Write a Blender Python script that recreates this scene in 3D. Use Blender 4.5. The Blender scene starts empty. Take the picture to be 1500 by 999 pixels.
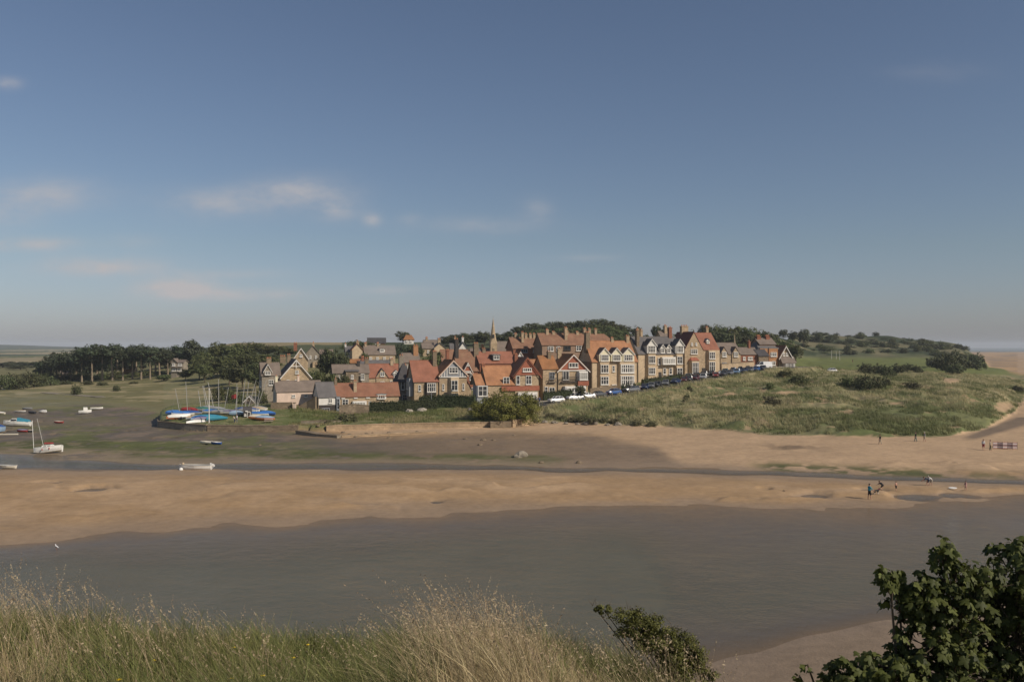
import bpy, bmesh, math, random
import numpy as np
from mathutils import Vector, Matrix

R = math.radians
rnd = random.Random(7)
rng = np.random.default_rng(11)
scene = bpy.context.scene
COL = scene.collection

# ---------------------------------------------------------------- camera, sky, sun, exposure
F = 1250.0            # focal length in photo pixels (photo 1500 wide)
CZ = 18.0             # eye height above the tide level
HOR = 507.0           # photo row of the horizon
cam_d = bpy.data.cameras.new("camera"); cam = bpy.data.objects.new("camera", cam_d); COL.objects.link(cam)
cam_d.sensor_width = 36; cam_d.lens = 30.0; cam_d.clip_start = 0.1; cam_d.clip_end = 40000
cam.location = (0, 0, CZ); cam.rotation_euler = (R(90) + math.atan(7.5 / F), 0, 0)
scene.camera = cam
SUN_AZ, SUN_EL = 122.0, 34.0      # azimuth clockwise from +Y
W = bpy.data.worlds.new("World"); scene.world = W; W.use_nodes = True
nt = W.node_tree; nt.nodes.clear()
wo = nt.nodes.new("ShaderNodeOutputWorld"); bg = nt.nodes.new("ShaderNodeBackground")
sky = nt.nodes.new("ShaderNodeTexSky"); sky.sky_type = 'NISHITA'; sky.sun_disc = False
sky.sun_elevation = R(SUN_EL); sky.sun_rotation = R(SUN_AZ)
sky.altitude = 20; sky.air_density = 1.0; sky.dust_density = 0.8; sky.ozone_density = 1.8
SKY_STRENGTH = 0.058
bg.inputs[1].default_value = SKY_STRENGTH
nt.links.new(bg.outputs[0], wo.inputs[0])
def wn(t, **k):
    n = nt.nodes.new(t)
    for a, b in k.items(): setattr(n, a, b)
    return n
def wmath(op, a, b=None, c=None, clamp=False):
    n = wn("ShaderNodeMath", operation=op, use_clamp=clamp)
    for i, v in enumerate((a, b, c)):
        if v is None: continue
        if isinstance(v, (int, float)): n.inputs[i].default_value = v
        else: nt.links.new(v, n.inputs[i])
    return n.outputs[0]
# faint cumulus, placed by direction on the sky: tan(azimuth), tan(elevation)
geo = wn("ShaderNodeTexCoord")
sep = wn("ShaderNodeSeparateXYZ"); nt.links.new(geo.outputs['Generated'], sep.inputs[0])
yy = wmath('MAXIMUM', sep.outputs[1], 0.05)
ta = wmath('DIVIDE', sep.outputs[0], yy); te = wmath('DIVIDE', sep.outputs[2], yy)
cmb = wn("ShaderNodeCombineXYZ")
nt.links.new(ta, cmb.inputs[0]); nt.links.new(wmath('MULTIPLY', te, 2.2), cmb.inputs[1])
nz = wn("ShaderNodeTexNoise"); nz.inputs['Scale'].default_value = 16; nz.inputs['Detail'].default_value = 12; nz.inputs['Roughness'].default_value = 0.66
nt.links.new(cmb.outputs[0], nz.inputs['Vector'])
CLOUDS = [(70,285,85,24,.38),(10,312,50,26,.30),(315,298,80,22,.38),(435,283,72,24,.50),(495,308,34,16,.36),(30,358,75,11,.55),
          (150,391,90,14,.75),(262,423,55,13,1.5),(335,431,95,9,.65),(545,322,15,10,.42),(700,330,95,13,.20),(785,308,24,18,.20),
          (575,425,55,6,.3),(320,402,85,8,.30),(10,122,20,9,.4),(1370,105,70,16,.07),(860,378,60,6,.14),(190,355,40,12,.18),(600,320,18,8,.2)]
tot = None
for (u, v, ru, rv, a) in CLOUDS:
    dx = wmath('MULTIPLY', wmath('SUBTRACT', ta, (u - 750) / F), F / ru)
    dy = wmath('MULTIPLY', wmath('SUBTRACT', te, (HOR - v) / F), F / rv)
    d2 = wmath('ADD', wmath('MULTIPLY', dx, dx), wmath('MULTIPLY', dy, dy))
    g = wmath('MULTIPLY', wmath('POWER', 2.71828, wmath('MULTIPLY', d2, -1.15)), a)
    tot = g if tot is None else wmath('ADD', tot, g)
nn = wmath('MULTIPLY_ADD', nz.outputs[0], 4.0, -0.95)
cl = wmath('MULTIPLY', tot, wmath('MAXIMUM', nn, 0.0), clamp=True)
front = wmath('GREATER_THAN', sep.outputs[1], 0.05)
cl = wmath('MULTIPLY', wmath('MULTIPLY', cl, front), 0.95)
CLOUD_COL = (7.2, 6.9, 7.0, 1)
mixc = wn("ShaderNodeMix", data_type='RGBA'); nt.links.new(cl, mixc.inputs[0])
hsv = wn("ShaderNodeHueSaturation"); hsv.inputs['Saturation'].default_value = 0.93
tint = wn("ShaderNodeMix", data_type='RGBA', blend_type='MULTIPLY'); tint.inputs[0].default_value = 1; 
tlo = wn("ShaderNodeMix", data_type='RGBA'); tlo.inputs[6].default_value = (.95, .97, 1.30, 1); tlo.inputs[7].default_value = (.95, .97, 1.05, 1)
mr = wn("ShaderNodeMapRange"); mr.inputs[1].default_value = 0.0; mr.inputs[2].default_value = .12; nt.links.new(te, mr.inputs[0]); nt.links.new(mr.outputs[0], tlo.inputs[0]); nt.links.new(tlo.outputs[2], tint.inputs[7])
nt.links.new(sky.outputs[0], tint.inputs[6]); nt.links.new(tint.outputs[2], hsv.inputs['Color'])
nt.links.new(hsv.outputs[0], mixc.inputs[6]); mixc.inputs[7].default_value = CLOUD_COL
nt.links.new(mixc.outputs[2], bg.inputs[0])

sd = bpy.data.lights.new("sun", 'SUN'); sun = bpy.data.objects.new("sun", sd); COL.objects.link(sun)
sd.energy = 3.5; sd.angle = R(0.55); sd.color = (1.0, 0.90, 0.78)
to_sun = Vector((math.sin(R(SUN_AZ)) * math.cos(R(SUN_EL)), math.cos(R(SUN_AZ)) * math.cos(R(SUN_EL)), math.sin(R(SUN_EL))))
sun.rotation_euler = to_sun.to_track_quat('Z', 'Y').to_euler(); sun.location = (20, -20, 60)
vs = scene.view_settings; vs.view_transform = 'Standard'; vs.look = 'None'; vs.gamma = 1.0; vs.exposure = 0.2
try: vs.use_curve_mapping = False
except Exception: pass
scene.cycles.max_bounces = 5; scene.cycles.transparent_max_bounces = 8; scene.cycles.volume_bounces = 0
scene.cycles.diffuse_bounces = 3; scene.cycles.glossy_bounces = 3

# ---------------------------------------------------------------- tagging
def tag(o, label=None, cat=None, group=None, kind=None):
    if label: o['label'] = label
    if cat: o['category'] = cat
    if group: o['group'] = group
    if kind: o['kind'] = kind
    return o
def empty(name, loc, rz=0.0, rx=0.0, ry=0.0):
    o = bpy.data.objects.new(name, None); COL.objects.link(o)
    o.location = loc; o.rotation_euler = (rx, ry, rz); o.empty_display_size = 0.3
    return o
def P(u, y, D): return Vector(((u - 750) * D / F, D, CZ - (y - HOR) * D / F))
def XY(u, D): return ((u - 750) * D / F, D)

# ---------------------------------------------------------------- mesh builder
class MB:
    def __init__(s): s.v = []; s.f = []; s.m = []; s.mats = []
    def mi(s, m):
        if m is None: return 0
        if m not in s.mats: s.mats.append(m)
        return s.mats.index(m)
    def poly(s, pts, faces, m=None):
        b = len(s.v); s.v += [tuple(p) for p in pts]; k = s.mi(m)
        for f in faces: s.f.append(tuple(b + i for i in f)); s.m.append(k)
        return s
    def box(s, x0, x1, y0, y1, z0, z1, m=None, M=None):
        p = [Vector(c) for c in ((x0,y0,z0),(x1,y0,z0),(x1,y1,z0),(x0,y1,z0),(x0,y0,z1),(x1,y0,z1),(x1,y1,z1),(x0,y1,z1))]
        if M is not None: p = [M @ q for q in p]
        return s.poly(p, [(0,3,2,1),(4,5,6,7),(0,1,5,4),(1,2,6,5),(2,3,7,6),(3,0,4,7)], m)
    def bar(s, a, b, w, h=None, m=None):
        a = Vector(a); b = Vector(b); h = h or w; d = (b - a)
        if d.length < 1e-6: return s
        q = d.to_track_quat('Z', 'Y').to_matrix().to_4x4(); q.translation = a
        return s.box(-w/2, w/2, -h/2, h/2, 0, d.length, m, q)
    def tube(s, pts, rad, n=6, m=None, cap=True):
        pts = [Vector(p) for p in pts]
        if not hasattr(rad, '__len__'): rad = [rad] * len(pts)
        rings = []
        for i, p in enumerate(pts):
            d = (pts[min(i+1, len(pts)-1)] - pts[max(i-1, 0)])
            if d.length < 1e-9: d = Vector((0,0,1))
            q = d.to_track_quat('Z', 'Y').to_matrix()
            rings.append([p + q @ Vector((math.cos(2*math.pi*k/n)*rad[i], math.sin(2*math.pi*k/n)*rad[i], 0)) for k in range(n)])
        vs_ = [v for r in rings for v in r]; fs = []
        for i in range(len(pts)-1):
            for k in range(n): fs.append((i*n+k, i*n+(k+1)%n, (i+1)*n+(k+1)%n, (i+1)*n+k))
        if cap: fs.append(tuple(reversed(range(n)))); fs.append(tuple((len(pts)-1)*n+k for k in range(n)))
        return s.poly(vs_, fs, m)
    def ball(s, c, rx, ry=None, rz=None, n=8, k=6, m=None, M=None):
        ry = ry or rx; rz = rz or rx; vs_ = [Vector((0,0,rz))]; fs = []
        for i in range(1, k):
            a = math.pi*i/k
            for j in range(n):
                b = 2*math.pi*j/n; vs_.append(Vector((rx*math.sin(a)*math.cos(b), ry*math.sin(a)*math.sin(b), rz*math.cos(a))))
        vs_.append(Vector((0,0,-rz)))
        for j in range(n): fs.append((0, 1+j, 1+(j+1)%n))
        for i in range(k-2):
            for j in range(n): fs.append((1+i*n+j, 1+(i+1)*n+j, 1+(i+1)*n+(j+1)%n, 1+i*n+(j+1)%n))
        e = len(vs_)-1
        for j in range(n): fs.append((1+(k-2)*n+j, e, 1+(k-2)*n+(j+1)%n))
        c = Vector(c)
        vs_ = [(M @ v if M is not None else v) + c for v in vs_]
        return s.poly(vs_, fs, m)
    def build(s, name, m=None, parent=None, smooth=False):
        me = bpy.data.meshes.new(name); me.from_pydata(s.v, [], s.f)
        for mm in (s.mats or ([m] if m else [])): me.materials.append(mm)
        if s.mats: me.polygons.foreach_set('material_index', s.m)
        if smooth: me.polygons.foreach_set('use_smooth', [True]*len(s.f))
        me.update()
        o = bpy.data.objects.new(name, me); COL.objects.link(o)
        if parent is not None: o.parent = parent
        return o
def np_mesh(name, V, Fc, m, parent=None, smooth=False, attrs=None):
    V = np.asarray(V, dtype=np.float32); Fc = np.asarray(Fc, dtype=np.int32)
    me = bpy.data.meshes.new(name); n, k = Fc.shape
    me.vertices.add(len(V)); me.vertices.foreach_set('co', V.ravel())
    me.loops.add(n*k); me.loops.foreach_set('vertex_index', Fc.ravel())
    me.polygons.add(n); me.polygons.foreach_set('loop_start', np.arange(n, dtype=np.int32)*k)
    if smooth: me.polygons.foreach_set('use_smooth', np.ones(n, dtype=bool))
    for nm, arr in (attrs or {}).items():
        arr = np.asarray(arr, dtype=np.float32)
        if arr.ndim == 1:
            a = me.attributes.new(nm, 'FLOAT', 'POINT'); a.data.foreach_set('value', arr)
        else:
            a = me.color_attributes.new(nm, 'FLOAT_COLOR', 'POINT')
            if arr.shape[1] == 3: arr = np.concatenate([arr, np.ones((len(arr),1), np.float32)], 1)
            a.data.foreach_set('color', arr.ravel())
    me.update(calc_edges=True); me.validate()
    if m: me.materials.append(m)
    o = bpy.data.objects.new(name, me); COL.objects.link(o)
    if parent is not None: o.parent = parent
    return o
def copy_tree(o, parent=None):
    c = o.copy(); COL.objects.link(c)
    if parent is not None: c.parent = parent
    for ch in list(KIDS.get(o.name, [])) : copy_tree(ch, c)
    return c
KIDS = {}
def index_kids(root):
    ks = [o for o in bpy.data.objects if o.parent == root]
    KIDS[root.name] = ks
    for k in ks: index_kids(k)

# ---------------------------------------------------------------- materials
class NT:
    def __init__(s, name):
        s.m = bpy.data.materials.new(name); s.m.use_nodes = True; s.t = s.m.node_tree
        s.b = s.t.nodes['Principled BSDF']; s.out = s.t.nodes['Material Output']
    def n(s, t, **k):
        x = s.t.nodes.new(t)
        for a, b in k.items(): setattr(x, a, b)
        return x
    def l(s, a, b): s.t.links.new(a, b)
    def set(s, sock, v):
        if isinstance(v, (int, float)): sock.default_value = v
        elif isinstance(v, tuple): sock.default_value = v if len(v) == 4 else (*v, 1)
        else: s.l(v, sock)
    def math(s, op, a, b=0.0, clamp=False):
        x = s.n("ShaderNodeMath", operation=op, use_clamp=clamp); s.set(x.inputs[0], a); s.set(x.inputs[1], b); return x.outputs[0]
    def mix(s, f, a, b, mode='MIX'):
        x = s.n("ShaderNodeMix", data_type='RGBA', blend_type=mode); s.set(x.inputs[0], f); s.set(x.inputs[6], a); s.set(x.inputs[7], b); return x.outputs[2]
    def noise(s, scale, vec=None, detail=4, rough=.55):
        x = s.n("ShaderNodeTexNoise"); x.inputs['Scale'].default_value = scale; x.inputs['Detail'].default_value = detail; x.inputs['Roughness'].default_value = rough
        if vec is not None: s.l(vec, x.inputs['Vector'])
        return x.outputs[0]
    def ramp(s, f, lo, hi):
        x = s.n("ShaderNodeMapRange"); s.set(x.inputs[0], f); x.inputs[1].default_value = lo; x.inputs[2].default_value = hi; return x.outputs[0]
    def obj(s): return s.n("ShaderNodeTexCoord").outputs['Object']
    def bump(s, h, strength, dist=1.0):
        x = s.n("ShaderNodeBump"); x.inputs['Strength'].default_value = strength; x.inputs['Distance'].default_value = dist
        s.l(h, x.inputs['Height']); s.l(x.outputs[0], s.b.inputs['Normal'])
def mat(name, c, rough=.8, var=.18, scale=1.5, metal=0.0, bump=0.0, spec=.3, dirt=None, rand=0.0):
    t = NT(name); t.b.inputs['Roughness'].default_value = rough; t.b.inputs['Metallic'].default_value = metal
    t.b.inputs['Specular IOR Level'].default_value = spec
    co = t.obj(); n1 = t.noise(scale, co, 6, .6)
    lo = tuple(x*(1-var) for x in c); hi = tuple(min(1, x*(1+var)) for x in c)
    col = t.mix(t.ramp(n1, .3, .7), lo, hi)
    if dirt: col = t.mix(t.ramp(t.noise(scale*.35, co, 5, .65), .48, .75), col, dirt)
    if rand:
        oi = t.n("ShaderNodeObjectInfo"); k = t.math('MULTIPLY_ADD', oi.outputs['Random'], rand); 
        kk = t.t.nodes[-1]; kk.inputs[2].default_value = 1 - rand/2
        hv = t.n("ShaderNodeHueSaturation"); t.l(col, hv.inputs['Color']); t.l(k, hv.inputs['Value']); col = hv.outputs[0]
    t.l(col, t.b.inputs['Base Color'])
    if bump: t.bump(t.noise(scale*8, co, 5, .6), bump, .05)
    return t.m
def stone(name, c, mortar=.75, sx=2.2, sz=4.2, var=.3):
    t = NT(name); t.b.inputs['Roughness'].default_value = .92; t.b.inputs['Specular IOR Level'].default_value = .15
    co = t.obj(); sp = t.n("ShaderNodeSeparateXYZ"); t.l(co, sp.inputs[0])
    cb = t.n("ShaderNodeCombineXYZ"); t.l(t.math('ADD', sp.outputs[0], sp.outputs[1]), cb.inputs[0]); t.l(sp.outputs[2], cb.inputs[1])
    br = t.n("ShaderNodeTexBrick"); t.l(cb.outputs[0], br.inputs['Vector'])
    br.inputs['Scale'].default_value = 1.0; br.inputs['Brick Width'].default_value = 1/sx; br.inputs['Row Height'].default_value = 1/sz
    br.inputs['Mortar Size'].default_value = .018; br.inputs['Bias'].default_value = 0
    br.inputs['Color1'].default_value = (*[x*(1-var) for x in c], 1); br.inputs['Color2'].default_value = (*[min(1, x*(1+var)) for x in c], 1)
    br.inputs['Mortar'].default_value = (*[x*mortar for x in c], 1)
    n = t.noise(.45, co, 6, .62)
    col = t.mix(t.ramp(n, .35, .72), br.outputs[0], tuple(x*.62 for x in c))
    n2 = t.noise(3.0, co, 4, .6)
    col = t.mix(t.math('MULTIPLY', t.ramp(n2, .4, .7), .35), col, tuple(min(1, x*1.35) for x in c))
    t.l(col, t.b.inputs['Base Color']); t.bump(br.outputs[1], -.25, .03)
    return t.m
def tiles(name, c, var=.22, lichen=(.28,.24,.14)):
    t = NT(name); t.b.inputs['Roughness'].default_value = .85; t.b.inputs['Specular IOR Level'].default_value = .25
    co = t.obj(); n = t.noise(.5, co, 7, .65); n3 = t.noise(6, co, 3, .6)
    col = t.mix(t.ramp(n, .3, .7), tuple(x*(1-var) for x in c), tuple(min(1, x*(1+var)) for x in c))
    col = t.mix(t.math('MULTIPLY', t.ramp(n3, .45, .75), .4), col, tuple(x*.6 for x in c))
    col = t.mix(t.math('MULTIPLY', t.ramp(t.noise(.9, co, 6, .7), .55, .8), .45), col, lichen)
    t.l(col, t.b.inputs['Base Color'])
    wv = t.n("ShaderNodeTexWave", bands_direction='Z'); wv.inputs['Scale'].default_value = 1.6; wv.inputs['Distortion'].default_value = .4; t.l(co, wv.inputs[0])
    t.bump(wv.outputs[1], .5, .04)
    return t.m
M = {}
M['sandstone'] = stone('sandstone', (.42,.315,.20))
M['sandstone_dark'] = stone('dark_sandstone', (.23,.175,.115))  # dark stone; also carries the painted shade on some left gables
M['sandstone_light'] = stone('dressed_sandstone', (.56,.43,.28), var=.15)
M['greystone'] = stone('grey_stone', (.28,.24,.185))
M['brick'] = stone('red_brick', (.30,.13,.08), sx=4, sz=9, var=.2)
M['brownbrick'] = stone('brown_brick', (.31,.21,.145), sx=4, sz=9, var=.2)
M['orangebrick'] = stone('orange_brick', (.42,.22,.11), sx=4, sz=9, var=.2)
M['rubble'] = stone('rubble_stone', (.24,.185,.125), sx=1.6, sz=2.6, var=.4)
M['paleseawall'] = stone('pale_sea_wall', (.40,.29,.18), sx=1.2, sz=2.2, var=.2)
M['white'] = mat('white_paint', (.64,.61,.55), .6, .08, .8, dirt=(.55,.5,.42))
M['cream'] = mat('cream_paint', (.66,.60,.42), .65, .08, .8)
M['pink'] = mat('pinkish_render', (.60,.46,.36), .85, .12, .6, dirt=(.42,.34,.27))
M['greypaint'] = mat('grey_paint', (.26,.27,.28), .7, .1, 1)
M['redhung'] = tiles('red_hung_tiles', (.31,.11,.065), .15, (.4,.16,.09))
M['red'] = tiles('red_roof_tiles', (.245,.115,.07))
M['orange'] = tiles('orange_roof_tiles', (.35,.17,.085), .28, (.5,.25,.1))
M['redbright'] = tiles('bright_red_roof_tiles', (.28,.12,.075), .22, (.4,.16,.09))
M['brown'] = tiles('brown_roof_tiles', (.24,.13,.08))
M['rust'] = tiles('rust_brown_roof_tiles', (.30,.14,.06))
M['maroon'] = tiles('maroon_roof_tiles', (.17,.065,.05), .15, (.2,.1,.07))
M['slate'] = tiles('slate', (.13,.12,.115), .2, (.18,.16,.12))
M['slatebrown'] = tiles('brown_slate', (.19,.15,.12), .2, (.22,.19,.13))
M['darkslate'] = tiles('dark_slate', (.07,.065,.065), .2, (.1,.09,.08))
M['darktimber'] = mat('dark_timber', (.05,.042,.036), .8, .3, 3)  # also the painted shade on the end house gable
M['wood'] = mat('weathered_wood', (.20,.16,.12), .9, .3, 4)
M['pot'] = mat('clay_pot', (.42,.17,.09), .8)
M['lead'] = mat('lead_flashing', (.2,.2,.2), .6)
def glass(name, c, rough=.12):
    t = NT(name); n = t.noise(.7, t.obj(), 2); t.l(t.mix(t.ramp(n, .35, .65), c, tuple(x*2.6+.01 for x in c)), t.b.inputs['Base Color'])
    t.b.inputs['Roughness'].default_value = rough; t.b.inputs['Specular IOR Level'].default_value = .6
    return t.m
M['glass'] = glass('window_glass', (.018,.02,.022))
M['glasspale'] = mat('curtained_glass', (.32,.31,.27), .25, .35, .8, spec=.6)
M['tyre'] = mat('tyre_rubber', (.015,.015,.015), .8)
M['rim'] = mat('alloy_rim', (.4,.4,.4), .35, metal=.7)
M['lamp'] = mat('lamp_glass', (.6,.6,.6), .15, spec=.8)
M['taillamp'] = mat('tail_lamp_glass', (.3,.02,.02), .2, spec=.8)
M['asphalt'] = mat('asphalt', (.06,.058,.055), .9, .2, 2)
M['concrete'] = mat('concrete', (.33,.29,.23), .9, .15, 1.2)
M['alu'] = mat('mast_aluminium', (.42,.40,.36), .45, .08, 2, metal=.2)
M['rope'] = mat('stay_wire', (.3,.29,.27), .6)
M['trunk'] = mat('bark', (.10,.075,.05), .95, .3, 3)
M['palebark'] = mat('pale_bark', (.24,.19,.13), .95, .3, 3)

# ---------------------------------------------------------------- numpy noise
def vnoise(x, y, seed=0):
    xi = np.floor(x).astype(np.int64); yi = np.floor(y).astype(np.int64); fx = x - xi; fy = y - yi
    fx = fx*fx*(3-2*fx); fy = fy*fy*(3-2*fy)
    def h(a, b):
        n = (a*374761393 + b*668265263 + seed*974634777) & 0xffffffff
        n = ((n ^ (n >> 13)) * 1274126177) & 0xffffffff
        return ((n ^ (n >> 16)) & 0xffff) / 65535.0
    return (h(xi,yi)*(1-fx)+h(xi+1,yi)*fx)*(1-fy) + (h(xi,yi+1)*(1-fx)+h(xi+1,yi+1)*fx)*fy
def fbm(x, y, seed=0, oct=4):
    s = 0; a = .5; t = 0
    for i in range(oct):
        s = s + a*vnoise(x, y, seed+i*17); t += a; a *= .5; x = x*2.03+11.3; y = y*2.03+5.7
    return s/t
def sst(x, a, b):
    t = np.clip((x-a)/(b-a), 0, 1); return t*t*(3-2*t)
def pip(x, y, poly):
    inside = np.zeros(np.shape(x), bool); n = len(poly)
    for i in range(n):
        x1, y1 = poly[i]; x2, y2 = poly[(i+1) % n]
        c = ((y1 > y) != (y2 > y)) & (x < (x2-x1)*(y-y1)/((y2-y1) if y2 != y1 else 1e-9)+x1)
        inside ^= c
    return inside
# ---------------------------------------------------------------- terrain: one lofted sheet, measured section by section
def yz(y, z=0.0): return ((CZ - z) * F / (y - HOR), z)
SEC = {
 -600: [(3,16.4),(7,15.6),(22,8),(43,.1),(60,-.8), yz(800), yz(715,.45), yz(688), (132,-.4), yz(664), (185,.7),(230,1.2),(250,1.6),(300,2.5),(360,3),(500,2.5),(1000,1.5),(1800,1.5),(3000,4),(4500,30),(9000,10)],
 0:   [(3,16.4),(7,15.65),(22,8),(43,.1),(60,-.8), yz(793), yz(715,.45), yz(688), (132,-.4), yz(664), (185,.7),(230,1.2),(250,1.6),(300,2.5),(360,3),(500,2.5),(1000,1.5),(1800,1.5),(3000,4),(4500,26),(9000,10)],
 110: [(3,16.4),(7,15.55),(22,8),(43,.1),(60,-.8), yz(788), yz(715,.45), yz(688), (131,-.4), yz(672), (170,.5),(220,1.2),(250,1.7),(300,2.5),(360,3.2),(500,3),(1000,2),(1800,2),(3000,6),(4500,14),(9000,8)],
 230: [(3,16.4),(7,15.5),(22,8),(43,.1),(60,-.8), yz(781), yz(715,.45), yz(688), (128,-.35), yz(679), (160,.5),(195,1.1),(220,1.9),(280,3),(340,4.5),(420,9),(600,12),(1800,8),(3000,6),(4500,6),(9000,4)],
 350: [(3,16.4),(7,15.45),(22,8),(43,.1),(60,-.8), yz(774), yz(712,.45), yz(688), (127,-.35), yz(679), (155,.5),(180,1.0),(210,2.2),(260,4),(330,8),(400,15),(500,20),(1000,10),(3000,6),(4500,6),(9000,4)],
 440: [(3,16.4),(7,15.4),(22,8),(43,.1),(60,-.8), yz(768), yz(712,.45), yz(688), (127,-.35), yz(679), (150,.5),(168,.9),(195,2.3),(225,3.5),(290,10),(340,14),(450,20),(700,12),(3000,6),(4500,6),(9000,4)],
 600: [(3,16.4),(7,15.45),(22,8),(43,.1),(60,-.8), yz(756), yz(712,.45), yz(688), (127,-.35), yz(678), (150,.5),(171,1.0),(196,2.9),(225,4.2),(280,9.5),(330,14),(450,20),(700,14),(3000,6),(4500,6),(9000,4)],
 720: [(3,16.4),(7,15.45),(22,8),(43,.1),(60,-.8), yz(748), yz(711,.45), yz(689), (128,-.3), yz(681), (150,.5),(173,1.1),(196,3.2),(222,4.9),(280,9.5),(330,14),(450,22),(700,16),(3000,6),(4500,6),(9000,4)],
 790: [(3,16.4),(7,15.4),(22,8),(43,.1),(60,-.8), yz(743), yz(711,.45), yz(690), (128,-.25), yz(684), (150,.5),(184,1.4),(193,2.9),(206,4.6),(226,5.4),(320,13),(450,23),(700,17),(3000,6),(4500,6),(9000,4)],
 900: [(3,16.4),(7,15.3),(22,8),(43,.1),(60,-.8), yz(740), yz(711,.4), yz(691), (126,-.25), yz(686), (148,.5),(178,1.4),(188,3.0),(214,6.2),(232,7.4),(320,13),(450,23),(700,17),(3000,6),(4500,6),(9000,4)],
 1000:[(3,16.4),(6,15.35),(20,8.2),(43,.1),(60,-.38), yz(738), yz(712,.4), yz(693), (123,-.25), yz(686), (145,.6),(173,1.4),(185,3.2),(234,8.1),(252,9.6),(330,14),(460,22),(700,17),(3000,6),(4500,6),(9000,4)],
 1100:[(3,16.2),(5.5,15.2),(18,8.6),(42,.3),(60,-.38), yz(740), yz(714,.4), yz(695), (121,-.25), yz(689), (140,.7),(163,1.4),(176,3.2),(262,10.4),(285,11.2),(350,14),(480,21),(800,17),(3000,6),(4500,6),(9000,4)],
 1200:[(3,16.0),(5,14.9),(18,8.2),(43,.5),(62,-.38), yz(741), yz(716,.35), yz(699), (118,-.25), yz(692), (138,.8),(157,1.4),(170,3.2),(250,9.6),(300,8.6),(480,9),(700,27.3),(1000,15),(3000,4),(4500,0),(9000,-4)],
 1300:[(3,15.8),(5,14.7),(18,8.2),(45,.6),(64,-.38), yz(738), yz(718,.3), yz(703), (114,-.25), yz(697), (137,.9),(155,1.4),(168,3.0),(240,8.0),(300,7.6),(500,8.6),(730,24.8),(1000,14),(2600,0),(3200,-2),(9000,-4)],
 1400:[(3,15.8),(5,14.7),(18,8.2),(47,.6),(66,-.38), yz(732), yz(718,.25), yz(705), (112,-.25), yz(699), (138,.9),(160,1.4),(172,2.9),(225,6.8),(290,7.4),(520,7.6),(800,20.0),(1050,2),(2600,.2),(3000,-2),(9000,-4)],
 1450:[(3,15.8),(5,14.7),(18,8.2),(48,.6),(68,-.38), yz(727), yz(718,.2), yz(708), (111,-.25), yz(702), (138,.9),(172,1.3),(186,2.5),(230,5.4),(300,6.0),(450,5.0),(700,1.6),(1100,1.0),(2600,.2),(3000,-2),(9000,-4)],
 1490:[(3,15.8),(5,14.7),(18,8.2),(49,.6),(68,-.38), yz(726), yz(718,.2), yz(709), (111,-.25), yz(703), (138,.9),(210,1.4),(224,2.4),(262,4.4),(320,4.6),(430,3),(650,1.3),(1100,.9),(2600,.2),(3000,-2),(9000,-4)],
 1560:[(3,15.8),(5,14.7),(18,8.2),(50,.6),(68,-.38), yz(725), yz(718,.2), yz(710), (111,-.25), yz(704), (138,.9),(210,1.2),(235,1.5),(280,2.2),(340,2.2),(430,1.6),(650,1.1),(1100,.8),(2600,.2),(3000,-2),(9000,-4)],
 2300:[(3,15.8),(5,14.7),(18,8.2),(50,.6),(68,-.38), yz(725), yz(718,.2), yz(710), (111,-.25), yz(704), (138,.9),(210,1.0),(235,1.1),(280,1.0),(340,.9),(430,.8),(650,.7),(1100,.6),(2600,.2),(3000,-2),(9000,-4)],
}
for _u in SEC:
    _p = SEC[_u]; _p[8] = ((_p[7][0]+_p[9][0])/2, _p[8][1])
SU = np.array(sorted(SEC)); SD_ = np.array([[p[0] for p in SEC[u]] for u in SU]); SZ = np.array([[p[1] for p in SEC[u]] for u in SU])
K = SD_.shape[1]
assert (np.diff(SD_, axis=1) > 0).all(), [(SU[i]) for i in range(len(SU)) if not (np.diff(SD_[i]) > 0).all()]
# the raised headland and lawns behind the sea wall
WALL_L = [(262,214),(250,207),(240,199),(233,188),(234,181),(267,176),(305,173),(400,171.5),(440,171.5)]
WALL_M = [(440,171.5),(470,171),(500,172),(560,174),(620,175.5),(718,176.5),(750,177.5),(776,181)]
HEAD = [XY(*p) for p in WALL_L + WALL_M[1:] + [(795,197),(700,212),(500,214),(300,216)]]
ROAD = [(748,197,3.6),(785,202,4.2),(820,206,4.7),(870,211,5.5),(920,217,6.4),(980,230,7.8),(1050,248,9.2),(1125,272,10.7),(1175,292,11.0)]
def catmull(pts, n=8):
    out = []; pts = [Vector(p) for p in pts]
    for i in range(len(pts)-1):
        a = pts[max(i-1,0)]; b = pts[i]; c = pts[i+1]; d = pts[min(i+2,len(pts)-1)]
        for k in range(n):
            t = k/n; out.append(.5*((2*b)+(c-a)*t+(2*a-5*b+4*c-d)*t*t+(3*b-a-3*c+d)*t**3))
    out.append(pts[-1]); return out
ROADP = catmull([(*XY(u, D), z) for (u, D, z) in ROAD], 10)
RP = np.array([tuple(p) for p in ROADP])
POOLS = [  # u, y, half-width px, half-height px  (shallow pools left on the sand)
 (133,717,27,4.5),(75,706,20,2.6),(1195,724,22,3.8),(1122,716,10,1.4),(1268,716,14,2),(1338,725,34,4.5),(1395,722,26,3.5),(1290,717,14,2),(640,733,9,1.2)]
def dseg(x, y):
    best = np.full(np.shape(x), 1e9); bz = np.zeros(np.shape(x))
    for i in range(len(RP)-1):
        a = RP[i]; b = RP[i+1]; d = b[:2]-a[:2]; L = (d**2).sum()
        t = np.clip(((x-a[0])*d[0]+(y-a[1])*d[1])/L, 0, 1)
        q = np.hypot(x-a[0]-t*d[0], y-a[1]-t*d[1]); m = q < best
        best = np.where(m, q, best); bz = np.where(m, a[2]+t*(b[2]-a[2]), bz)
    return best, bz
def raw_uy(X, Y, Z):
    Yc = np.maximum(Y, 1.0)
    return np.clip(750+F*X/Yc, -1500, 3200), HOR+(CZ-Z)*F/Yc
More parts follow.
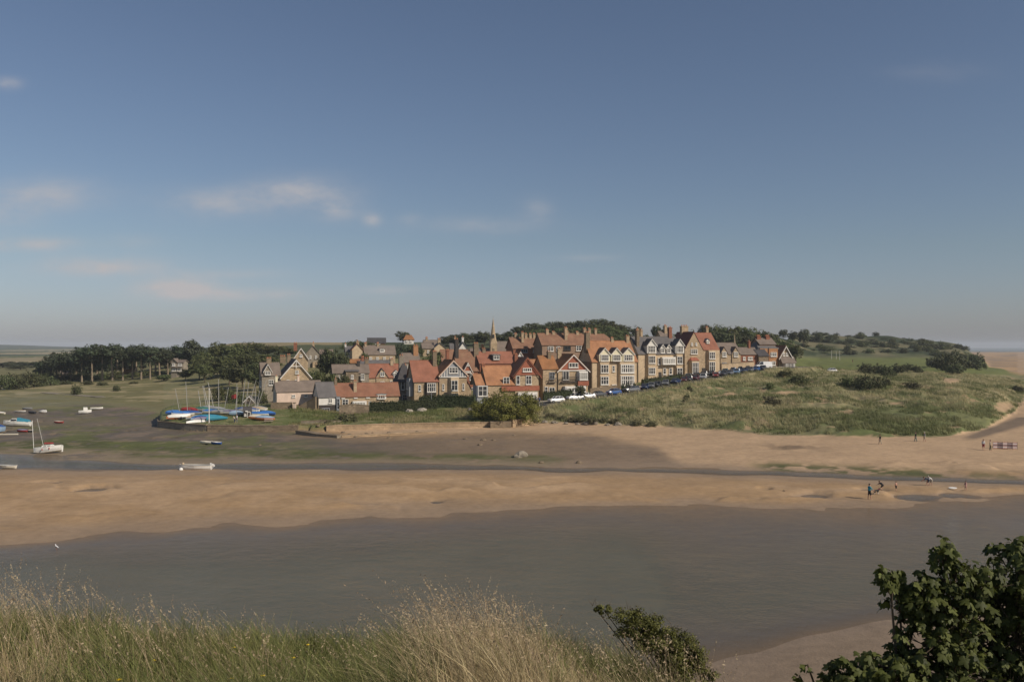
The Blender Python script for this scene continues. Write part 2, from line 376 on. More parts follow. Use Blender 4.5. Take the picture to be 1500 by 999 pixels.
def foot_y(u):   # photo row where the vegetated land starts
    return np.interp(u, [-600,0,60,150,215,236,262,440,700,790,850,900,960,1000,1050,1100,1150,1200,1290,1400,1440,1470,1488,1500,1520,1600],
                        [603,603,598,592,600,606,604,620,621,617,620,622,622,627,630,634,637,637,641,636,626,612,600,585,560,552])
def terrain(X, Y, detail=True):
    X = np.asarray(X, float); Y = np.asarray(Y, float); sh = np.broadcast(X, Y).shape
    X = np.broadcast_to(X, sh).ravel(); Y = np.broadcast_to(Y, sh).ravel()
    Yc = np.maximum(Y, 1.0); u = np.clip(750+F*X/Yc, -600, 2300)
    i = np.clip(np.searchsorted(SU, u)-1, 0, len(SU)-2); w = (u-SU[i])/(SU[i+1]-SU[i]); w = (w*.5+.5*w*w*(3-2*w))[:, None]
    Dk = SD_[i]*(1-w)+SD_[i+1]*w; Zk = SZ[i]*(1-w)+SZ[i+1]*w
    Yn = Yc + np.where(Yc > 60, (fbm(X/7.5, Yc/10, 3, 3)-.5)*(sst(Yc, 60, 80)*8.5*(1-sst(Yc, 100, 112))+sst(Yc, 104, 130)*4.2), 0)
    j = np.clip((Yn[:, None] > Dk).sum(1)-1, 0, K-2); r = np.arange(len(Yc))
    t = np.clip((Yn-Dk[r, j])/(Dk[r, j+1]-Dk[r, j]), 0, 1); t = .6*t+.4*t*t*(3-2*t)
    z = Zk[r, j]*(1-t)+Zk[r, j+1]*t
    uu, yy_ = raw_uy(X, Yc, z)
    veg = sst(foot_y(uu)+(fbm(X/6, Yc/6, 5, 3)-.5)*9-yy_, -1, 3)*(Yc > 120)
    if detail:
        # dune hummocks
        near = veg*sst(uu, 770, 840)*(1-sst(Yc, 380, 520))
        dr, rz = dseg(X, Yc); offroad = sst(dr, 5, 16)
        z = z+near*offroad*((fbm(X/5.5, Yc/5.5, 8, 4)-.45)*2.3+(fbm(X/1.7, Yc/1.7, 9, 2)-.5)*.5)
        z = z+veg*(1-sst(uu, 770, 840))*(Yc < 420)*(fbm(X/9, Yc/12, 21, 3)-.5)*.7
        z = z+sst(Yc, 380, 600)*sst(uu, 1100, 1180)*(fbm(X/40, Yc/40, 12, 4)-.5)*7*(z > 3)
        # sandbank relief: long oblique ridges, steps, swash marks
        sb = (Yc > 70)*(Yc < 128)*sst(z, -.35, .12)
        q = X*.32+Yc*.9+(fbm(X/9, Yc/9, 31, 3)-.5)*16
        saw = (q/9.0) % 1.0; saw = np.where(saw < .84, saw/.84, (1-saw)/.16)
        z = z+sb*((saw-.25)*(.20+.42*sst(uu, 350, 800))*sst(z, .0, .3)*sst(fbm(X/22, Yc/12, 35, 2), .36, .52)+(fbm(X/7, Yc/4, 33, 4)-.5)*(.10+.16*sst(z, .05, .3)))
        # mud flats: humps and drainage runnels
        mud = (Yc > 135)*(1-veg)*(uu < 1150)*(z > -.1)
        z = z+mud*((fbm(X/5, Yc/3, 41, 4)-.5)*.35)
        rn = np.abs(fbm(X/16, Yc/9, 44, 3)-.5); rm = mud*(1-sst(rn, .004, .022))*(1-sst(uu, 380, 430))*(z < .95)*sst(fbm(X/20, Yc/15, 46, 2), .4, .5); z = z*(1-rm)-.10*rm
        be = (Yc > 125)*(1-veg)*(uu >= 1000); z = z+be*(fbm(X/6, Yc/3.5, 47, 4)-.5)*.18
    for (pu, py, rw, rh) in POOLS:
        D0 = (CZ-.2)*F/(py-HOR); x0 = (pu-750)*D0/F; rx = rw*D0/F; ry = rh*D0/(py-HOR)
        e = ((X-x0)/rx)**2+((Yc-D0)/ry)**2; e = np.where(e < 9, e+(fbm(X/2.2+py, Yc/1.6, 55, 3)-.5)*3.2*np.minimum(e, 1)+.15, e); e = np.maximum(e, 0); z = np.where(e < 4, z-(z+.20)*np.exp(-e*e*.55), z)
    ins = pip(X, Yc, HEAD); z = np.where(ins, np.maximum(z, 2.05+(fbm(X/8, Yc/8, 51, 3)-.5)*.25+1.45*sst(Yc, 173, 194)*(1-sst(uu, 440, 520))), z)
    dr, rz = dseg(X, Yc); k = 1-sst(dr, 4.2, 8.5); z = z*(1-k)+(rz-.05)*k
    sea = (Yc < np.interp(uu, [p[0] for p in ROAD], [p[1] for p in ROAD]))*(uu > 800); z = z+sea*np.exp(-((dr-7.5)/2.2)**2)*(.75+.7*(fbm(X/6, Yc/6, 91, 2)-.5))
    # the near hill top: tussocks
    nh = (Yc < 12); z = z+nh*((fbm(X/1.1, Yc/1.1, 61, 3)-.5)*.28)
    return z.reshape(sh)
def Z(x, y): return float(terrain(np.array([x]), np.array([y]))[0])
def GZ(u, D): x, y = XY(u, D); return Vector((x, y, Z(x, y)))
def on_ground(u, y, lo=60., hi=900.):
    """ground point seen at photo position (u, y)"""
    D = np.geomspace(lo, hi, 900); X = (u-750)*D/F; z = terrain(X, D); yy_ = HOR+(CZ-z)*F/D
    s = np.nonzero(yy_ <= y)[0]; k = s[0] if len(s) else len(D)-1
    return Vector((float(X[k]), float(D[k]), float(z[k])))

C = dict(dry=(.44,.305,.185), damp=(.355,.235,.128), wet=(.20,.145,.095), mud=(.13,.102,.068), weed=(.078,.084,.030), marsh=(.17,.155,.07),
         straw=(.33,.27,.15), dune=(.185,.175,.085), lush=(.10,.118,.045), lawn=(.125,.14,.05), hill=(.085,.095,.048), wood=(.03,.042,.02), shore=(.235,.175,.12),
         near=(.12,.11,.05))
C = {k: np.array(v) for k, v in C.items()}
tt = np.concatenate([-np.geomspace(1.7, .66, 50), np.linspace(-.65, .65, 530), np.geomspace(.66, 1.7, 50)])
rows = np.concatenate([np.linspace(-6, 1.2, 8), np.geomspace(1.5, 10, 60)[:-1], np.geomspace(10, 74, 60)[:-1], np.linspace(74, 320, 340)[:-1], np.geomspace(320, 1000, 90)[:-1], np.geomspace(1000, 9000, 45)])
TT, RR = np.meshgrid(tt, rows); GX = TT*np.maximum(RR, 2.0)*1.0; GY = RR.copy()
GX = np.where(RR < 2, TT*8*(1+0*RR), TT*(RR+np.clip(8-RR, 0, 8)*.6))
GZ_ = terrain(GX, np.maximum(GY, 1.0)); 
def zones(X, Y, z):
    X = X.ravel(); Y = np.maximum(Y.ravel(), 1.0); z = z.ravel(); u, y = raw_uy(X, Y, z); n = len(X)
    w1 = fbm(X/7, Y/7, 71, 4)-.5; w2 = fbm(X/2.2, Y/2.2, 72, 3)-.5; w3 = fbm(X/30, Y/30, 73, 3)-.5
    yw = y+w1*10
    col = np.tile(C['damp'], (n, 1)); wet = np.full(n, .0)
    def put(m, c, wv=None):
        nonlocal col, wet
        m = np.clip(m, 0, 1)[:, None]; col = col*(1-m)+c*m
        if wv is not None: wet = wet*(1-m[:, 0])+wv*m[:, 0]
    b = lambda lo, hi, s=4: sst(yw, lo-s, lo+s)*(1-sst(yw, hi-s, hi+s))
    U = lambda lo, hi, s=20: sst(u, lo-s, lo+s)*(1-sst(u, hi-s, hi+s))
    # dry beach
    put(b(560, 690)*sst(u, 760, 1000), C['dry'])
    put(b(560, 634, 3)*sst(u, 440, 520), C['dry'])
    put(b(700, 770)*sst(w1, -.05, .25)*.5, C['dry'])
    put(sst(z, .34, .60)*(Y < 127)*(Y > 70)*.5, C['dry']*1.02)  # drier crests; the lighter colour also stands in for faint relief shading
    # mud flats
    edge = np.interp(u, [0,440,520,720,860,960,1020], [560,632,640,632,634,655,690])
    m = sst(yw-edge, -6, 12)*(1-sst(y, 683, 688))*(1-sst(u, 960, 1040))
    put(m*(1-.45*sst(u, 480, 760)), C['mud'], .45); put(m*sst(w2, .02, .2)*.6, C['wet'], .35)
    put(m*sst(u, 560, 800)*.55, C['wet'], .3)
    wt = np.interp(u, [0,120,300,500,640,800,840], [648,640,652,661,666,668,680]); wb = np.interp(u, [0,120,300,640,840], [664,674,679,682,682])
    put(sst(yw-wt, -5, 4)*(1-sst(y-wb, -.5, 2.5))*(1-sst(u, 790, 850))*.95*sst(w2+w1*.5, -.34, -.12), C['weed']*1.15, .1)
    put(sst(u, 430, 520)*(1-sst(u, 790, 850))*np.exp(-((y-674)/6)**2)*sst(w2, -.25, 0), C['weed']*1.2, .1)
    put(m*sst(w1+w2*.6, -.04, .10)*(1-sst(u, 380, 520))*.75, C['weed']*1.5, .1)
    put(m*sst(w2-w1*.5, .10, .2)*(1-sst(u, 380, 520))*.5, C['wet']*1.1, .5)
    put(b(612, 628, 5)*(1-sst(u, 200, 260))*.6, C['mud']*1.25, .25)
    # weed line on the far bank
    wl = np.interp(u, [1080,1120,1200,1300,1380,1500], [676,682,687,690,694,697])
    put(np.exp(-((y-wl)/5.5)**2)*sst(u, 1085, 1150)*(sst(w2+w1, -.06, .12)*.9)*(1-.6*sst(u, 1370, 1430)), C['weed']*1.2)
    put(np.exp(-((y-655)/6)**2)*np.exp(-((u-1160)/45)**2)*.8*sst(w2, -.1, .1), C['wet']*.8)
    put(np.clip(1-np.abs(y-np.interp(u, [1380,1430,1500,1600], [646,638,615,600]))/np.interp(u, [1380,1500], [3,11]), 0, 1)*sst(u, 1400, 1440)*2, C['wet']*.95, .2)
    BAND = np.exp(-((y-wl-1.5)/6.0)**2)*sst(u, 1085, 1150)*sst(w2*1.3+w1*.6, -.16, .02)*(1-.5*sst(u, 1370, 1430))
    # wet margins by the water
    put((1-sst(z, -.02, .24))*(Y < 150)*.8, C['wet']*1.4, .4)
    put((1-sst(z, -.4, -.03))*1.0, C['mud']*1.7, 0)
    put(BAND*(z > -.02)*.95, C['weed']*1.1, .1)
    # near shore
    put((1-sst(Y, 66, 70))*(Y > 20), C['shore'])
    # vegetation
    veg = sst(foot_y(u)+w1*7+w2*4-y, -1.0, 1.5)*(Y > 120); inh = pip(X, Y, HEAD)
    veg = np.maximum(veg, inh*1.0)
    put(veg*(u < 240), C['marsh']); put(veg*(u >= 240), C['dune'])
    left = veg*(1-sst(u, 400, 500))*(Y < 340)
    put(left*sst(np.sin(y*.9+w1*9)+w3*6, -.2, .8)*.75*(y < 592), C['straw'])
    put(left*(y > 592)*sst(w2, -.1, .2)*.5, C['mud']*1.4)
    put(left*np.exp(-((y-599)/4)**2)*.6, C['marsh']*1.1)
    put(inh*1.0, C['lawn']); put(inh*sst(w2, 0, .25)*.5, C['straw']*.9)
    rt = veg*(u > 780)*(Y < 400)
    put(rt*sst(w1+w2*.6, 0, .22)*.75, C['straw']*.95); put(rt*sst(-w1-w2*.5, 0.02, .2)*.8, C['lush'])
    put(rt*sst(u, 1080, 1260)*sst(y, 588, 604)*.75, C['lush']*1.15)
    put(rt*sst(w2*1.5-w1, .32, .4)*.7, C['dry']*.8)
    for (cu, cy, ru, ry) in [(1392,558,12,5),(1210,641,12,5),(1150,575,22,3),(1310,590,10,3),(1068,578,14,3),(940,600,9,3),(1470,596,16,8)]:
        put(np.clip(1.4-((u-cu+w2*20)/ru)**2-((y-cy+w2*6)/ry)**2, 0, 1)*(Y < 330)*.9, C['dry']*.9)
    golf = (Y > 330)*(u > 1150)*(1-sst(y, 546, 552)); put(golf*sst(y, 521, 526), C['lawn']*np.array([1.05,1.05,.95]))
    hl = (Y > 300)*veg
    put(hl*(u > 240)*(1-sst(y, 521, 526)), C['hill']); put(hl*(u > 1130)*sst(w3, 0, .2)*(y < 523)*.6, C['straw']*.7)
    put(hl*(u > 1130)*sst(fbm(X/22, Y/22, 77, 3), .55, .62)*(y < 521)*.85, C['wood'])
    put(hl*(u < 500)*(u > 330)*(Y > 420), C['straw']*.85)
    # far farmland on the left: fields and hedges
    far = sst(Y, 600, 900)*(u < 700); cell = (np.floor(X/170+w3*1.2)*7+np.floor(Y/420+w3)*13).astype(int) % 5
    fc = np.array([C['straw']*1.0, C['marsh'], C['wood']*1.6, C['straw']*.8, C['lawn']*.8])[cell]
    put(far, fc); ridge = far*sst(Y, 3100, 3500); put(ridge*.9, C['wood']*1.3)
    # far beach by the open sea
    fb = (u > 1405)*(Y > 420)*(y < foot_y(u)-8)*(1-sst(z, 2.2, 3.4)); put(fb*1.0, C['damp']*1.15); put(fb*sst(w3, 0, .1)*.7, C['wet'], .5)
    put((u > 1490)*(Y > 200)*(z < 2.6)*1.0, C['dry']*.9)
    # near hill
    nh = (Y < 16)*1.0; put(nh, C['near']); put((1-sst(z, 1.0, 3.0)*0-1)*0, C['near'])
    slope = (Y >= 12)*(Y < 40)*1.0; put(slope, C['lush']*1.2)
    dr, _ = dseg(X, Y); put((1-sst(dr, 4.5, 6.5)), C['straw']*.8)
    return col, wet
tcol, twet = zones(GX, GY, GZ_)
def terrain_mat():
    t = NT('ground'); a = t.n("ShaderNodeVertexColor"); a.layer_name = 'Col'; co = t.obj()
    w = t.n("ShaderNodeAttribute"); w.attribute_name = 'wet'
    n1 = t.noise(.9, co, 9, .74); n2 = t.noise(.12, co, 5, .6)
    k = t.math('ADD', t.math('MULTIPLY', n1, .9), t.math('MULTIPLY', n2, .5)); k = t.math('ADD', k, .30)
    hv = t.n("ShaderNodeHueSaturation"); t.l(a.outputs[0], hv.inputs['Color']); t.l(k, hv.inputs['Value']); t.l(hv.outputs[0], t.b.inputs['Base Color'])
    t.l(t.math('SUBTRACT', .95, t.math('MULTIPLY', w.outputs['Fac'], .72)), t.b.inputs['Roughness'])
    t.l(t.math('ADD', .12, t.math('MULTIPLY', w.outputs['Fac'], .45)), t.b.inputs['Specular IOR Level'])
    h = t.math('ADD', n1, t.noise(5, co, 4, .6)); t.bump(h, .35, .12)
    return t.m
nr, nc = GX.shape; idx = np.arange(nr*nc).reshape(nr, nc)
quads = np.stack([idx[:-1,:-1], idx[:-1,1:], idx[1:,1:], idx[1:,:-1]], -1).reshape(-1, 4)
g = np_mesh('terrain', np.stack([GX, GY, GZ_], -1).reshape(-1, 3), quads, terrain_mat(), smooth=True, attrs={'Col': tcol, 'wet': twet})
tag(g, 'sand flats, dunes, fields and grassy hills round the estuary', kind='structure')

# water: one sheet at tide level, shallow margins let the sand show through
def water_mat():
    t = NT('estuary_water'); d = t.n("ShaderNodeAttribute"); d.attribute_name = 'depth'; co = t.obj()
    n0 = t.noise(.06, co, 5, .6); dm = t.ramp(d.outputs['Fac'], 0.0, .42)
    t.l(t.mix(t.math('POWER', dm, .7), (.30,.235,.165), t.mix(t.ramp(n0, .3, .7), (.090,.094,.074), (.120,.120,.092))), t.b.inputs['Base Color'])
    t.b.inputs['Roughness'].default_value = .12; t.b.inputs['IOR'].default_value = 1.33; t.b.inputs['Specular IOR Level'].default_value = .40
    mp = t.n("ShaderNodeMapping"); t.l(co, mp.inputs[0]); mp.inputs['Scale'].default_value = (1, 1.25, 1); mp.inputs['Rotation'].default_value = (0, 0, .25)
    a = t.noise(1.7, mp.outputs[0], 6, .66); b = t.noise(.22, mp.outputs[0], 4, .55); c = t.noise(4.2, mp.outputs[0], 3, .6)
    cam_amp = t.ramp(t.noise(.035, co, 3, .5), .3, .7)
    d2 = t.noise(.62, mp.outputs[0], 4, .6); h = t.math('ADD', t.math('ADD', t.math('MULTIPLY', d2, 2.4), t.math('MULTIPLY', a, t.math('ADD', .35, cam_amp))), t.math('ADD', t.math('MULTIPLY', b, 3.2), t.math('MULTIPLY', c, .75)))
    bn = t.n("ShaderNodeBump"); bn.inputs['Distance'].default_value = .13; t.l(t.math('MULTIPLY', t.math('ADD', t.ramp(d.outputs['Fac'], .02, .5), .15), .85), bn.inputs['Strength']); t.l(h, bn.inputs['Height'])
    tr = t.n("ShaderNodeBsdfTransparent"); tr.inputs[0].default_value = (.93,.90,.84,1)
    df = t.n("ShaderNodeBsdfDiffuse"); t.l(t.b.inputs['Base Color'].links[0].from_socket, df.inputs[0])
    gl = t.n("ShaderNodeBsdfGlossy"); gl.inputs['Roughness'].default_value = .07; gl.inputs[0].default_value = (1,1,1,1); t.l(bn.outputs[0], gl.inputs['Normal'])
    fr = t.n("ShaderNodeFresnel"); fr.inputs[0].default_value = 1.33; t.l(bn.outputs[0], fr.inputs['Normal'])
    ms = t.n("ShaderNodeMixShader"); f = t.ramp(d.outputs['Fac'], 0.0, .5); f = t.math('ADD', .15, t.math('MULTIPLY', f, .85), clamp=True); shal = t.math('ADD', .20, t.math('MULTIPLY', t.ramp(d.outputs['Fac'], 0, .16), .80))
    t.l(f, ms.inputs[0]); t.l(tr.outputs[0], ms.inputs[1]); t.l(df.outputs[0], ms.inputs[2])
    m2 = t.n("ShaderNodeMixShader"); t.l(t.math('MULTIPLY', t.math('MULTIPLY', fr.outputs[0], shal), .70), m2.inputs[0]); t.l(ms.outputs[0], m2.inputs[1]); t.l(gl.outputs[0], m2.inputs[2]); t.l(m2.outputs[0], t.out.inputs[0])
    t.t.nodes.remove(t.b)
    return t.m
wt_ = np.linspace(-1.7, 1.7, 520); wr = np.concatenate([np.linspace(24, 74, 50)[:-1], np.linspace(74, 210, 230)[:-1], np.geomspace(210, 12000, 60)])
WT, WR = np.meshgrid(wt_, wr); WX = WT*WR; dep = np.clip(-terrain(WX, WR), 0, 3); dep[WR > 2800] = 2.5
idx = np.arange(WX.size).reshape(WX.shape); q = np.stack([idx[:-1,:-1], idx[:-1,1:], idx[1:,1:], idx[1:,:-1]], -1).reshape(-1, 4)
wv = np_mesh('water', np.stack([WX, WR, np.zeros_like(WX)], -1).reshape(-1, 3), q, water_mat(), smooth=True, attrs={'depth': dep.ravel()})
tag(wv, 'grey brown river water and open sea beyond', kind='structure')

# haze: the damp air over the whole scene
def haze():
    t = NT('haze_air'); v = t.n("ShaderNodeVolumePrincipled"); v.inputs['Color'].default_value = (.88,.94,1.0,1); v.inputs['Density'].default_value = HAZE; v.inputs['Anisotropy'].default_value = 0
    t.t.nodes.remove(t.b); t.l(v.outputs[0], t.out.inputs['Volume'])
    o = MB().box(-21500, 21500, -60, 12300, -8, 60).build('haze', t.m); tag(o, 'thin pale haze in the sea air', kind='stuff'); return o
HAZE = .00012
haze()
# road with kerb and footway
mb = MB(); kb = MB(); fw = MB()
n = len(ROADP)
for i in range(n-1):
    a, b = ROADP[i], ROADP[i+1]
    def side(p, i): 
        d = (ROADP[min(i+1, n-1)]-ROADP[max(i-1, 0)]); d.z = 0; d.normalize(); return Vector((-d.y, d.x, 0))
    na, nb = side(a, i), side(b, i+1)
    mb.poly([a-na*3.8, b-nb*3.8, b+nb*3.2, a+na*3.2], [(0,1,2,3)])
    for s0, s1, zt in ((3.2, 3.35, .12),):
        kb.poly([a+na*s0, b+nb*s0, b+nb*s1, a+na*s1, a+na*s0+Vector((0,0,zt)), b+nb*s0+Vector((0,0,zt)), b+nb*s1+Vector((0,0,zt)), a+na*s1+Vector((0,0,zt))],
                [(4,5,6,7),(0,1,5,4)])
    up = Vector((0,0,.118)); fw.poly([a+na*3.353+up, b+nb*3.353+up, b+nb*4.9+up, a+na*4.9+up], [(0,1,2,3)])
tag(mb.build('road', M['asphalt']), 'narrow asphalt road climbing past the houses', kind='structure')
tag(kb.build('kerb', M['concrete']), 'stone kerb along the road', kind='structure')
tag(fw.build('pavement', M['concrete']), 'pale pavement between road and gardens', kind='structure')
# ---------------------------------------------------------------- trees and bushes
def leaf_mat(name, c, var=.35, trans=.25, yel=None):
    t = NT(name); g = t.n("ShaderNodeNewGeometry"); co = t.obj(); oi = t.n("ShaderNodeObjectInfo")
    n = t.noise(.35, co, 3, .6)
    f = t.math('ADD', t.math('MULTIPLY', g.outputs['Random Per Island'], .6), t.math('MULTIPLY', t.ramp(n, .3, .7), .5), clamp=True)
    col = t.mix(f, tuple(x*(1-var) for x in c), tuple(x*(1+var) for x in (yel or c)))
    hv = t.n("ShaderNodeHueSaturation"); t.l(col, hv.inputs['Color'])
    m1 = t.math('MULTIPLY_ADD', oi.outputs['Random'], .5); t.t.nodes[-1].inputs[2].default_value = .75; t.l(m1, hv.inputs['Value'])
    m2 = t.math('MULTIPLY_ADD', oi.outputs['Random'], .05); t.t.nodes[-1].inputs[2].default_value = .478; t.l(m2, hv.inputs['Hue'])
    t.l(hv.outputs[0], t.b.inputs['Base Color']); t.b.inputs['Roughness'].default_value = .6; t.b.inputs['Specular IOR Level'].default_value = .25
    tl = t.n("ShaderNodeBsdfTranslucent"); t.l(hv.outputs[0], tl.inputs[0]); ms = t.n("ShaderNodeMixShader"); ms.inputs[0].default_value = trans
    t.l(t.b.outputs[0], ms.inputs[1]); t.l(tl.outputs[0], ms.inputs[2]); t.l(ms.outputs[0], t.out.inputs[0])
    return t.m
M['leaf'] = leaf_mat('broad_leaf_foliage', (.085,.098,.038), yel=(.11,.12,.042))
M['pine'] = leaf_mat('pine_needles', (.056,.070,.036), trans=.1)
M['shrub'] = leaf_mat('shrub_foliage', (.060,.070,.032), trans=.15, yel=(.075,.080,.03))
M['bushgreen'] = leaf_mat('bright_bush_foliage', (.13,.15,.034), yel=(.19,.195,.04))
M['hedge'] = leaf_mat('hedge_foliage', (.05,.062,.025), trans=.15)
M['ivy'] = leaf_mat('ivy_foliage', (.06,.08,.028), trans=.15)
M['yellowgreen'] = leaf_mat('yellow_green_foliage', (.19,.17,.04), trans=.2)
M['olive'] = leaf_mat('dry_bush_foliage', (.10,.09,.045), trans=.1)

def leaf_quads(cent, nrm_bias, size, r, aspect=1.0, jit=.35):
    """one small leaf-shaped quad per centre; normals biased outward/up"""
    n = len(cent); nv = r.normal(size=(n, 3))*.75+nrm_bias; nv /= np.linalg.norm(nv, axis=1)[:, None]+1e-9
    a = r.normal(size=(n, 3)); t1 = np.cross(nv, a); t1 /= np.linalg.norm(t1, axis=1)[:, None]+1e-9; t2 = np.cross(nv, t1)
    s = size*(1+jit*(r.random(n)*2-1))[:, None]
    V = np.stack([cent-t1*s*.5, cent-t2*s*.32*aspect+nv*s*.08, cent+t1*s*.5, cent+t2*s*.32*aspect+nv*s*.08], 1)
    F_ = np.arange(n*4).reshape(n, 4)
    return V.reshape(-1, 3), F_
def crown_points(lobes, n, r, clump=.17, nclump=60, shell=.45):
    """clumped points in a union of ellipsoids; lobes: (cx,cy,cz,rx,ry,rz)"""
    L = np.array(lobes, float); vol = (L[:,3]*L[:,4]*L[:,5])**.7; pk = r.choice(len(L), size=nclump, p=vol/vol.sum())
    d = r.normal(size=(nclump, 3)); d /= np.linalg.norm(d, axis=1)[:, None]; rad = shell+(1-shell)*r.random(nclump)
    cc = L[pk,:3]+d*L[pk,3:]*rad[:, None]; sc = L[pk,3:].mean(1)*clump*(.6+.9*r.random(nclump))
    k = r.integers(0, nclump, n); off = r.normal(size=(n, 3)); off /= np.linalg.norm(off, axis=1)[:, None]+1e-9
    off *= (r.random(n)**.45)[:, None]; off[:, 2] *= .65
    p = cc[k]+off*sc[k][:, None]*2.0
    out = (p-L[pk][k,:3])/L[pk][k,3:]; out += off*1.0; out[:, 2] += .35
    return p, out
def limb_mesh(h, r0, lobes, r, lean=0.0, n=6, name='trunk', m=None, parent=None, bare=.35):
    mb = MB(); top = Vector((lean, 0, h*.8))
    pts = [Vector((0,0,-.6)), Vector((lean*.1, 0, h*.2)), Vector((lean*.4+r.normal()*.15, r.normal()*.15, h*.5)), top]
    mb.tube(pts, [r0*1.25, r0, r0*.75, r0*.3], 7)
    for i in range(n):
        l = lobes[int(r.integers(0, len(lobes)))]; s = pts[1].lerp(pts[3], bare+(1-bare)*float(r.random())*.8)
        e = Vector((l[0]+r.normal()*l[3]*.5, l[1]+r.normal()*l[4]*.5, l[2]+r.normal()*l[5]*.4)); mid = s.lerp(e, .5)+Vector((0,0,.08*h*(r.random()-.2)))
        mb.tube([s, mid, e], [r0*.42, r0*.26, r0*.08], 5)
    return mb.build(name, m or M['trunk'], parent)
def tree(name, label, cat, group, loc, h, w, kind='round', m='leaf', seed=0, leaf=.42, n=1300, rz=0.0, trunk=None, dens=1.0):
    r = np.random.default_rng(seed); root = empty(name, loc, rz); tag(root, label, cat, group); R_ = w/2
    if kind == 'round':
        lobes = [(0,0,h*.60,R_*.72,R_*.72,h*.36)]+[(math.cos(a)*R_*.5, math.sin(a)*R_*.5, h*(.42+.26*r.random()), R_*(.42+.2*r.random()), R_*(.42+.2*r.random()), h*(.20+.1*r.random())) for a in np.arange(6)*1.05+r.random()]
        bare = .2; hh = h
    elif kind == 'pine':
        lobes = [(r.normal()*R_*.15, r.normal()*R_*.15, h*.84, R_*.75, R_*.75, h*.14)]+[(math.cos(a)*R_*.5, math.sin(a)*R_*.5, h*(.58+.22*r.random()), R_*(.5+.2*r.random()), R_*(.5+.2*r.random()), h*.10) for a in np.arange(5)*1.26+r.random()]
        bare = .6
    elif kind == 'low':
        lobes = [(0,0,h*.45,R_*.7,R_*.6,h*.48)]+[(math.cos(a)*R_*.6, math.sin(a)*R_*.5, h*(.30+.15*r.random()), R_*.42, R_*.42, h*.36) for a in np.arange(5)*1.26+r.random()]
        bare = .1
    elif kind == 'wind':
        lobes = [(-R_*.1,0,h*.62,R_*.6,R_*.6,h*.32),(R_*.35,0,h*.75,R_*.5,R_*.5,h*.22),(-R_*.5,0,h*.48,R_*.45,R_*.5,h*.28),(R_*.6,0,h*.62,R_*.3,R_*.4,h*.14)]
        bare = .2
    p, out = crown_points(lobes, int(n*dens), r, nclump=int(60+w*7))
    p[:, 2] = np.maximum(p[:, 2], .1)
    V, Fc = leaf_quads(p, out*1.2, leaf, r)
    c = np_mesh('crown', V, Fc, M[m], root)
    limb_mesh(h, trunk or max(.12, h*.022), lobes, r, n=8, m=M['palebark'] if kind == 'pine' else M['trunk'], parent=root, bare=bare)
    return root
PROTO = {}
def proto(kind, m, i):
    k = (kind, m, i)
    if k not in PROTO:
        dims = {'round': (9, 9), 'pine': (14, 7.5), 'low': (4, 7), 'wind': (8, 10)}[kind]
        nm = {'round': 'broadleaf_tree', 'pine': 'pine_tree', 'low': 'bush', 'wind': 'windswept_tree'}[kind]
        root = tree(nm, None, None, None, (0,0,-500), dims[0], dims[1], kind, m, seed=100+i*7+len(kind), leaf=.55 if kind != 'low' else .4, n={'round': 3000, 'pine': 2200, 'low': 1500, 'wind': 3000}[kind])
        index_kids(root); PROTO[k] = [root, dims, False]
    return PROTO[k]
def plant(kind, m, i, loc, h, w, label, cat, group, name=None):
    pr = proto(kind, m, i)
    if not pr[2]: o = pr[0]; pr[2] = True
    else: o = copy_tree(pr[0])
    if name: o.name = name
    o.location = loc; o.scale = (w*1.22/pr[1][1], w*1.22/pr[1][1], h*1.04/pr[1][0]); o.rotation_euler.z = rnd.uniform(0, 6.28)
    tag(o, label, cat, group); return o
ORD = 'first second third fourth fifth sixth seventh eighth ninth tenth eleventh twelfth thirteenth fourteenth fifteenth sixteenth seventeenth eighteenth'.split()
def row_of(kind, m, items, label, cat, group, D=None, name=None, sink=.3):
    """items: (u, y_top, D, width_px)  - feet on the terrain, top at photo row y_top"""
    for j, (u, yt, Dd, wp) in enumerate(items):
        x, y = XY(u, Dd); z = Z(x, y)-sink; zt = CZ-(yt-HOR)*Dd/F; h = max(1.2, zt-z)
        lb = label[j] if isinstance(label, list) else label
        if isinstance(label, str) and 1 < len(items) <= 18: lb = label+', '+ORD[sorted(items).index(items[j])]+' from left'
        plant(kind, m, (j*3+int(u)) % (4 if kind != 'low' else 3), (x, y, z), h, wp*Dd/F, lb, cat, group, name)

# pine belt across the marsh
pines = [(62,524,372,24),(75,517,366,24),(90,512,360,26),(104,511,356,24),(120,508,352,26),(135,505,350,28),(150,504,352,30),(165,504,349,28),(180,508,346,24),(194,507,348,26),(207,506,344,26),(220,508,342,24),(234,510,345,26),(246,514,352,24),
         (84,516,378,24),(112,510,376,26),(142,507,374,28),(172,506,372,28),(200,508,370,26),(228,511,368,26)]
row_of('round', 'pine', [(u_, y_+2, D_+4, w_) for (u_, y_, D_, w_) in pines[:7]], 'dense dark conifer closing the lower end of the pine belt', 'conifer', 'conifers of the pine belt')
row_of('low', 'leaf', [(u_, 547-(u_ % 3)*3, 366, 24) for u_ in range(58, 250, 16)], 'green undergrowth bush between the pine trunks', 'bush', 'undergrowth in the pine belt')
row_of('round', 'pine', [(u_, 507+(u_ % 5), 388, 26) for u_ in range(118, 250, 13)], 'dark conifer filling the back of the pine belt', 'conifer', 'back row conifers of the pine belt')
row_of('pine', 'pine', pines[4:14], 'tall pine with bare pale trunk, front row of pine belt', 'pine tree', 'pines in the belt beyond the salt marsh')
row_of('pine', 'pine', pines[14:], 'pine standing behind the front row of the pine belt', 'pine tree', 'pines in the belt beyond the salt marsh')
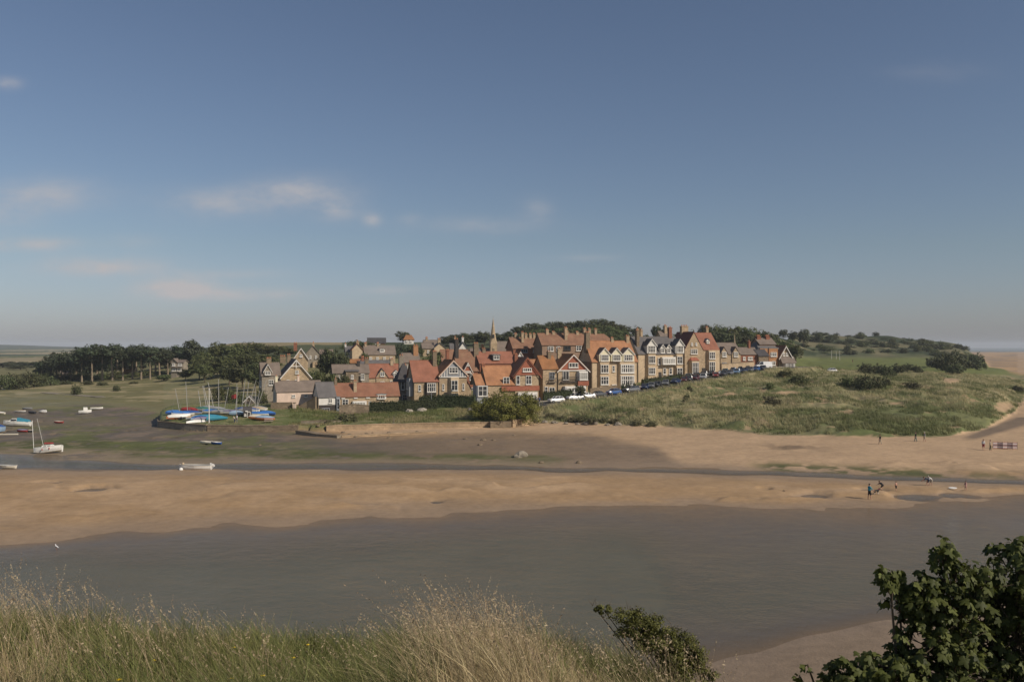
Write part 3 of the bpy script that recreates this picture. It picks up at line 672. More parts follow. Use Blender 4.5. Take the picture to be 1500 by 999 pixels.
row_of('low', 'shrub', [(8,545,300,30),(24,543,305,34),(44,541,318,30),(58,545,322,24),(74,548,330,24),(96,556,335,22),(128,556,330,18),(150,558,325,16),(196,558,322,14)],
       'dark bush at the foot of the pine belt beyond the marsh', 'bush', 'bushes below the pine belt')
row_of('low', 'shrub', [(112,561,276,15),(171,562,290,10)], ['round dark bush alone on the pale grass before the pines', 'small upright bush alone on the marsh grass'], 'bush', 'single bushes on the marsh')
# far trees and hedgerow woods on the plain, left
row_of('round', 'shrub', [(4,531,620,44),(22,529,640,40),(42,531,650,40),(60,529,640,36),(30,534,560,34)], 'dark rounded tree in the far wood edging the pale field', 'tree', 'trees of the far wood')
# tall windswept tree and the wood between pines and village
row_of('wind', 'pine', [(283,498,355,38),(262,506,362,38)], ['big windswept dark pine leaning over the wood above the stone house', 'windswept dark tree close above the stone house in the wood'], 'tree', 'windswept trees above the wood')
row_of('round', 'leaf', [(245,516,372,28),(298,512,350,26),(318,500,362,30),(340,503,360,28),(356,501,365,30),(374,500,368,28),(392,504,360,28),(408,505,355,26),(424,510,345,24)],
       'broad green tree along the wood top beside the hill', 'tree', 'broadleaf trees along the wood top')
row_of('round', 'leaf', [(292,522,318,30),(310,522,312,34),(328,519,312,34),(344,515,320,34),(362,514,318,36),(380,517,312,34),(398,520,316,30),(300,530,300,26),(272,540,322,18),(240,548,330,20)],
       'dense green tree in the middle of the wood beyond the dinghies', 'tree', 'broadleaf trees in the wood')
row_of('round', 'shrub', [(336,530,282,32),(355,528,272,36),(374,530,262,34),(388,540,250,22)],
       'dark low-branched tree fronting the wood behind the boat shed', 'tree', 'dark trees at the front of the wood')
row_of('low', 'leaf', [(322,562,235,26),(338,566,228,22),(351,570,222,18),(365,574,219,14),(384,566,222,16)], 'leafy bush behind the drying dinghies near the boat shed', 'bush', 'bushes behind the dinghies')
row_of('low', 'yellowgreen', [(366,580,214,14)], 'yellow green bush in front of the white-trimmed boat shed', 'bush', None)
# village trees
row_of('round', 'leaf', [(560,528,262,14),(604,520,288,16),(652,530,246,14),(712,516,300,16),(738,522,290,14),(690,520,300,16),(534,516,300,12)], ['small garden tree behind the slate house ridge', 'tree beside the orange-topped chimney house', 'tree squeezed behind the timbered gable chimney', 'small tree just left of the church tower', 'small tree at the end of the church nave', 'small tree left of the low white-walled house', 'small tree between white houses and slate terrace'], 'tree', 'small trees between village roofs')
row_of('round', 'shrub', [(486,507,262,32),(500,514,258,22),(474,516,262,20)], ['large dark tree beside the stone gabled house on the slope', 'dark tree next to the white villa on the slope', 'dark tree leaning towards the stone gabled house'], 'tree', 'dark trees between the village houses')
row_of('round', 'leaf', [(458,540,240,18),(472,543,236,18),(488,545,234,18),(505,546,232,16),(494,534,246,20)], 'garden tree behind the slate cottage roofs', 'tree', 'garden trees behind the cottages')
row_of('round', 'pine', [(587,503,330,22),(580,512,322,18)], ['dark conifer-like tree on the slope above the dormer cottages', 'dark tree just below the hilltop bungalow slope'], 'tree', 'trees on the village slope')
row_of('round', 'shrub', [(590,484,430,20)], 'lone round tree against the sky beside the hilltop bungalow', 'tree', None)
row_of('round', 'leaf', [(600,505,335,26),(612,508,330,20)], 'leafy tree on the bank below the hilltop bungalow', 'tree', 'bank trees below the bungalow')
row_of('round', 'leaf', [(634,513,262,30),(622,520,258,18),(645,515,266,18)], 'green tree behind the big red-roofed house with timbered gable', 'tree', 'trees behind the timbered gable house')
row_of('low', 'leaf', [(520,497,405,26),(538,499,400,26),(552,503,395,20),(506,505,392,20)], 'scrubby thicket below the hilltop terrace', 'bush', 'thicket under the hilltop terrace')
row_of('round', 'shrub', [(655,492,400,26),(668,489,398,26),(682,487,395,28),(697,486,398,26),(710,484,395,24),(735,487,400,24),(748,484,402,24)], 'dark tree in the wood behind the church spire', 'tree', 'trees behind the church spire')
tops = [(765,476),(780,472),(795,473),(810,470),(826,471),(842,469),(858,468),(874,466),(888,468),(902,473),(916,477)]
row_of('round', 'shrub', [(u, y, 430+(i % 2)*12, 30) for i, (u, y) in enumerate(tops)], 'dark skyline tree of the hilltop wood behind brown terrace', 'tree', 'trees of the hilltop wood')
row_of('round', 'leaf', [(u+8, y+9, 405+(i % 2)*8, 28) for i, (u, y) in enumerate(tops[:-1])], 'green tree on the near edge of the wooded hilltop', 'tree', 'trees of the hilltop wood edge')
row_of('round', 'leaf', [(u+4, y+18, 385, 26) for i, (u, y) in enumerate(tops) if i > 4], 'low green tree on wooded hill behind terrace chimneys', 'tree', 'trees low on the hilltop wood')
row_of('round', 'shrub', [(933,476,400,13),(962,474,400,15),(975,477,402,14),(1030,474,410,16)], ['small round tree on the skyline between two tall chimneys', 'round skyline tree behind the white-gabled house', 'smaller skyline tree beside the white-gabled house chimney', 'skyline tree just over the broad chimney of the stone gabled house'], 'tree', 'single skyline trees above the terrace')
row_of('low', 'leaf', [(925,488,392,30),(945,487,392,30),(965,488,390,30),(905,488,390,26),(990,485,396,26),(1010,482,398,28)], 'low scrub tree on the green slope behind the terrace', 'bush', 'scrub on the slope behind the terrace')
t2 = [(1045,474),(1058,475),(1072,476),(1086,477),(1100,479),(1114,482),(1128,484)]
row_of('round', 'leaf', [(u, y, 400+(i % 2)*8, 24) for i, (u, y) in enumerate(t2)], 'crest tree of the wood behind the stone hall', 'tree', 'trees of the wood behind the hall')
row_of('round', 'shrub', [(u+2, y+11, 380, 24) for i, (u, y) in enumerate(t2)], 'darker lower tree of the wood behind the stone hall', 'tree', 'lower trees of the wood behind the hall')
row_of('round', 'leaf', [(1066,500,350,22),(1086,502,350,20),(1140,493,372,22),(1155,497,368,22),(1166,503,362,20),(1104,500,356,20)], 'garden tree behind the hall and end house', 'tree', 'garden trees behind the hall')
row_of('round', 'shrub', [(1147,482,560,13),(1162,484,560,15),(1177,481,560,16),(1200,487,620,11),(1216,489,640,9)], ['round tree standing out on the crest by the last house', 'broad round crest tree next to two others', 'tallest round tree on the crest of the golf hill', 'small dark tree on the grassy crest', 'tiny dark tree on the grassy crest beyond the round ones'], 'tree', 'round trees on the golf hill crest')
row_of('low', 'shrub', [(1258,492,690,12),(1240,493,690,10),(1275,496,690,16),(1296,496,700,12),(1323,494,740,6),(1345,497,760,14),(1358,499,770,16),(1380,503,800,9),(1400,504,805,9),(1415,509,840,10),(1222,497,660,14),(1228,502,650,10),(1211,508,640,10),(1236,512,600,14),(1250,514,590,9),(1282,512,600,18),(1310,514,600,16),(1338,505,640,14),(1346,513,620,12),(1190,516,560,12),(1206,518,540,14)],
       'dark gorse bush on the rough hillside behind the golf green', 'bush', 'gorse on the golf hillside')
_r = np.random.default_rng(77)
row_of('low', 'shrub', [(float(a), float(b), float(c), float(w_)) for a, b, c, w_ in [(1185+_r.random()*230, None, 560+_r.random()*190, 8+_r.random()*10) for _ in range(0)]], '', '', '')
for _i in range(70):
    _u = 1160+_r.random()*260; _D = 560+_r.random()*180; _x, _y = XY(_u, _D); _z = Z(_x, _y); plant('low', 'shrub' if _i % 2 else 'leaf', _i % 3, (_x, _y, _z-.4), 2.8+_r.random()*3.2, 5+_r.random()*6, 'low thorn scrub patch on the rough slope of the golf hill', 'bush', 'scrub patches on the golf hill')
# the big bushes on the dunes
def row_base(kind, m, items, label, cat, group, name=None):
    """items: (u, y_top, y_base, width_px): stands where the photo row y_base meets the ground"""
    out = []
    for (u, yt, yb, wp) in items: p = on_ground(u, yb, 150, 420); out.append((u, yt, p.y, wp))
    row_of(kind, m, out, label, cat, group, name=name)
row_base('low', 'shrub', [(1256,549,568,16),(1268,545,572,26),(1284,547,571,24),(1297,551,564,16)], 'dense dark shrub of the front thicket on the dune', 'shrub', 'front dune thicket')
row_base('low', 'shrub', [(1268,530,547,24),(1282,531,548,24),(1298,533,552,26),(1315,531,546,24),(1331,531,544,22),(1343,534,545,16)], 'dark shrub of the long rear thicket on the dune', 'shrub', 'rear dune thicket')
row_base('low', 'shrub', [(1368,521,538,24),(1380,514,543,26),(1394,512,546,30),(1406,517,545,28),(1398,530,547,24),(1418,526,538,22),(1430,514,534,26)], 'tall dark shrub of the big clump beside the far beach', 'shrub', 'big shrub clump by the beach')
row_base('low', 'olive', [(1336,556,571,28)], 'single brownish bush in the dune grass before the thickets', 'shrub', None)
row_base('low', 'olive', [(1131,577,594,28)], 'rounded brown green bush in the pale marram grass', 'shrub', None)
row_base('low', 'shrub', [(1010,564,573,9),(1006,576,583,9),(1004,582,588,11)], ['upright dark shrub on the slope below the parked cars', 'little dark bush under the upright shrub', 'lowest little dark bush on the slope below the cars'], 'shrub', 'small shrubs below the cars')
row_base('low', 'leaf', [(1128,559,569,14),(1150,540,550,24),(1172,546,562,30),(1090,536,541,12),(1240,548,566,22)], ['green mound of bush above the marram', 'brownish scrub mound at the road end', 'scrub on the slope right of the white-gabled end house', 'garden bush by the hall wall', 'green bush fronting the dark thicket'], 'shrub', 'mixed shrubs on the dune top')
row_base('low', 'shrub', [(1490,563,574,22)], 'low dark bush at the sandy edge beside the far beach', 'shrub', None)
row_of('low', 'olive', [(508,603,180,34),(478,612,176,20)], ['straggly brown shrub on the bank above the stone ledge', 'small straggly shrub at the lawn edge above the stone ledge'], 'shrub', 'shrubs above the stone ledge')
for j, (u, y) in enumerate([(808,612),(822,616),(838,618),(852,616),(868,619),(884,618),(900,620),(932,623),(955,624)]):
    p = on_ground(u, y, 150, 230); plant('low', 'olive', j % 3, p+Vector((0,0,-.2)), 1.5, 2.6, 'grey green clump at the dune foot, '+ORD[j]+' from the big bush', 'shrub', 'clumps along the dune foot')
# the big round bush over the wall
big = tree('spreading_bush', 'huge wind-shaped green bush spreading over the sea wall', 'bush', None, GZ(741, 181.5)+Vector((0,0,-.5)), 8.0, 16.5, 'low', 'bushgreen', seed=5, leaf=.30, n=24000)
big.name = 'spreading_bush'
row_of('round', 'shrub', [(850,562,207,16)], 'small round clipped tree before the red-gabled house', 'tree', None)

def box_hedge(name, label, pts, h, t, m='hedge', n=1500, seed=1, group='garden hedges', leaf=.3):
    """clipped hedge following ground points; uneven leafy surface over a closed core"""
    r = np.random.default_rng(seed); root = empty(name, pts[0]); tag(root, label, 'hedge', group)
    core = MB(); P_ = [Vector(p)-Vector(pts[0]) for p in pts]; cen = []; nb = []
    for i in range(len(P_)-1):
        a, b = P_[i], P_[i+1]; d = (b-a); L = d.length; dx = d.normalized(); s = Vector((-dx.y, dx.x, 0))
        q = [a-s*t*.4, b-s*t*.4, b+s*t*.4, a+s*t*.4]; core.poly([*[v+Vector((0,0,-.5)) for v in q], *[v+Vector((0,0,h*.9)) for v in q]], [(0,1,5,4),(1,2,6,5),(2,3,7,6),(3,0,4,7),(4,5,6,7)])
        k = int(n*L/sum((P_[j+1]-P_[j]).length for j in range(len(P_)-1)))
        for _ in range(k):
            f = r.random(); w = r.random(); c = a+d*f
            if w < .45: c = c-s*t*(.42+.14*r.random())+Vector((0,0,h*r.random())); o = -s
            elif w < .85: c = c+s*t*(r.random()-.5)+Vector((0,0,h*(.88+.2*r.random()**2))); o = Vector((0,0,1))
            else: c = c+s*t*.48+Vector((0,0,h*r.random())); o = s
            cen.append(c); nb.append(o*1.3)
    core.build('hedge_core', M['hedge'], root)
    V, Fc = leaf_quads(np.array(cen), np.array(nb), leaf, r); np_mesh('foliage', V, Fc, M[m], root)
    return root
box_hedge('garden_hedge', 'long clipped hedge in front of the red-roofed cottage lawn', [GZ(541,196), GZ(590,197), GZ(640,199)], 2.5, 1.6, n=2200, seed=2)
box_hedge('garden_hedge', 'tall clipped hedge under the bay windows of the timbered gable house', [GZ(614,203), GZ(655,203), GZ(696,202)], 2.9, 1.6, n=2200, seed=3)
box_hedge('garden_hedge', 'dark hedge behind the white car by the red-gabled house', [GZ(796,209), GZ(815,210), GZ(838,211)], 2.2, 1.2, n=900, seed=4)
box_hedge('garden_hedge', 'dark hedge before the white-gabled stone house', [GZ(941,228), GZ(962,231), GZ(1000,238)], 1.9, 1.2, n=1200, seed=5)
box_hedge('garden_hedge', 'low brown hedge along the garden of the broad stone gabled house', [GZ(1003,241), GZ(1030,245)], 1.2, 1.0, n=500, seed=6)
for j, u in enumerate((913, 920.5, 930)):
    p = GZ(u, 217.5); plant('low', 'hedge', j, p, 2.6, 1.5, 'clipped cone shrub before the orange-roofed house, ' + ['nearest the bay', 'middle of three', 'last before the creeper'][j], 'shrub', 'clipped cones by the orange-roofed house', 'cone_shrub')

# ---------------------------------------------------------------- grasses on the dunes and marsh: past counting
def blades(P0, h, w, lean, r, colors, segs=2):
    """thin tapering blades; returns V,F,col"""
    n = len(P0); ang = r.random(n)*2*np.pi; side = np.stack([np.cos(ang), np.sin(ang), np.zeros(n)], 1)
    V = []; 
    for k in range(segs+1):
        f = k/segs; c = P0+lean*(f**1.8)[None] if False else P0+lean*(f**1.8)+np.stack([np.zeros(n), np.zeros(n), h*f*(1-.12*f)], 1)
        ww = (w*(1-f*.92))[:, None]*.5; V.append(c-side*ww); V.append(c+side*ww)
    V = np.stack(V, 1); m = 2*(segs+1); base = (np.arange(n)*m)[:, None]; Fs = []
    for k in range(segs): Fs.append(base+np.array([[2*k, 2*k+1, 2*k+3, 2*k+2]]))
    return V.reshape(-1, 3), np.concatenate(Fs, 0), np.repeat(colors, m, 0)
def grass_mat(name, trans=.3):
    t = NT(name); a = t.n("ShaderNodeVertexColor"); a.layer_name = 'Col'; t.l(a.outputs[0], t.b.inputs['Base Color']); t.b.inputs['Roughness'].default_value = .55; t.b.inputs['Specular IOR Level'].default_value = .25
    tl = t.n("ShaderNodeBsdfTranslucent"); t.l(a.outputs[0], tl.inputs[0]); ms = t.n("ShaderNodeMixShader"); ms.inputs[0].default_value = trans
    t.l(t.b.outputs[0], ms.inputs[1]); t.l(tl.outputs[0], ms.inputs[2]); t.l(ms.outputs[0], t.out.inputs[0]); return t.m
M['grass'] = grass_mat('grass_blades')
r = np.random.default_rng(21)
nt_ = 34000; D = 158+(r.random(nt_)**1.25)*170; u = 770+r.random(nt_)*760; X = (u-750)*D/F
tz = terrain(X, D); y = HOR+(CZ-tz)*F/D; dr, _ = dseg(X, D)
dn = fbm(X/5, D/5, 81, 4)
scar = np.zeros(len(u), bool)
for (cu, cy, ru, ry) in [(1392,558,12,5),(1210,641,12,5),(1150,575,22,3),(1310,590,10,3),(1068,578,14,3),(940,600,9,3),(1470,596,16,8)]: scar |= ((u-cu)/ru)**2+((y-cy)/ry)**2 < .9
ok = ~scar & (y < foot_y(u)+(fbm(X/7, D/7, 71, 4)-.5)*7-1) & (dr > 5.5) & (dn > .36) & ((D < 250) | (u > 1120)) & (D < np.interp(u, [770,800,870,950,1050,1130,1200,1500], [199,203,206,219,241,262,330,330]))
X, D, tz, u, y, dn = (a[ok] for a in (X, D, tz, u, y, dn)); k = 7; n = len(X)*k
bx = np.repeat(X, k)+r.normal(size=n)*.28; by = np.repeat(D, k)+r.normal(size=n)*.28; bz = np.repeat(tz, k)-.05
straw = sst(np.repeat(fbm(X/7, D/9, 83, 4), k)+r.normal(size=n)*.05, .38, .54)*(1-.75*np.repeat(sst(u, 1080, 1260)*sst(y, 585, 604), k))
c1 = np.array([.15,.165,.062]); c2 = np.array([.42,.37,.20]); colr = (c1*(1-straw)[:, None]+c2*straw[:, None])*(.75+.5*r.random(n))[:, None]
hh = (.55+.5*r.random(n))*(.6+np.repeat(dn, k)*.8); ln = np.stack([-.25*hh+r.normal(size=n)*.22, r.normal(size=n)*.22, np.zeros(n)], 1)
V, Fc, cc = blades(np.stack([bx, by, bz], 1), hh, np.full(n, .085), ln, r, colr)
dg = np_mesh('dune_grass', V, Fc, M['grass'], attrs={'Col': cc}); tag(dg, 'tussocky marram grass, straw coloured and green, over the dunes', kind='stuff')
# bank and marsh grass on the village side
nt_ = 16000; u = 240+r.random(nt_)*560; D = 172+r.random(nt_)*36; X = (u-750)*D/F; tz = terrain(X, D)
ins = pip(X, D, HEAD); ok = ins & (fbm(X/4, D/4, 87, 3) > .38) & ((u > 425) | (r.random(nt_) < .35)); X, D, tz, u = (a[ok] for a in (X, D, tz, u)); k = 4; n = len(X)*k
st = sst(np.repeat(fbm(X/6, D/6, 84, 3), k), .45, .65); colr = (np.array([.15,.165,.055])*(1-st)[:, None]+np.array([.31,.26,.13])*st[:, None])*(.7+.6*r.random(n))[:, None]
hh = np.where(np.repeat(u, k) > 425, .35+.4*r.random(n), .12+.12*r.random(n))
V, Fc, cc = blades(np.stack([np.repeat(X, k)+r.normal(size=n)*.25, np.repeat(D, k)+r.normal(size=n)*.25, np.repeat(tz, k)-.03], 1), hh, np.full(n, .08), r.normal(size=(n, 3))*[.12,.12,0], r, colr)
bg_ = np_mesh('bank_grass', V, Fc, M['grass'], attrs={'Col': cc}); tag(bg_, 'rough green and straw grass behind the sea wall', kind='stuff')
# ---------------------------------------------------------------- houses
class House:
    """local frame: x along the front, y into the building, z up; numbers are photo pixels at the house's distance"""
    def __init__(s, name, label, cat, u, y, D, yaw=0, group=None, z=None):
        p = P(u, y, D); s.k = D/F; s.root = empty(name, p, R(yaw)); tag(s.root, label, cat, group); s.sunk = 14
    def S(s, *a): return [v*s.k for v in a]
    def obj(s, mb, name, m, parent=None, lab=None):
        for i, v in enumerate(mb.v): mb.v[i] = (v[0]*s.k, v[1]*s.k, v[2]*s.k)
        o = mb.build(name, m, parent or s.root)
        if lab: o['label'] = lab
        return o
    def block(s, x0, x1, y0, y1, h, rh=0, ridge='x', wall='sandstone', roof='slate', z0=None, over=1.4, hip=0, lab=None, rlab=None, off=.5):
        z0 = -s.sunk if z0 is None else z0; w = MB(); r_ = MB(); t = .9
        if ridge == 'x':
            ym = y0+(y1-y0)*off; g = 0 if hip else rh
            w.poly([(x0,y0,z0),(x1,y0,z0),(x1,y1,z0),(x0,y1,z0),(x0,y0,h),(x1,y0,h),(x1,y1,h),(x0,y1,h),(x0,ym,h+g),(x1,ym,h+g)],
                   [(0,1,5,4),(2,3,7,6),(1,2,6,9,5),(3,0,4,8,7)] if not hip else [(0,1,5,4),(2,3,7,6),(1,2,6,5),(3,0,4,7)], M[wall])
            if rh:
                sl = rh/(ym-y0); o = over; hx = hip
                e = [(x0-o, y0-o, h-sl*o), (x1+o, y0-o, h-sl*o), (x1+o-hx*1.0, ym, h+rh), (x0-o+hx, ym, h+rh), (x0-o, y1+o, h-sl*o), (x1+o, y1+o, h-sl*o)]
                for fs in ((0,1,2,3), (5,4,3,2)) + (((4,0,3),(1,5,2)) if hip else ()):
                    a = [Vector(e[i]) for i in fs]; up = Vector((0,0,t)); k = len(a)
                    r_.poly([*[v+up*.15 for v in a], *[v+up for v in a]], [tuple(range(k,2*k)), tuple(reversed(range(k)))]+[(i,(i+1)%k,k+(i+1)%k,k+i) for i in range(k)], M[roof])
                r_.tube([Vector(e[3])+Vector((0,0,t)), Vector(e[2])+Vector((0,0,t))], .55, 6, M[roof])
        else:
            xm = x0+(x1-x0)*off; g = 0 if hip else rh
            w.poly([(x0,y0,z0),(x1,y0,z0),(x1,y1,z0),(x0,y1,z0),(x0,y0,h),(x1,y0,h),(x1,y1,h),(x0,y1,h),(xm,y0,h+g),(xm,y1,h+g)],
                   [(0,1,5,8,4),(2,3,7,9,6),(1,2,6,5),(3,0,4,7)] if not hip else [(0,1,5,4),(2,3,7,6),(1,2,6,5),(3,0,4,7)], M[wall])
            if rh:
                sl = rh/(xm-x0); sr = rh/(x1-xm); o = over; hy = hip
                e = [(x0-o, y0-o, h-sl*o), (x0-o, y1+o, h-sl*o), (xm, y1+o, h+rh), (xm, y0-o+hy, h+rh), (x1+o, y0-o, h-sr*o), (x1+o, y1+o, h-sr*o)]
                for fs in ((0,3,2,1), (5,2,3,4)) + (((0,4,3),) if hip else ()):
                    a = [Vector(e[i]) for i in fs]; up = Vector((0,0,t)); k = len(a)
                    r_.poly([*[v+up*.15 for v in a], *[v+up for v in a]], [tuple(range(k,2*k)), tuple(reversed(range(k)))]+[(i,(i+1)%k,k+(i+1)%k,k+i) for i in range(k)], M[roof])
                r_.tube([Vector(e[3])+Vector((0,0,t)), Vector(e[2])+Vector((0,0,t))], .55, 6, M[roof])
        wo_ = s.obj(w, 'wall', None, lab=lab); ro = None
        if rh: ro = s.obj(r_, 'roof', None, lab=rlab)
        else:
            c = MB().box(x0-.6, x1+.6, y0-.6, y1+.6, h+.01, h+.8, M['lead']); ro = s.obj(c, 'roof', None)
        s.last = ro; return ro
    def win(s, x, z, w, h, y=0, nx=2, nz=2, face='f', fr='white', gl='glass', name='window', parent=None):
        """window centred at (x, z) on the plane y (face f) or on the plane x=y (faces l, r)"""
        t = max(.75, w*.07); fo = MB(); b = lambda a0,a1,c0,c1,d0,d1,m: (fo if m == 1 else go).box(a0,a1,d0,d1,c0,c1,None)
        go = MB(); x0, x1, z0, z1 = -w/2, w/2, z-h/2, z+h/2; d = -.9
        for q in ((x0,x0+t,z0,z1),(x1-t,x1,z0,z1),(x0+t,x1-t,z1-t,z1),(x0+t,x1-t,z0,z0+t)): fo.box(q[0],q[1],d,.1,q[2],q[3])
        fo.box(x0-.5,x1+.5,d-.7,.1,z0-.7,z0-.02)
        for i in range(1, nx): xx = x0+w*i/nx; fo.box(xx-t*.4,xx+t*.4,d+.1,.1,z0+t,z1-t)
        for i in range(1, nz):
            zz = z0+h*(i/nz if nz > 2 else .56); e = t*.4
            for j in range(nx):
                a = x0+w*j/nx+t*.45; c = x0+w*(j+1)/nx-t*.45; fo.box(a,c,d+.15,.1,zz-e*.7,zz+e*.7)
        go.poly([(x0+t*.5,-.35,z0+t*.5),(x1-t*.5,-.35,z0+t*.5),(x1-t*.5,-.35,z1-t*.5),(x0+t*.5,-.35,z1-t*.5)], [(0,1,2,3)])
        T = Matrix.Translation((x, y, 0)) if face == 'f' else (Matrix.Translation((y, x, 0)) @ Matrix.Rotation(R(-90 if face == 'l' else 90), 4, 'Z'))
        for m_ in (fo, go): m_.v = [tuple(T @ Vector(v)) for v in m_.v]
        f_ = s.obj(fo, name, M[fr], parent); s.obj(go, 'pane', M[gl], f_); return f_
    def wins(s, xs, z, w, h, **k):
        for x in xs: s.win(x, z, w, h, **k)
    def chim(s, x, y, z0, z1, w=4, d=4, pots=2, wall='sandstone', lab=None):
        b = MB(); b.box(x-w/2,x+w/2,y-d/2,y+d/2,z0,z1); b.box(x-w/2-.5,x+w/2+.5,y-d/2-.5,y+d/2+.5,z1+.01,z1+.9)
        c = s.obj(b, 'chimney', M[wall], lab=lab)
        for i in range(pots):
            px = x-w/2+w*(i+.5)/pots; p = MB().tube([(px,y,z1+.9),(px,y,z1+3.0)], [.75,.6], 8); s.obj(p, 'chimney_pot', M['pot'], c)
    def barge(s, x0, x1, z, rh, y=-1.6, t=1.6, m='white', off=.5, truss=True, over=1.6):
        b = MB(); xm = x0+(x1-x0)*off; a = Vector((x0-over, y, z-over*rh/(xm-x0))); c = Vector((xm, y, z+rh+.2)); e = Vector((x1+over, y, z-over*rh/(x1-xm)))
        for p, q in ((a, c), (c, e)):
            n_ = Vector((0,0,-t)); d = Vector((0,-.7,0)); b.poly([p,q,q+n_,p+n_,p+d,q+d,q+n_+d,p+n_+d], [(4,5,6,7),(0,3,2,1),(0,1,5,4),(3,7,6,2),(0,4,7,3),(1,2,6,5)])
        if truss:
            zz = z+rh*.62; f = .34; b.box(xm-(xm-x0)*f, xm+(x1-xm)*f, y-.5, y+.2, zz-.5, zz+.5); b.box(xm-.4, xm+.4, y-.45, y+.15, zz-rh*.12, z+rh-1.2)
        s.obj(b, 'bargeboard', M[m])
    def dormer(s, x, z, w, h, rh, y=0, depth=10, wall='white', roof='slate', nx=2, barge=True, fr='white', gl='glass', wh=.62):
        b = MB(); x0, x1 = x-w/2, x+w/2
        b.poly([(x0,y,z),(x1,y,z),(x1,y+depth,z),(x0,y+depth,z),(x0,y,z+h),(x1,y,z+h),(x1,y+depth,z+h),(x0,y+depth,z+h),(x,y,z+h+rh),(x,y+depth,z+h+rh)],
               [(0,1,5,8,4),(2,3,7,9,6),(1,2,6,5),(3,0,4,7)])
        d = s.obj(b, 'dormer', M[wall]); r_ = MB(); o = 1.0; sl = rh/(w/2); up = Vector((0,0,.7))
        for sg in (-1, 1):
            a = [Vector((x+sg*(w/2+o), y-o, z+h-sl*o)), Vector((x, y-o, z+h+rh)), Vector((x, y+depth+2, z+h+rh)), Vector((x+sg*(w/2+o), y+depth+2, z+h-sl*o))]
            r_.poly([*[v+up*.1 for v in a], *[v+up for v in a]], [(4,5,6,7),(3,2,1,0),(0,1,5,4),(1,2,6,5),(2,3,7,6),(3,0,4,7)])
        s.obj(r_, 'dormer_roof', M[roof], d)
        s.win(x, z+h*.5, w*.74, h*.86, y=y, nx=nx, nz=2, fr=fr, gl=gl, parent=d)
        if barge:
            bb = MB()
            for sg in (-1, 1):
                p = Vector((x+sg*(w/2+o), y-o-.1, z+h-sl*o)); q = Vector((x, y-o-.1, z+h+rh)); n_ = Vector((0,0,-1.3)); dd = Vector((0,-.5,0))
                bb.poly([p,q,q+n_,p+n_,p+dd,q+dd,q+n_+dd,p+n_+dd], [(4,5,6,7),(0,3,2,1),(0,1,5,4),(3,7,6,2)])
            s.obj(bb, 'bargeboard', M['white'], d)
    def box(s, name, x0, x1, y0, y1, z0, z1, m, parent=None, lab=None):
        return s.obj(MB().box(x0,x1,y0,y1,z0,z1), name, M[m], parent, lab)
    def bay(s, x0, x1, z0, z1, d=4, wall='sandstone_light', rows=((.5,.7),), nx=3, cant=2.5, roof=None, fr='white', y=0, gl='glass', name='bay_window'):
        b = MB(); yy_ = y-d
        b.poly([(x0,y,z0),(x0+cant,yy_,z0),(x1-cant,yy_,z0),(x1,y,z0),(x0,y,z1),(x0+cant,yy_,z1),(x1-cant,yy_,z1),(x1,y,z1)],
               [(0,1,5,4),(1,2,6,5),(2,3,7,6),(4,5,6,7),(3,2,1,0)])
        o = s.obj(b, name, M[wall])
        H_ = z1-z0
        for (zc, hf) in rows: s.win((x0+x1)/2, z0+H_*zc, (x1-x0-2*cant)*.9, H_*hf, y=yy_, nx=nx, nz=2, parent=o, fr=fr, gl=gl)
        if roof:
            r_ = MB(); xm0, xm1 = x0+cant+1, x1-cant-1; r_.poly([(x0-1,y,z1),(x0+cant-.7,yy_-1,z1),(x1-cant+.7,yy_-1,z1),(x1+1,y,z1),(xm0,y,z1+d*.9),(xm1,y,z1+d*.9)], [(0,1,4),(1,2,5,4),(2,3,5),(0,3,2,1)])
            s.obj(r_, 'bay_roof', M[roof], o)
        return o
    def door(s, x, w=5, h=11, y=0, m='darktimber'):
        d = s.obj(MB().box(x-w/2,x+w/2,y-.7,y+.1,.05,h), 'door', M[m]); s.obj(MB().box(x+w*.28,x+w*.36,y-1.0,y-.7,h*.45,h*.5), 'handle', M['alu'], d)

G1 = 'seaside villas along the road'; G2 = 'old houses stepping up the village slope'
# A  grey stone villa with white bargeboards
H = House('stone_villa', 'tall stone villa with white bargeboards behind the pale cottage, dark glazed side', 'house', 432, 592, 228, 24, G2)
H.block(-20, 23, 0, 40, 40, 25, 'y', 'sandstone', 'slate', over=2.2); H.barge(-20, 23, 40, 25, y=-2.4, t=1.9)
H.block(-46, -20.2, 6, 36, 43, 17, 'x', 'greystone', 'slatebrown'); H.win(3, 47, 5, 5, nx=2); H.win(3, 33, 6, 6, nx=2); H.win(-10, 33, 4, 6, nx=1); H.win(3, 18, 6, 8, nx=2)
H.dormer(-38, 43, 11, 6, 10, y=4, depth=12, wall='greystone', roof='slatebrown', barge=True); H.win(-33, 32, 7, 8, y=6, nx=2)
for yy_, zz in ((12, 30), (24, 30)): H.win(yy_, zz, 8, 9, y=-46, face='l', nx=3)
H.chim(-34, 22, 55, 66, 7, 4, 3, 'sandstone_dark'); H.chim(-14, 22, 60, 69, 8, 4, 3, 'sandstone_dark'); H.chim(-3, 36, 60, 71, 5, 4, 2, 'sandstone_dark')
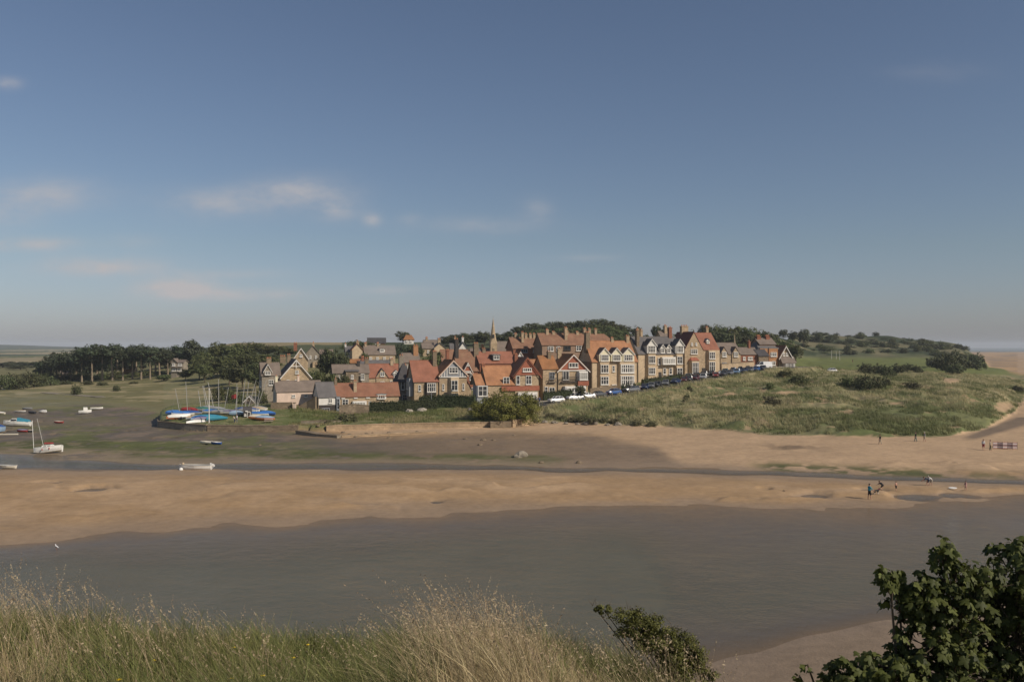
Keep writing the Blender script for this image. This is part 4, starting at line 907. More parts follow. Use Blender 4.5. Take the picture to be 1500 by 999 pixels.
# B pale cottage
H = House('pale_cottage', 'long pinkish rendered cottage with slate roof and three small dark windows', 'house', 432, 602, 203, 27, G1)
H.block(-26, 40, 0, 27, 29, 14, 'x', 'pink', 'slatebrown', lab='pinkish rendered upper wall')
H.box('plinth', -26.6, 40.3, -1.2, -.05, -14, 9.5, 'rubble'); H.wins((-2, 16, 33), 22, 5, 4, nx=2, nz=1)
H.bay(-26.4, -26.3, 0, 1, .1) if False else None
H.win(13, 20, 8, 17, y=-26, face='l', nx=2, nz=3); H.chim(-24, 14, 42, 50, 3.4, 4, 1, 'cream'); H.chim(8, 14, 42, 50, 3, 3, 1, 'pink'); H.door(28, 5, 9, y=-1.3)
# C white upper storey house
H = House('white_cottage', 'narrow house with white upper storey and dark garage below, slate roof', 'house', 481, 606, 200, 27, G1)
H.block(-14, 11, 0, 34, 25, 20, 'x', 'white', 'slate', z0=13, lab='white rendered upper wall'); H.box('ground_floor', -14, 11, .2, 33.8, -14, 12.98, 'darktimber')
H.box('shade_toned_side', -14.9, -14.05, -.2, 34, -14, 24.5, 'sandstone_dark')  # dark skin over the left gable: its shade put into the colour
H.win(3, 19, 5.5, 7, nx=2, nz=2); H.win(-4, 5, 12, 7, y=.1, nx=3, nz=1, fr='greypaint'); H.block(11.3, 17, -2, 20, 24, 0, 'x', 'greypaint', 'lead'); H.win(14, 14, 4, 16, y=-2.1, nx=1, nz=3, fr='greypaint')
# D long red-roofed cottage
H = House('red_roof_cottage', 'long low stone cottage with red pantile roof, white conservatory and white dormer', 'house', 537, 604, 205, 20, G1)
H.block(-44, 48, 0, 26, 25, 17, 'x', 'sandstone', 'red', over=1.8)
H.box('conservatory', -21, -1, -6, -.05, -12, 17, 'white'); H.win(-11, 9.5, 17, 13, y=-6.1, nx=4, nz=2, gl='glasspale'); H.wins((-31,), 15, 9, 10, nx=2); H.wins((5,), 12, 4, 8, nx=1); H.wins((-34, -16, 2), 22.5, 5, 2.4, nx=1, nz=1)
H.dormer(22, 19, 14, 7, .6, y=-1, depth=12, wall='white', roof='lead', nx=3, barge=False); H.win(22, 12, 8, 6, nx=3, nz=1); H.win(38, 12, 6, 6, nx=2)
H.chim(-16, 5, 27, 45, 4.5, 4, 2, 'sandstone'); H.chim(-43, 13, 40, 48, 4, 4, 1, 'sandstone_dark'); H.door(12.5, 5, 10)
# E dormer cottages behind
H = House('dormer_cottage', 'stone cottage with bright red roof, stone gablet and round-topped white dormer', 'house', 563, 574, 240, 18, G2)
H.block(-24, 33, 0, 26, 22, 18, 'x', 'sandstone', 'redbright'); H.block(-12, 5, -1.2, 12, 22, 11.5, 'y', 'sandstone', 'slate', z0=6, over=1.0)
H.win(-3, 26, 6, 6, y=-1.3, nx=2); H.win(-3, 13, 6, 5, y=-1.3, nx=2); H.dormer(17, 20, 8, 8, 3.5, y=-.5, depth=12, wall='white', roof='slate'); H.win(17, 13, 6, 6); H.win(10, 13, 3, 7, nx=1); H.dormer(30, 20, 6, 8, 3.5, y=-.5, depth=12, wall='white', roof='slate', nx=1)
H.chim(-24, 13, 36, 48, 5, 5, 2, 'sandstone_dark'); H.chim(13, 13, 38, 47, 4.5, 5, 2, 'sandstone'); H.door(-18, 5, 10)
H = House('slate_house', 'slate-roofed stone house just behind the bright red dormer cottage', 'house', 553, 560, 254, 18, G2)
H.block(-26, 24, 0, 24, 22, 9.5, 'x', 'greystone', 'slate'); H.chim(-20, 12, 28, 36, 4, 4, 2, 'brick')
for x in (-14, 0, 14): H.win(x, 15, 5, 6)
# dark house with pyramid roof and tall chimneys
H = House('turret_house', 'dark stone house with steep pyramid roof and tall chimney by the timbered gable villa', 'house', 593, 592, 222, 20, G2)
H.block(-10, 12, 0, 26, 36, 22, 'x', 'greystone', 'darkslate', hip=11.5, over=2.4); H.chim(0, 24, 40, 70, 7, 6, 2, 'greystone'); H.win(6, 27, 5, 12, nx=1); H.win(-3, 27, 5, 12, nx=1); H.win(0, 10, 7, 9)
H = House('tall_gable_house', 'narrow stone house with orange-topped chimney rising behind the pyramid roof', 'house', 605, 560, 262, 20, G2)
H.block(-14, 10, 0, 22, 30, 12, 'x', 'greystone', 'slatebrown'); H.chim(6, 10, 36, 53, 7, 6, 2, 'orangebrick'); H.win(-6, 22, 5, 6); H.win(3, 22, 5, 6)
# F timbered gable villa
H = House('timbered_gable_villa', 'big stone villa with red roof and grey timbered front gable over a white bay', 'house', 645, 594, 215, 20, G1)
H.block(-39, -2.2, 0, 46, 37, 28, 'x', 'sandstone', 'redbright', over=2); H.block(-2, 40, -2, 44, 45, 21, 'y', 'sandstone', 'rust', over=2.6)
H.box('timbered_gable', 1.5, 36.5, -3.0, -2.1, 42, 45.0, 'greypaint')
gb = MB(); gb.poly([(-1,-2.9,45.1),(39,-2.9,45.1),(19,-2.9,65.2),(-1,-2.05,45.1),(39,-2.05,45.1),(19,-2.05,65.2)], [(0,1,2),(5,4,3),(0,3,4,1),(1,4,5,2),(2,5,3,0)]); go_ = H.obj(gb, 'gable_panel', M['greypaint'])
tb = MB()
for x in (1,5,9,29,33,37): tb.box(x-.6, x+.6, -3.7, -2.95, 42.2, 45+20*(1-abs(x-19)/20)-2.2)
tb.box(-2, 40, -3.8, -3.0, 41.0, 42.1); H.obj(tb, 'timber', M['white'], go_)
H.barge(-2, 40, 45, 21, y=-4.6, t=2.0, m='pink', truss=False); H.win(19, 51.5, 14, 9, y=-3.1, nx=3, nz=2)
H.bay(11, 28, 1, 41, 5, 'sandstone_light', ((.71,.38),(.24,.26)), nx=2, cant=3, roof=None, y=-2.1)
H.bay(-23, -6, 16, 34, 4.5, 'darktimber', ((.60,.72),), nx=4, cant=1.2, fr='white'); H.win(34.5, 27, 3, 10, y=-2.1, nx=1); H.win(4, 27, 3, 9, y=-2.1, nx=1, nz=2)
H.block(40.2, 47, -1, 40, 24, 11, 'y', 'sandstone', 'maroon', off=.08, over=1.2); H.box('porch', -45, -39.3, 6, 24, 14, 40, 'greypaint'); H.win(15, 30, 12, 12, y=-45.1, face='l', nx=3)
H.win(30, 24, 7, 9, y=-39.1, face='l'); H.chim(-4, 18, 54, 78, 6, 5, 3, 'sandstone_dark'); H.chim(22, 40, 62, 80, 4.5, 5, 2, 'brick')
for x in (-31,): H.win(x, 26, 4, 9, nx=1)
# G brown roofed house with small white barge gable
H = House('brown_roof_house', 'brown-roofed house with little white-trimmed gable between the two big red villas', 'house', 684, 590, 236, 20, G2)
H.block(-14, 22, 0, 34, 48, 26, 'x', 'brick', 'brown', over=1.6); H.dormer(0, 44, 13, 3, 12, y=-4, depth=16, wall='redhung', roof='brown', nx=1); H.barge(-6.5, 6.5, 47, 12, y=-5.2, t=1.6, truss=True)
H.win(6, 38, 4, 10, nx=1); H.win(-6, 38, 4, 10, nx=1); H.chim(-12, 14, 60, 92, 5, 7, 2, 'darktimber'); H.chim(18, 14, 60, 86, 7, 6, 3, 'sandstone_dark'); H.win(10, 18, 6, 9)
H = House('brown_roof_house', 'broad brown-roofed house behind the timbered gable villa, dark chimney', 'house', 664, 560, 262, 16, G2)
H.block(-16, 24, 0, 28, 30, 17, 'x', 'sandstone', 'brown'); H.chim(8, 14, 44, 54, 5, 5, 2, 'white'); H.win(0, 22, 6, 7); H.win(14, 22, 6, 7)
# H orange-red villa with red gable
H = House('red_gable_villa', 'villa with orange roof, red tile-hung gable and white sun rooms behind the huge bush', 'house', 746, 592, 207, 19, G1)
H.block(-33, 8.8, 2, 44, 30, 25, 'x', 'sandstone', 'orange', over=2.0); H.block(9, 46, 0, 44, 42, 0.1, 'y', 'sandstone', 'red', z0=-12)
H.last.hide_render = False
gb = MB(); gb.poly([(8,-.9,42.9),(47,-.9,42.9),(27.5,-.9,67),(8,40,42.9),(47,40,42.9),(27.5,40,67)], [(0,1,2),(5,4,3),(0,3,4,1)]); gp = H.obj(gb, 'gable', M['redhung'], lab='red tile-hung gable')
rr = MB()
for sg in (-1, 1):
    xe = 27.5+sg*23; a = [Vector((xe,-3,39.6)), Vector((27.5,-3,68.2)), Vector((27.5,44,68.2)), Vector((xe,44,39.6))]; up = Vector((0,0,.9))
    rr.poly([*a, *[v+up for v in a]], [(4,5,6,7),(3,2,1,0),(0,1,5,4),(1,2,6,5),(2,3,7,6),(3,0,4,7)])
H.obj(rr, 'gable_roof', M['red']); H.barge(8, 47, 42.2, 25.4, y=-3.1, t=1.7, m='redhung', truss=False, over=3)
H.win(27.5, 50, 14, 5.5, y=-1.0, nx=4, nz=1); H.win(-4, 36-2, 10, 11, y=2, nx=2); H.win(13.5, 35, 5.5, 13, nx=1); H.win(30, 35, 9, 13, nx=2)
H.box('tiled_band', -12, 47, -1.0, -.05, 19.5, 26.5, 'redhung'); H.box('sun_room', 12, 42, -6, -1.1, -10, 17.5, 'white'); H.win(27, 9, 27, 12, y=-6.1, nx=6, nz=2, gl='glass')
H.box('sun_room', -50, -33.3, -2, 18, -10, 28, 'greypaint'); H.win(-41.5, 20, 14, 15, y=-2.1, nx=2, nz=2); H.block(-49, -33.4, 4, 34, 29, 14, 'x', 'sandstone_dark', 'orange', z0=28.2)
H.chim(-33, 24, 50, 58, 5, 5, 2, 'brick'); H.chim(22, 34, 60, 72, 5, 5, 2, 'brick'); H.win(40, 12, 3, 10, y=-.1, nx=1)
# I red roof behind
H = House('bright_red_roof_house', 'bright red roofed house with small square dark dormer behind the orange villa roof', 'house', 722, 582, 238, 19, G2)
H.block(-20, 34, 0, 40, 50, 16, 'x', 'brick', 'redbright'); H.dormer(6, 55, 12, 7, .5, y=2, depth=10, wall='darktimber', roof='lead', nx=2, barge=False); H.dormer(50-8, 52, 15, 2, 13, y=-2, depth=18, wall='white', roof='rust', nx=2, wh=.3)
H.block(34.2, 74, 6, 36, 44, 10, 'x', 'sandstone', 'orange'); H.chim(-8, 20, 62, 70, 5, 5, 2, 'sandstone_dark')
for x in (-8, 10): H.win(x, 40, 7, 8)
# J red tile-hung gabled villa
H = House('balcony_villa', 'villa with white-edged red tile-hung gable, dark balcony and tall white windows', 'house', 826, 586, 213, 18, G1)
H.block(-32, 40, 0, 0.2, 1, 0, 'x', 'sandstone', 'slate') if False else None
H.block(-32, -9.2, 2, 44, 46, 18, 'x', 'sandstone', 'rust'); H.block(-9, 38, 0, 44, 44, 22.5, 'y', 'sandstone', 'rust', over=2.4)
gb = MB(); gb.poly([(-8.6,-.9,44.2),(37.6,-.9,44.2),(14.5,-.9,66),(-8.6,-.05,44.2),(37.6,-.05,44.2),(14.5,-.05,66)], [(0,1,2),(5,4,3),(0,3,4,1),(1,4,5,2),(2,5,3,0)]); H.obj(gb, 'gable_panel', M['redhung'])
H.box('string_course', -10, 39, -1.6, -.95, 42.6, 44.1, 'white'); H.barge(-9, 38, 44, 22.5, y=-2.6, t=1.7, truss=False, over=2.6); H.win(14.5, 51, 15, 7.5, y=-1.0, nx=3, nz=1)
H.win(-18, 36, 8, 10, y=2, nx=2, fr='greypaint'); H.box('balcony', -24, -12, -2, 1.9, 26, 27.2, 'wood'); 
bl = MB(); 
for x0_, x1_, yf in ((-24,-12,-2), (-5, 24,-4)):
    bl.box(x0_, x1_, yf-.3, yf, 33.2 if yf == -4 else 31.6, 34 if yf == -4 else 32.4)
    for i in range(int((x1_-x0_)/2)+1): bl.box(x0_+i*2-.25, x0_+i*2+.25, yf-.25, yf-.02, 27.0, 33.2 if yf == -4 else 31.6)
H.box('balcony', -5, 24, -4, -.05, 25.6, 27, 'darktimber'); H.obj(bl, 'balcony_railing', M['darktimber'])
H.win(3, 36, 10, 13, y=0, nx=2, nz=1); bw = H.bay(20, 38, 28, 42, 5, 'white', ((.5,.78),), nx=4, cant=2, gl='glasspale'); H.box('tiled_band', 20.5, 37.5, -5, -.05, 21, 27.9, 'redhung')
H.win(-18, 13, 9, 12, y=2, nx=2); H.win(-27, 14, 5, 12, y=2, nx=1); H.bay(-2, 34, 0, 20.5, 6, 'white', ((.52,.82),), nx=7, cant=1.5); H.chim(-16, 20, 58, 70, 5, 6, 2, 'sandstone_dark'); H.door(-11, 4.5, 12)
H.chim(8, 40, 60, 74, 6, 5, 2, 'sandstone')
# K tall brown terraces behind
H = House('brown_terrace', 'tall brown-roofed brick terrace in two steps with many chimneys, plain dark gable end', 'terrace', 768, 546, 268, 18, G2)
H.block(-17, 24, 0, 34, 36, 15, 'x', 'brick', 'brown'); H.win(0, 32, 10, 5, nx=3, nz=1, fr='greypaint'); H.win(-10, 18, 6, 7); H.win(8, 18, 6, 7); H.win(16, 32, 5, 5)
for x in (-8, 0, 8, 15, 21): H.chim(x, 17-8*(x == 0), 44, 56+(x == 0)*2, 3.6, 4, 2, 'sandstone')
H = House('brown_terrace', 'longer taller half of the brown-roofed terrace with white windows and plain dark left gable', 'terrace', 828, 560, 262, 18, G2)
H.block(-36, 44, 0, 36, 55, 16, 'x', 'brownbrick', 'brown'); H.win(-23, 49, 9, 7, nx=2); H.win(-11, 49, 6, 7, nx=2); H.win(3, 50, 11, 6, nx=2, nz=1, fr='darktimber'); H.win(23, 50, 12, 8, nx=3); H.win(-24, 32, 8, 7, nx=3); H.win(-8, 32, 6, 7); H.win(14, 32, 6, 7); H.win(32, 32, 6, 7)
for x, zt in ((-22, 76), (-12, 73), (4, 79), (10, 73), (26, 73), (38, 78)): H.chim(x, 18-9*(x == 4), 58, zt, 4.2, 5, 2, 'sandstone')
H = House('hip_roof_house', 'brown hipped roof house just behind the orange-roofed villa', 'house', 880, 540, 275, 18, G2)
H.block(-24, 20, 0, 30, 40, 10, 'x', 'sandstone', 'brown', hip=9); 
for x in (-20, -12, -2): H.chim(x, 15, 46, 57, 3.6, 4, 2, 'sandstone')
H.win(0, 30, 6, 7)
# L orange roof, three white dormers
H = House('orange_roof_villa', 'tall sandstone villa with bright orange roof and three white gabled dormers', 'house', 900, 572, 224, 18, G1)
H.block(-35, 36, 0, 52, 43, 29, 'x', 'sandstone_light', 'orange', over=1.6, lab='dressed sandstone wall')
H.box('shade_toned_side', -36.1, -35.05, 0, 52, -14, 42, 'sandstone_dark')  # left gable faces away from the sun; shade painted as darker stone
for x, w in ((-17, 17), (2, 17), (21, 19)): H.dormer(x, 42.5, w, 11, 9, y=-3.5, depth=16, wall='cream', roof='slatebrown', nx=4, fr='white')
H.bay(-27, -8, -8, 42, 4, 'sandstone_light', ((.80,.24),(.46,.24)), nx=3, cant=2.5); H.bay(5, 33, -8, 42, 4, 'sandstone_light', ((.80,.26),(.45,.30)), nx=6, cant=2)
H.win(-1.5, 32, 4, 9, nx=1); H.box('porch', -5, 3, -2.5, -.05, -8, 9, 'white'); H.chim(-35, 20, 55, 84, 6, 8, 3, 'sandstone_dark'); H.chim(33, 26, 66, 79, 5, 6, 2, 'sandstone'); H.chim(8, 26, 70, 76, 4, 4, 2, 'sandstone')
# M white dormered stone house
H = House('white_dormer_villa', 'sandstone villa with dark slate roof, white dormers and a long white glazed balcony', 'house', 966, 556, 238, 18, G1)
H.block(-34, 38, 0, 48, 38, 24, 'x', 'sandstone_light', 'slate'); H.box('shade_toned_side', -35.1, -34.05, 0, 48, -12, 37, 'sandstone_dark')  # thin darker sheet paints the shade of the left gable
for x, w, rh in ((-14, 15, 9), (5, 8, 5), (15, 8, 5), (32, 14, 9)): H.dormer(x, 38.5, w, 12 if w > 10 else 8, rh, y=-3 if w > 10 else 0, depth=14, wall='white', roof='slate', nx=4 if w > 10 else 2)
H.bay(-23, -6, -8, 37.5, 4, 'sandstone_light', ((.82,.24),(.46,.22)), nx=3, cant=2.5); H.bay(24, 38, -8, 37.5, 4, 'sandstone_light', ((.80,.24),(.42,.26)), nx=2, cant=2)
gr = H.box('glazed_balcony', 2, 24, -5, -.05, 21, 33, 'white'); H.win(13, 27, 20, 9, y=-5.1, nx=7, nz=1, gl='glasspale', parent=gr); H.win(8, 12, 5, 9, nx=1); H.win(18, 12, 5, 9, nx=1); H.win(-1, 27, 4, 10, nx=1)
H.chim(-30, 12, 46, 71, 4.5, 6, 2, 'sandstone_dark'); H.chim(-23, 26, 60, 74, 3.5, 5, 1, 'sandstone'); H.chim(-17, 26, 60, 72, 3.5, 5, 1, 'sandstone'); H.chim(30, 24, 58, 76, 5, 5, 2, 'brick'); H.door(1, 4.5, 11)
H = House('beige_chimney_house', 'beige gabled house glimpsed between the white dormers and the maroon roof', 'house', 978, 530, 285, 16, G2)
H.block(-10, 8, 0, 20, 36, 8, 'x', 'sandstone', 'slatebrown'); H.chim(0, 8, 38, 52, 4, 5, 2, 'sandstone'); H.win(-2, 30, 4, 5)
# N big stone gabled house
H = House('stone_gable_house', 'broad sandstone house, steep stone gable between maroon and bright red roofs', 'house', 1028, 550, 252, 18, G1)
H.block(-28, 2, 0, 50, 38, 25, 'y', 'sandstone', 'maroon', over=.6); H.block(2.2, 30, 3, 50, 38, 24, 'x', 'sandstone', 'redbright', over=1.2)
H.box('corner_pier', 22, 30.6, 1.2, 2.9, -10, 37, 'sandstone_light')
H.win(-13, 35, 11, 7, nx=3); H.wins((-16.5, -9.5), 46, 2.4, 4, nx=1, nz=1); H.bay(-22, -5, -6, 22, 5, 'sandstone_light', ((.62,.58),), nx=4, cant=2.5, roof='redhung'); H.bay(9, 24, -6, 37, 4, 'sandstone_light', ((.82,.24),(.44,.34)), nx=3, cant=2, y=3)
H.dormer(16, 47, 6, 4, 3, y=10, depth=8, wall='white', roof='lead', nx=1, barge=False); H.chim(-10, 34, 56, 72, 11, 6, 4, 'sandstone'); H.chim(26, 30, 58, 70, 4, 5, 2, 'sandstone'); H.door(3, 5, 11, y=0)
# O hall with arched dormers
H = House('stone_hall', 'low stone hall with grey-brown roof, two arched wall dormers and a spike finial', 'hall', 1069, 540, 270, 16, G1)
H.block(-18, 18, 0, 34, 22, 15, 'x', 'sandstone', 'slatebrown'); 
for x in (-10, 9):
    H.block(x-6, x+6, -1.4, 10, 22, 9, 'y', 'sandstone', 'slatebrown', z0=-9, over=.7); H.win(x, 21, 7, 7, y=-1.5, nx=3); H.win(x, 6, 7, 6, y=-1.5, nx=3, fr='greypaint')
sp = MB().tube([(18, 17, 36), (18, 17, 41), (18, 17, 52)], [1.3, .9, .1], 6); H.obj(sp, 'finial', M['sandstone'])
H = House('slate_cottage', 'small slate-roofed cottage with white bay behind the hall wall', 'house', 1097, 538, 282, 16, G2)
H.block(-13, 16, 0, 26, 19, 9, 'x', 'brick', 'slatebrown'); H.block(14, 30, -4, 20, 17, 8, 'x', 'sandstone_dark', 'darkslate'); H.win(2, 13, 8, 5, nx=3); H.chim(8, 13, 24, 37, 3, 4, 1, 'brick'); H.win(-8, 13, 4, 5)
# Q last house
H = House('end_house', 'last house by the dunes, orange brick bays, grey hipped roof and white-trimmed gable', 'house', 1134, 538, 290, 16, G1)
H.block(-26, 6, 0, 34, 27, 10, 'x', 'orangebrick', 'slate', hip=8); H.block(-20, 6, 6, 30, 34, 8, 'x', 'brownbrick', 'slatebrown', z0=20)
H.box('shade_toned_side', -26.9, -26.05, 0, 34, -9, 26, 'darktimber')  # no timber cladding: near-black sheet carries the gable's shade
H.block(-25, -12.2, -2, 10, 28, 0, 'x', 'orangebrick', 'lead'); H.block(-10, 5, -2, 10, 28, 0, 'x', 'orangebrick', 'lead')
H.win(-18.6, 18, 8, 6, y=-2.1, nx=3); H.win(-2.5, 19, 10, 6, y=-2.1, nx=3); H.win(-18.6, 6, 6, 6, y=-2.1); H.win(-2.5, 6, 6, 6, y=-2.1)
H.block(6.3, 27, -3, 26, 15, 16, 'y', 'sandstone', 'brown', over=2); H.barge(6.3, 27, 15, 16, y=-5.2, t=1.8, truss=False); H.wins((14, 19), 19, 3, 5, y=-3.1, nx=1); 
cn = H.box('conservatory', 12, 29, -9, -3.1, -6, 7.5, 'white'); H.win(20.5, 3, 15, 7, y=-9.1, nx=6, nz=1, parent=cn)
H.block(8, 29, -9.2, -3.2, 7.6, 7, 'x', 'brownbrick', 'slatebrown', z0=7.52, off=.9); H.chim(-16, 17, 36, 45, 6, 5, 3, 'brick'); H.chim(-1, 17, 36, 45, 6, 5, 3, 'brick')
# village slope houses
H = House('beige_gable_house', 'tall plain beige stone gable house with chimney against the hill', 'house', 524, 534, 300, 16, G2)
H.block(-8, 7, 0, 30, 22, 8, 'y', 'sandstone_light', 'redbright'); H.block(-16, 14, -14, -2, 3, 4, 'x', 'brownbrick', 'rust', z0=-12); H.chim(0, 3, 27, 33, 4, 4, 1, 'sandstone')
H = House('slate_terrace', 'long slate-roofed terrace with white box dormer right of the beige gable', 'terrace', 557, 536, 305, 16, G2)
H.block(-22, 22, 0, 26, 17, 12, 'x', 'sandstone', 'slatebrown'); H.dormer(3, 20, 8, 5, .4, y=3, depth=8, wall='white', roof='slatebrown', nx=2, barge=False)
for x in (-14, -4, 6, 16): H.win(x, 11, 4, 4)
H.chim(-2, 13, 27, 32, 3, 4, 2, 'sandstone'); H.chim(-20, 13, 27, 32, 3, 4, 2, 'sandstone')
H = House('white_house', 'small white-painted houses left of the beige gable with slate roof', 'house', 512, 534, 308, 16, G2)
H.block(-5, 8, 0, 20, 19, 7, 'x', 'white', 'slate'); H.win(-1, 14, 3, 3); H.win(2, 6, 3, 4); H.chim(-5, 10, 24, 29, 2.5, 3, 1, 'white')
H = House('roadside_stone_house', 'stone house with pale ridge and grey roof below the beige gable', 'house', 519, 574, 236, 18, G2)
H.block(-30, 22, 4, 28, 28, 11, 'x', 'greystone', 'slatebrown'); H.block(-12, 6, 0, 22, 30, 2, 'x', 'rubble', 'slate'); H.win(12, 22, 5, 9); H.win(-20, 22, 4, 6); H.chim(8, 15, 36, 44, 4, 5, 2, 'darktimber'); H.win(-3, 22, 4, 6)
H = House('stone_gable_house', 'grey stone gabled house with two dark arched windows high among the trees', 'house', 459, 546, 300, 14, G2)
H.block(-11, 10, 0, 26, 27, 12, 'y', 'greystone', 'slatebrown'); H.block(10.2, 28, 3, 24, 24, 9, 'x', 'greystone', 'slatebrown'); H.wins((-4, 4), 23, 2.6, 4, nx=1); H.box('porch', -1, 6, -4, -.05, -12, 16, 'sandstone'); H.chim(0, 4, 37, 43, 3, 3, 1, 'sandstone'); H.win(18, 17, 4, 5, y=3)
H = House('white_barge_villa', 'upper villa behind the stone villa with long white bargeboard slope', 'house', 441, 548, 285, 14, G2)
H.block(-10, 10, 0, 24, 24, 14, 'y', 'sandstone', 'slate'); H.barge(-10, 10, 24, 14, y=-1.6, t=1.8, truss=False); H.win(0, 27, 4, 4); H.chim(-8, 12, 34, 44, 5, 4, 2, 'brick')
H = House('hilltop_terrace', 'long dark-roofed brick terrace on the skyline with sunlit orange end', 'terrace', 552, 508, 420, 8, G2)
H.block(-13, 12, 0, 14, 6, 6, 'x', 'orangebrick', 'darkslate', hip=0); H.wins((-8, -2, 4), 3, 2.4, 2.4, nx=1)
H = House('hilltop_bungalow', 'small white bungalow with brown roof on the skyline beside the lone tree', 'house', 599, 502, 425, 10, G2)
H.block(-7, 7, 0, 12, 5, 5, 'x', 'white', 'rust', hip=4); H.wins((-3, 3), 2.6, 2.4, 2, nx=1)
H = House('slope_house', 'stone house with sunlit gable on the slope left of the white gabled house', 'house', 644, 524, 330, 14, G2)
H.block(-8, 9, 0, 24, 14, 7, 'y', 'sandstone_light', 'slate'); H.block(-24, -8.2, 6, 22, 14, 7, 'x', 'sandstone', 'slatebrown'); H.chim(0, 6, 20, 26, 4, 4, 2, 'sandstone'); H.win(-16, 9, 3, 4, y=6)
H = House('slope_house', 'stepped pair of small stone houses on the upper slope beside the lone leafy bank', 'house', 632, 515, 352, 14, G2)
H.block(-10, 8, 0, 16, 10, 6, 'x', 'sandstone', 'slatebrown'); H.chim(-6, 8, 14, 19, 3, 3, 2, 'sandstone'); H.win(0, 6, 3, 3)
H = House('white_gabled_house', 'white gabled house with two chimneys and dark roof before the hill wood', 'house', 676, 524, 330, 12, G2)
H.block(-4, 9, 0, 22, 13, 9, 'y', 'white', 'slate'); H.block(-15, -4.2, 4, 20, 10, 10, 'x', 'white', 'slate'); H.chim(-8, 12, 18, 29, 2.5, 3, 1, 'sandstone'); H.chim(3, 8, 20, 29, 3, 3, 1, 'white'); H.win(2.5, 12, 2, 3, nx=1)
H = House('garden_house', 'low white-walled house among roofs left of the church', 'house', 702, 528, 320, 12, G2)
H.block(-12, 16, 0, 16, 11, 6, 'x', 'white', 'slatebrown'); H.chim(6, 8, 14, 21, 4, 3, 2, 'orangebrick'); H.win(-4, 7, 3, 3); H.win(6, 7, 3, 3)
# church
H = House('stone_church', 'stone church with tall broached spire above the red roofs', 'church', 722, 526, 320, 14)
H.box('tower', -4.5, 5, -5, 4.5, -8, 22, 'sandstone')
sp = MB(); b4 = [(-4.9,-5.4,22),(5.4,-5.4,22),(5.4,4.9,22),(-4.9,4.9,22)]; o8 = [(-3.4+.1, -5.0),(3.9,-5.0)]
oc = []
for i in range(8):
    a = math.pi/8+i*math.pi/4; oc.append((.25+4.3*math.cos(a), -.25+4.3*math.sin(a), 30))
sp.poly(b4+oc+[(.25,-.25,61)], [(8,9,1,0) if False else (0,1,10,9), (1,2,4,11) if False else (1,2,4,11), (2,3,6,5), (3,0,8,7), (0,9,8), (1,11,10), (2,5,4), (3,7,6)]+[(4+i, 4+(i+1) % 8, 12) for i in range(8)])
so = H.obj(sp, 'spire', M['sandstone'])
lc = MB()
for (x, y_, z_) in ((.25, -4.6, 33),): lc.box(x-1.0, x+1.0, y_-.4, y_+1.2, z_-2, z_+3)
H.obj(lc, 'louvre', M['darktimber'], so); H.win(.2, 12, 3, 9, y=-5.1, nx=1, nz=1, fr='sandstone_light', name='belfry_opening')
H.block(5.2, 30, -2, 18, 12, 13, 'x', 'sandstone', 'slatebrown'); H.wins((10, 17, 24), 7, 2.6, 6, y=-2.1, nx=1, fr='sandstone_light')
fin = MB().bar((.25,-.25,60.5), (.25,-.25,63), .4); H.obj(fin, 'finial', M['lead'], so)
# houses among the trees, left
H = House('wooded_house', 'stone house with balcony half hidden in the wood under the windswept trees', 'house', 260, 544, 342, -6)
H.block(-10, 9, 0, 14, 13, 3, 'x', 'greystone', 'slatebrown'); H.block(-9, 0, -2, 8, 14, 4, 'y', 'greystone', 'slatebrown'); H.win(-4.5, 10, 4, 4, y=-2.1); H.box('balcony', -9.5, 9.5, -5, -2.2, 5.6, 6.6, 'wood'); H.wins((4,), 10, 6, 4, nx=3); H.wins((-4, 4), 2.5, 6, 4, y=-.1 if False else -2.1, nx=2)
H = House('wooded_house', 'low terracotta-walled house behind the pine trunks', 'house', 184, 546, 392, 0)
H.block(-9, 9, 0, 12, 13, 4, 'x', 'orangebrick', 'slatebrown'); H.wins((-4, 4), 8, 4, 4)
H = House('wooded_house', 'small stone house glimpsed low between the pines', 'house', 92, 556, 388, 0)
H.block(-6, 6, 0, 10, 9, 4, 'x', 'sandstone', 'slatebrown'); H.win(0, 5, 3, 3)
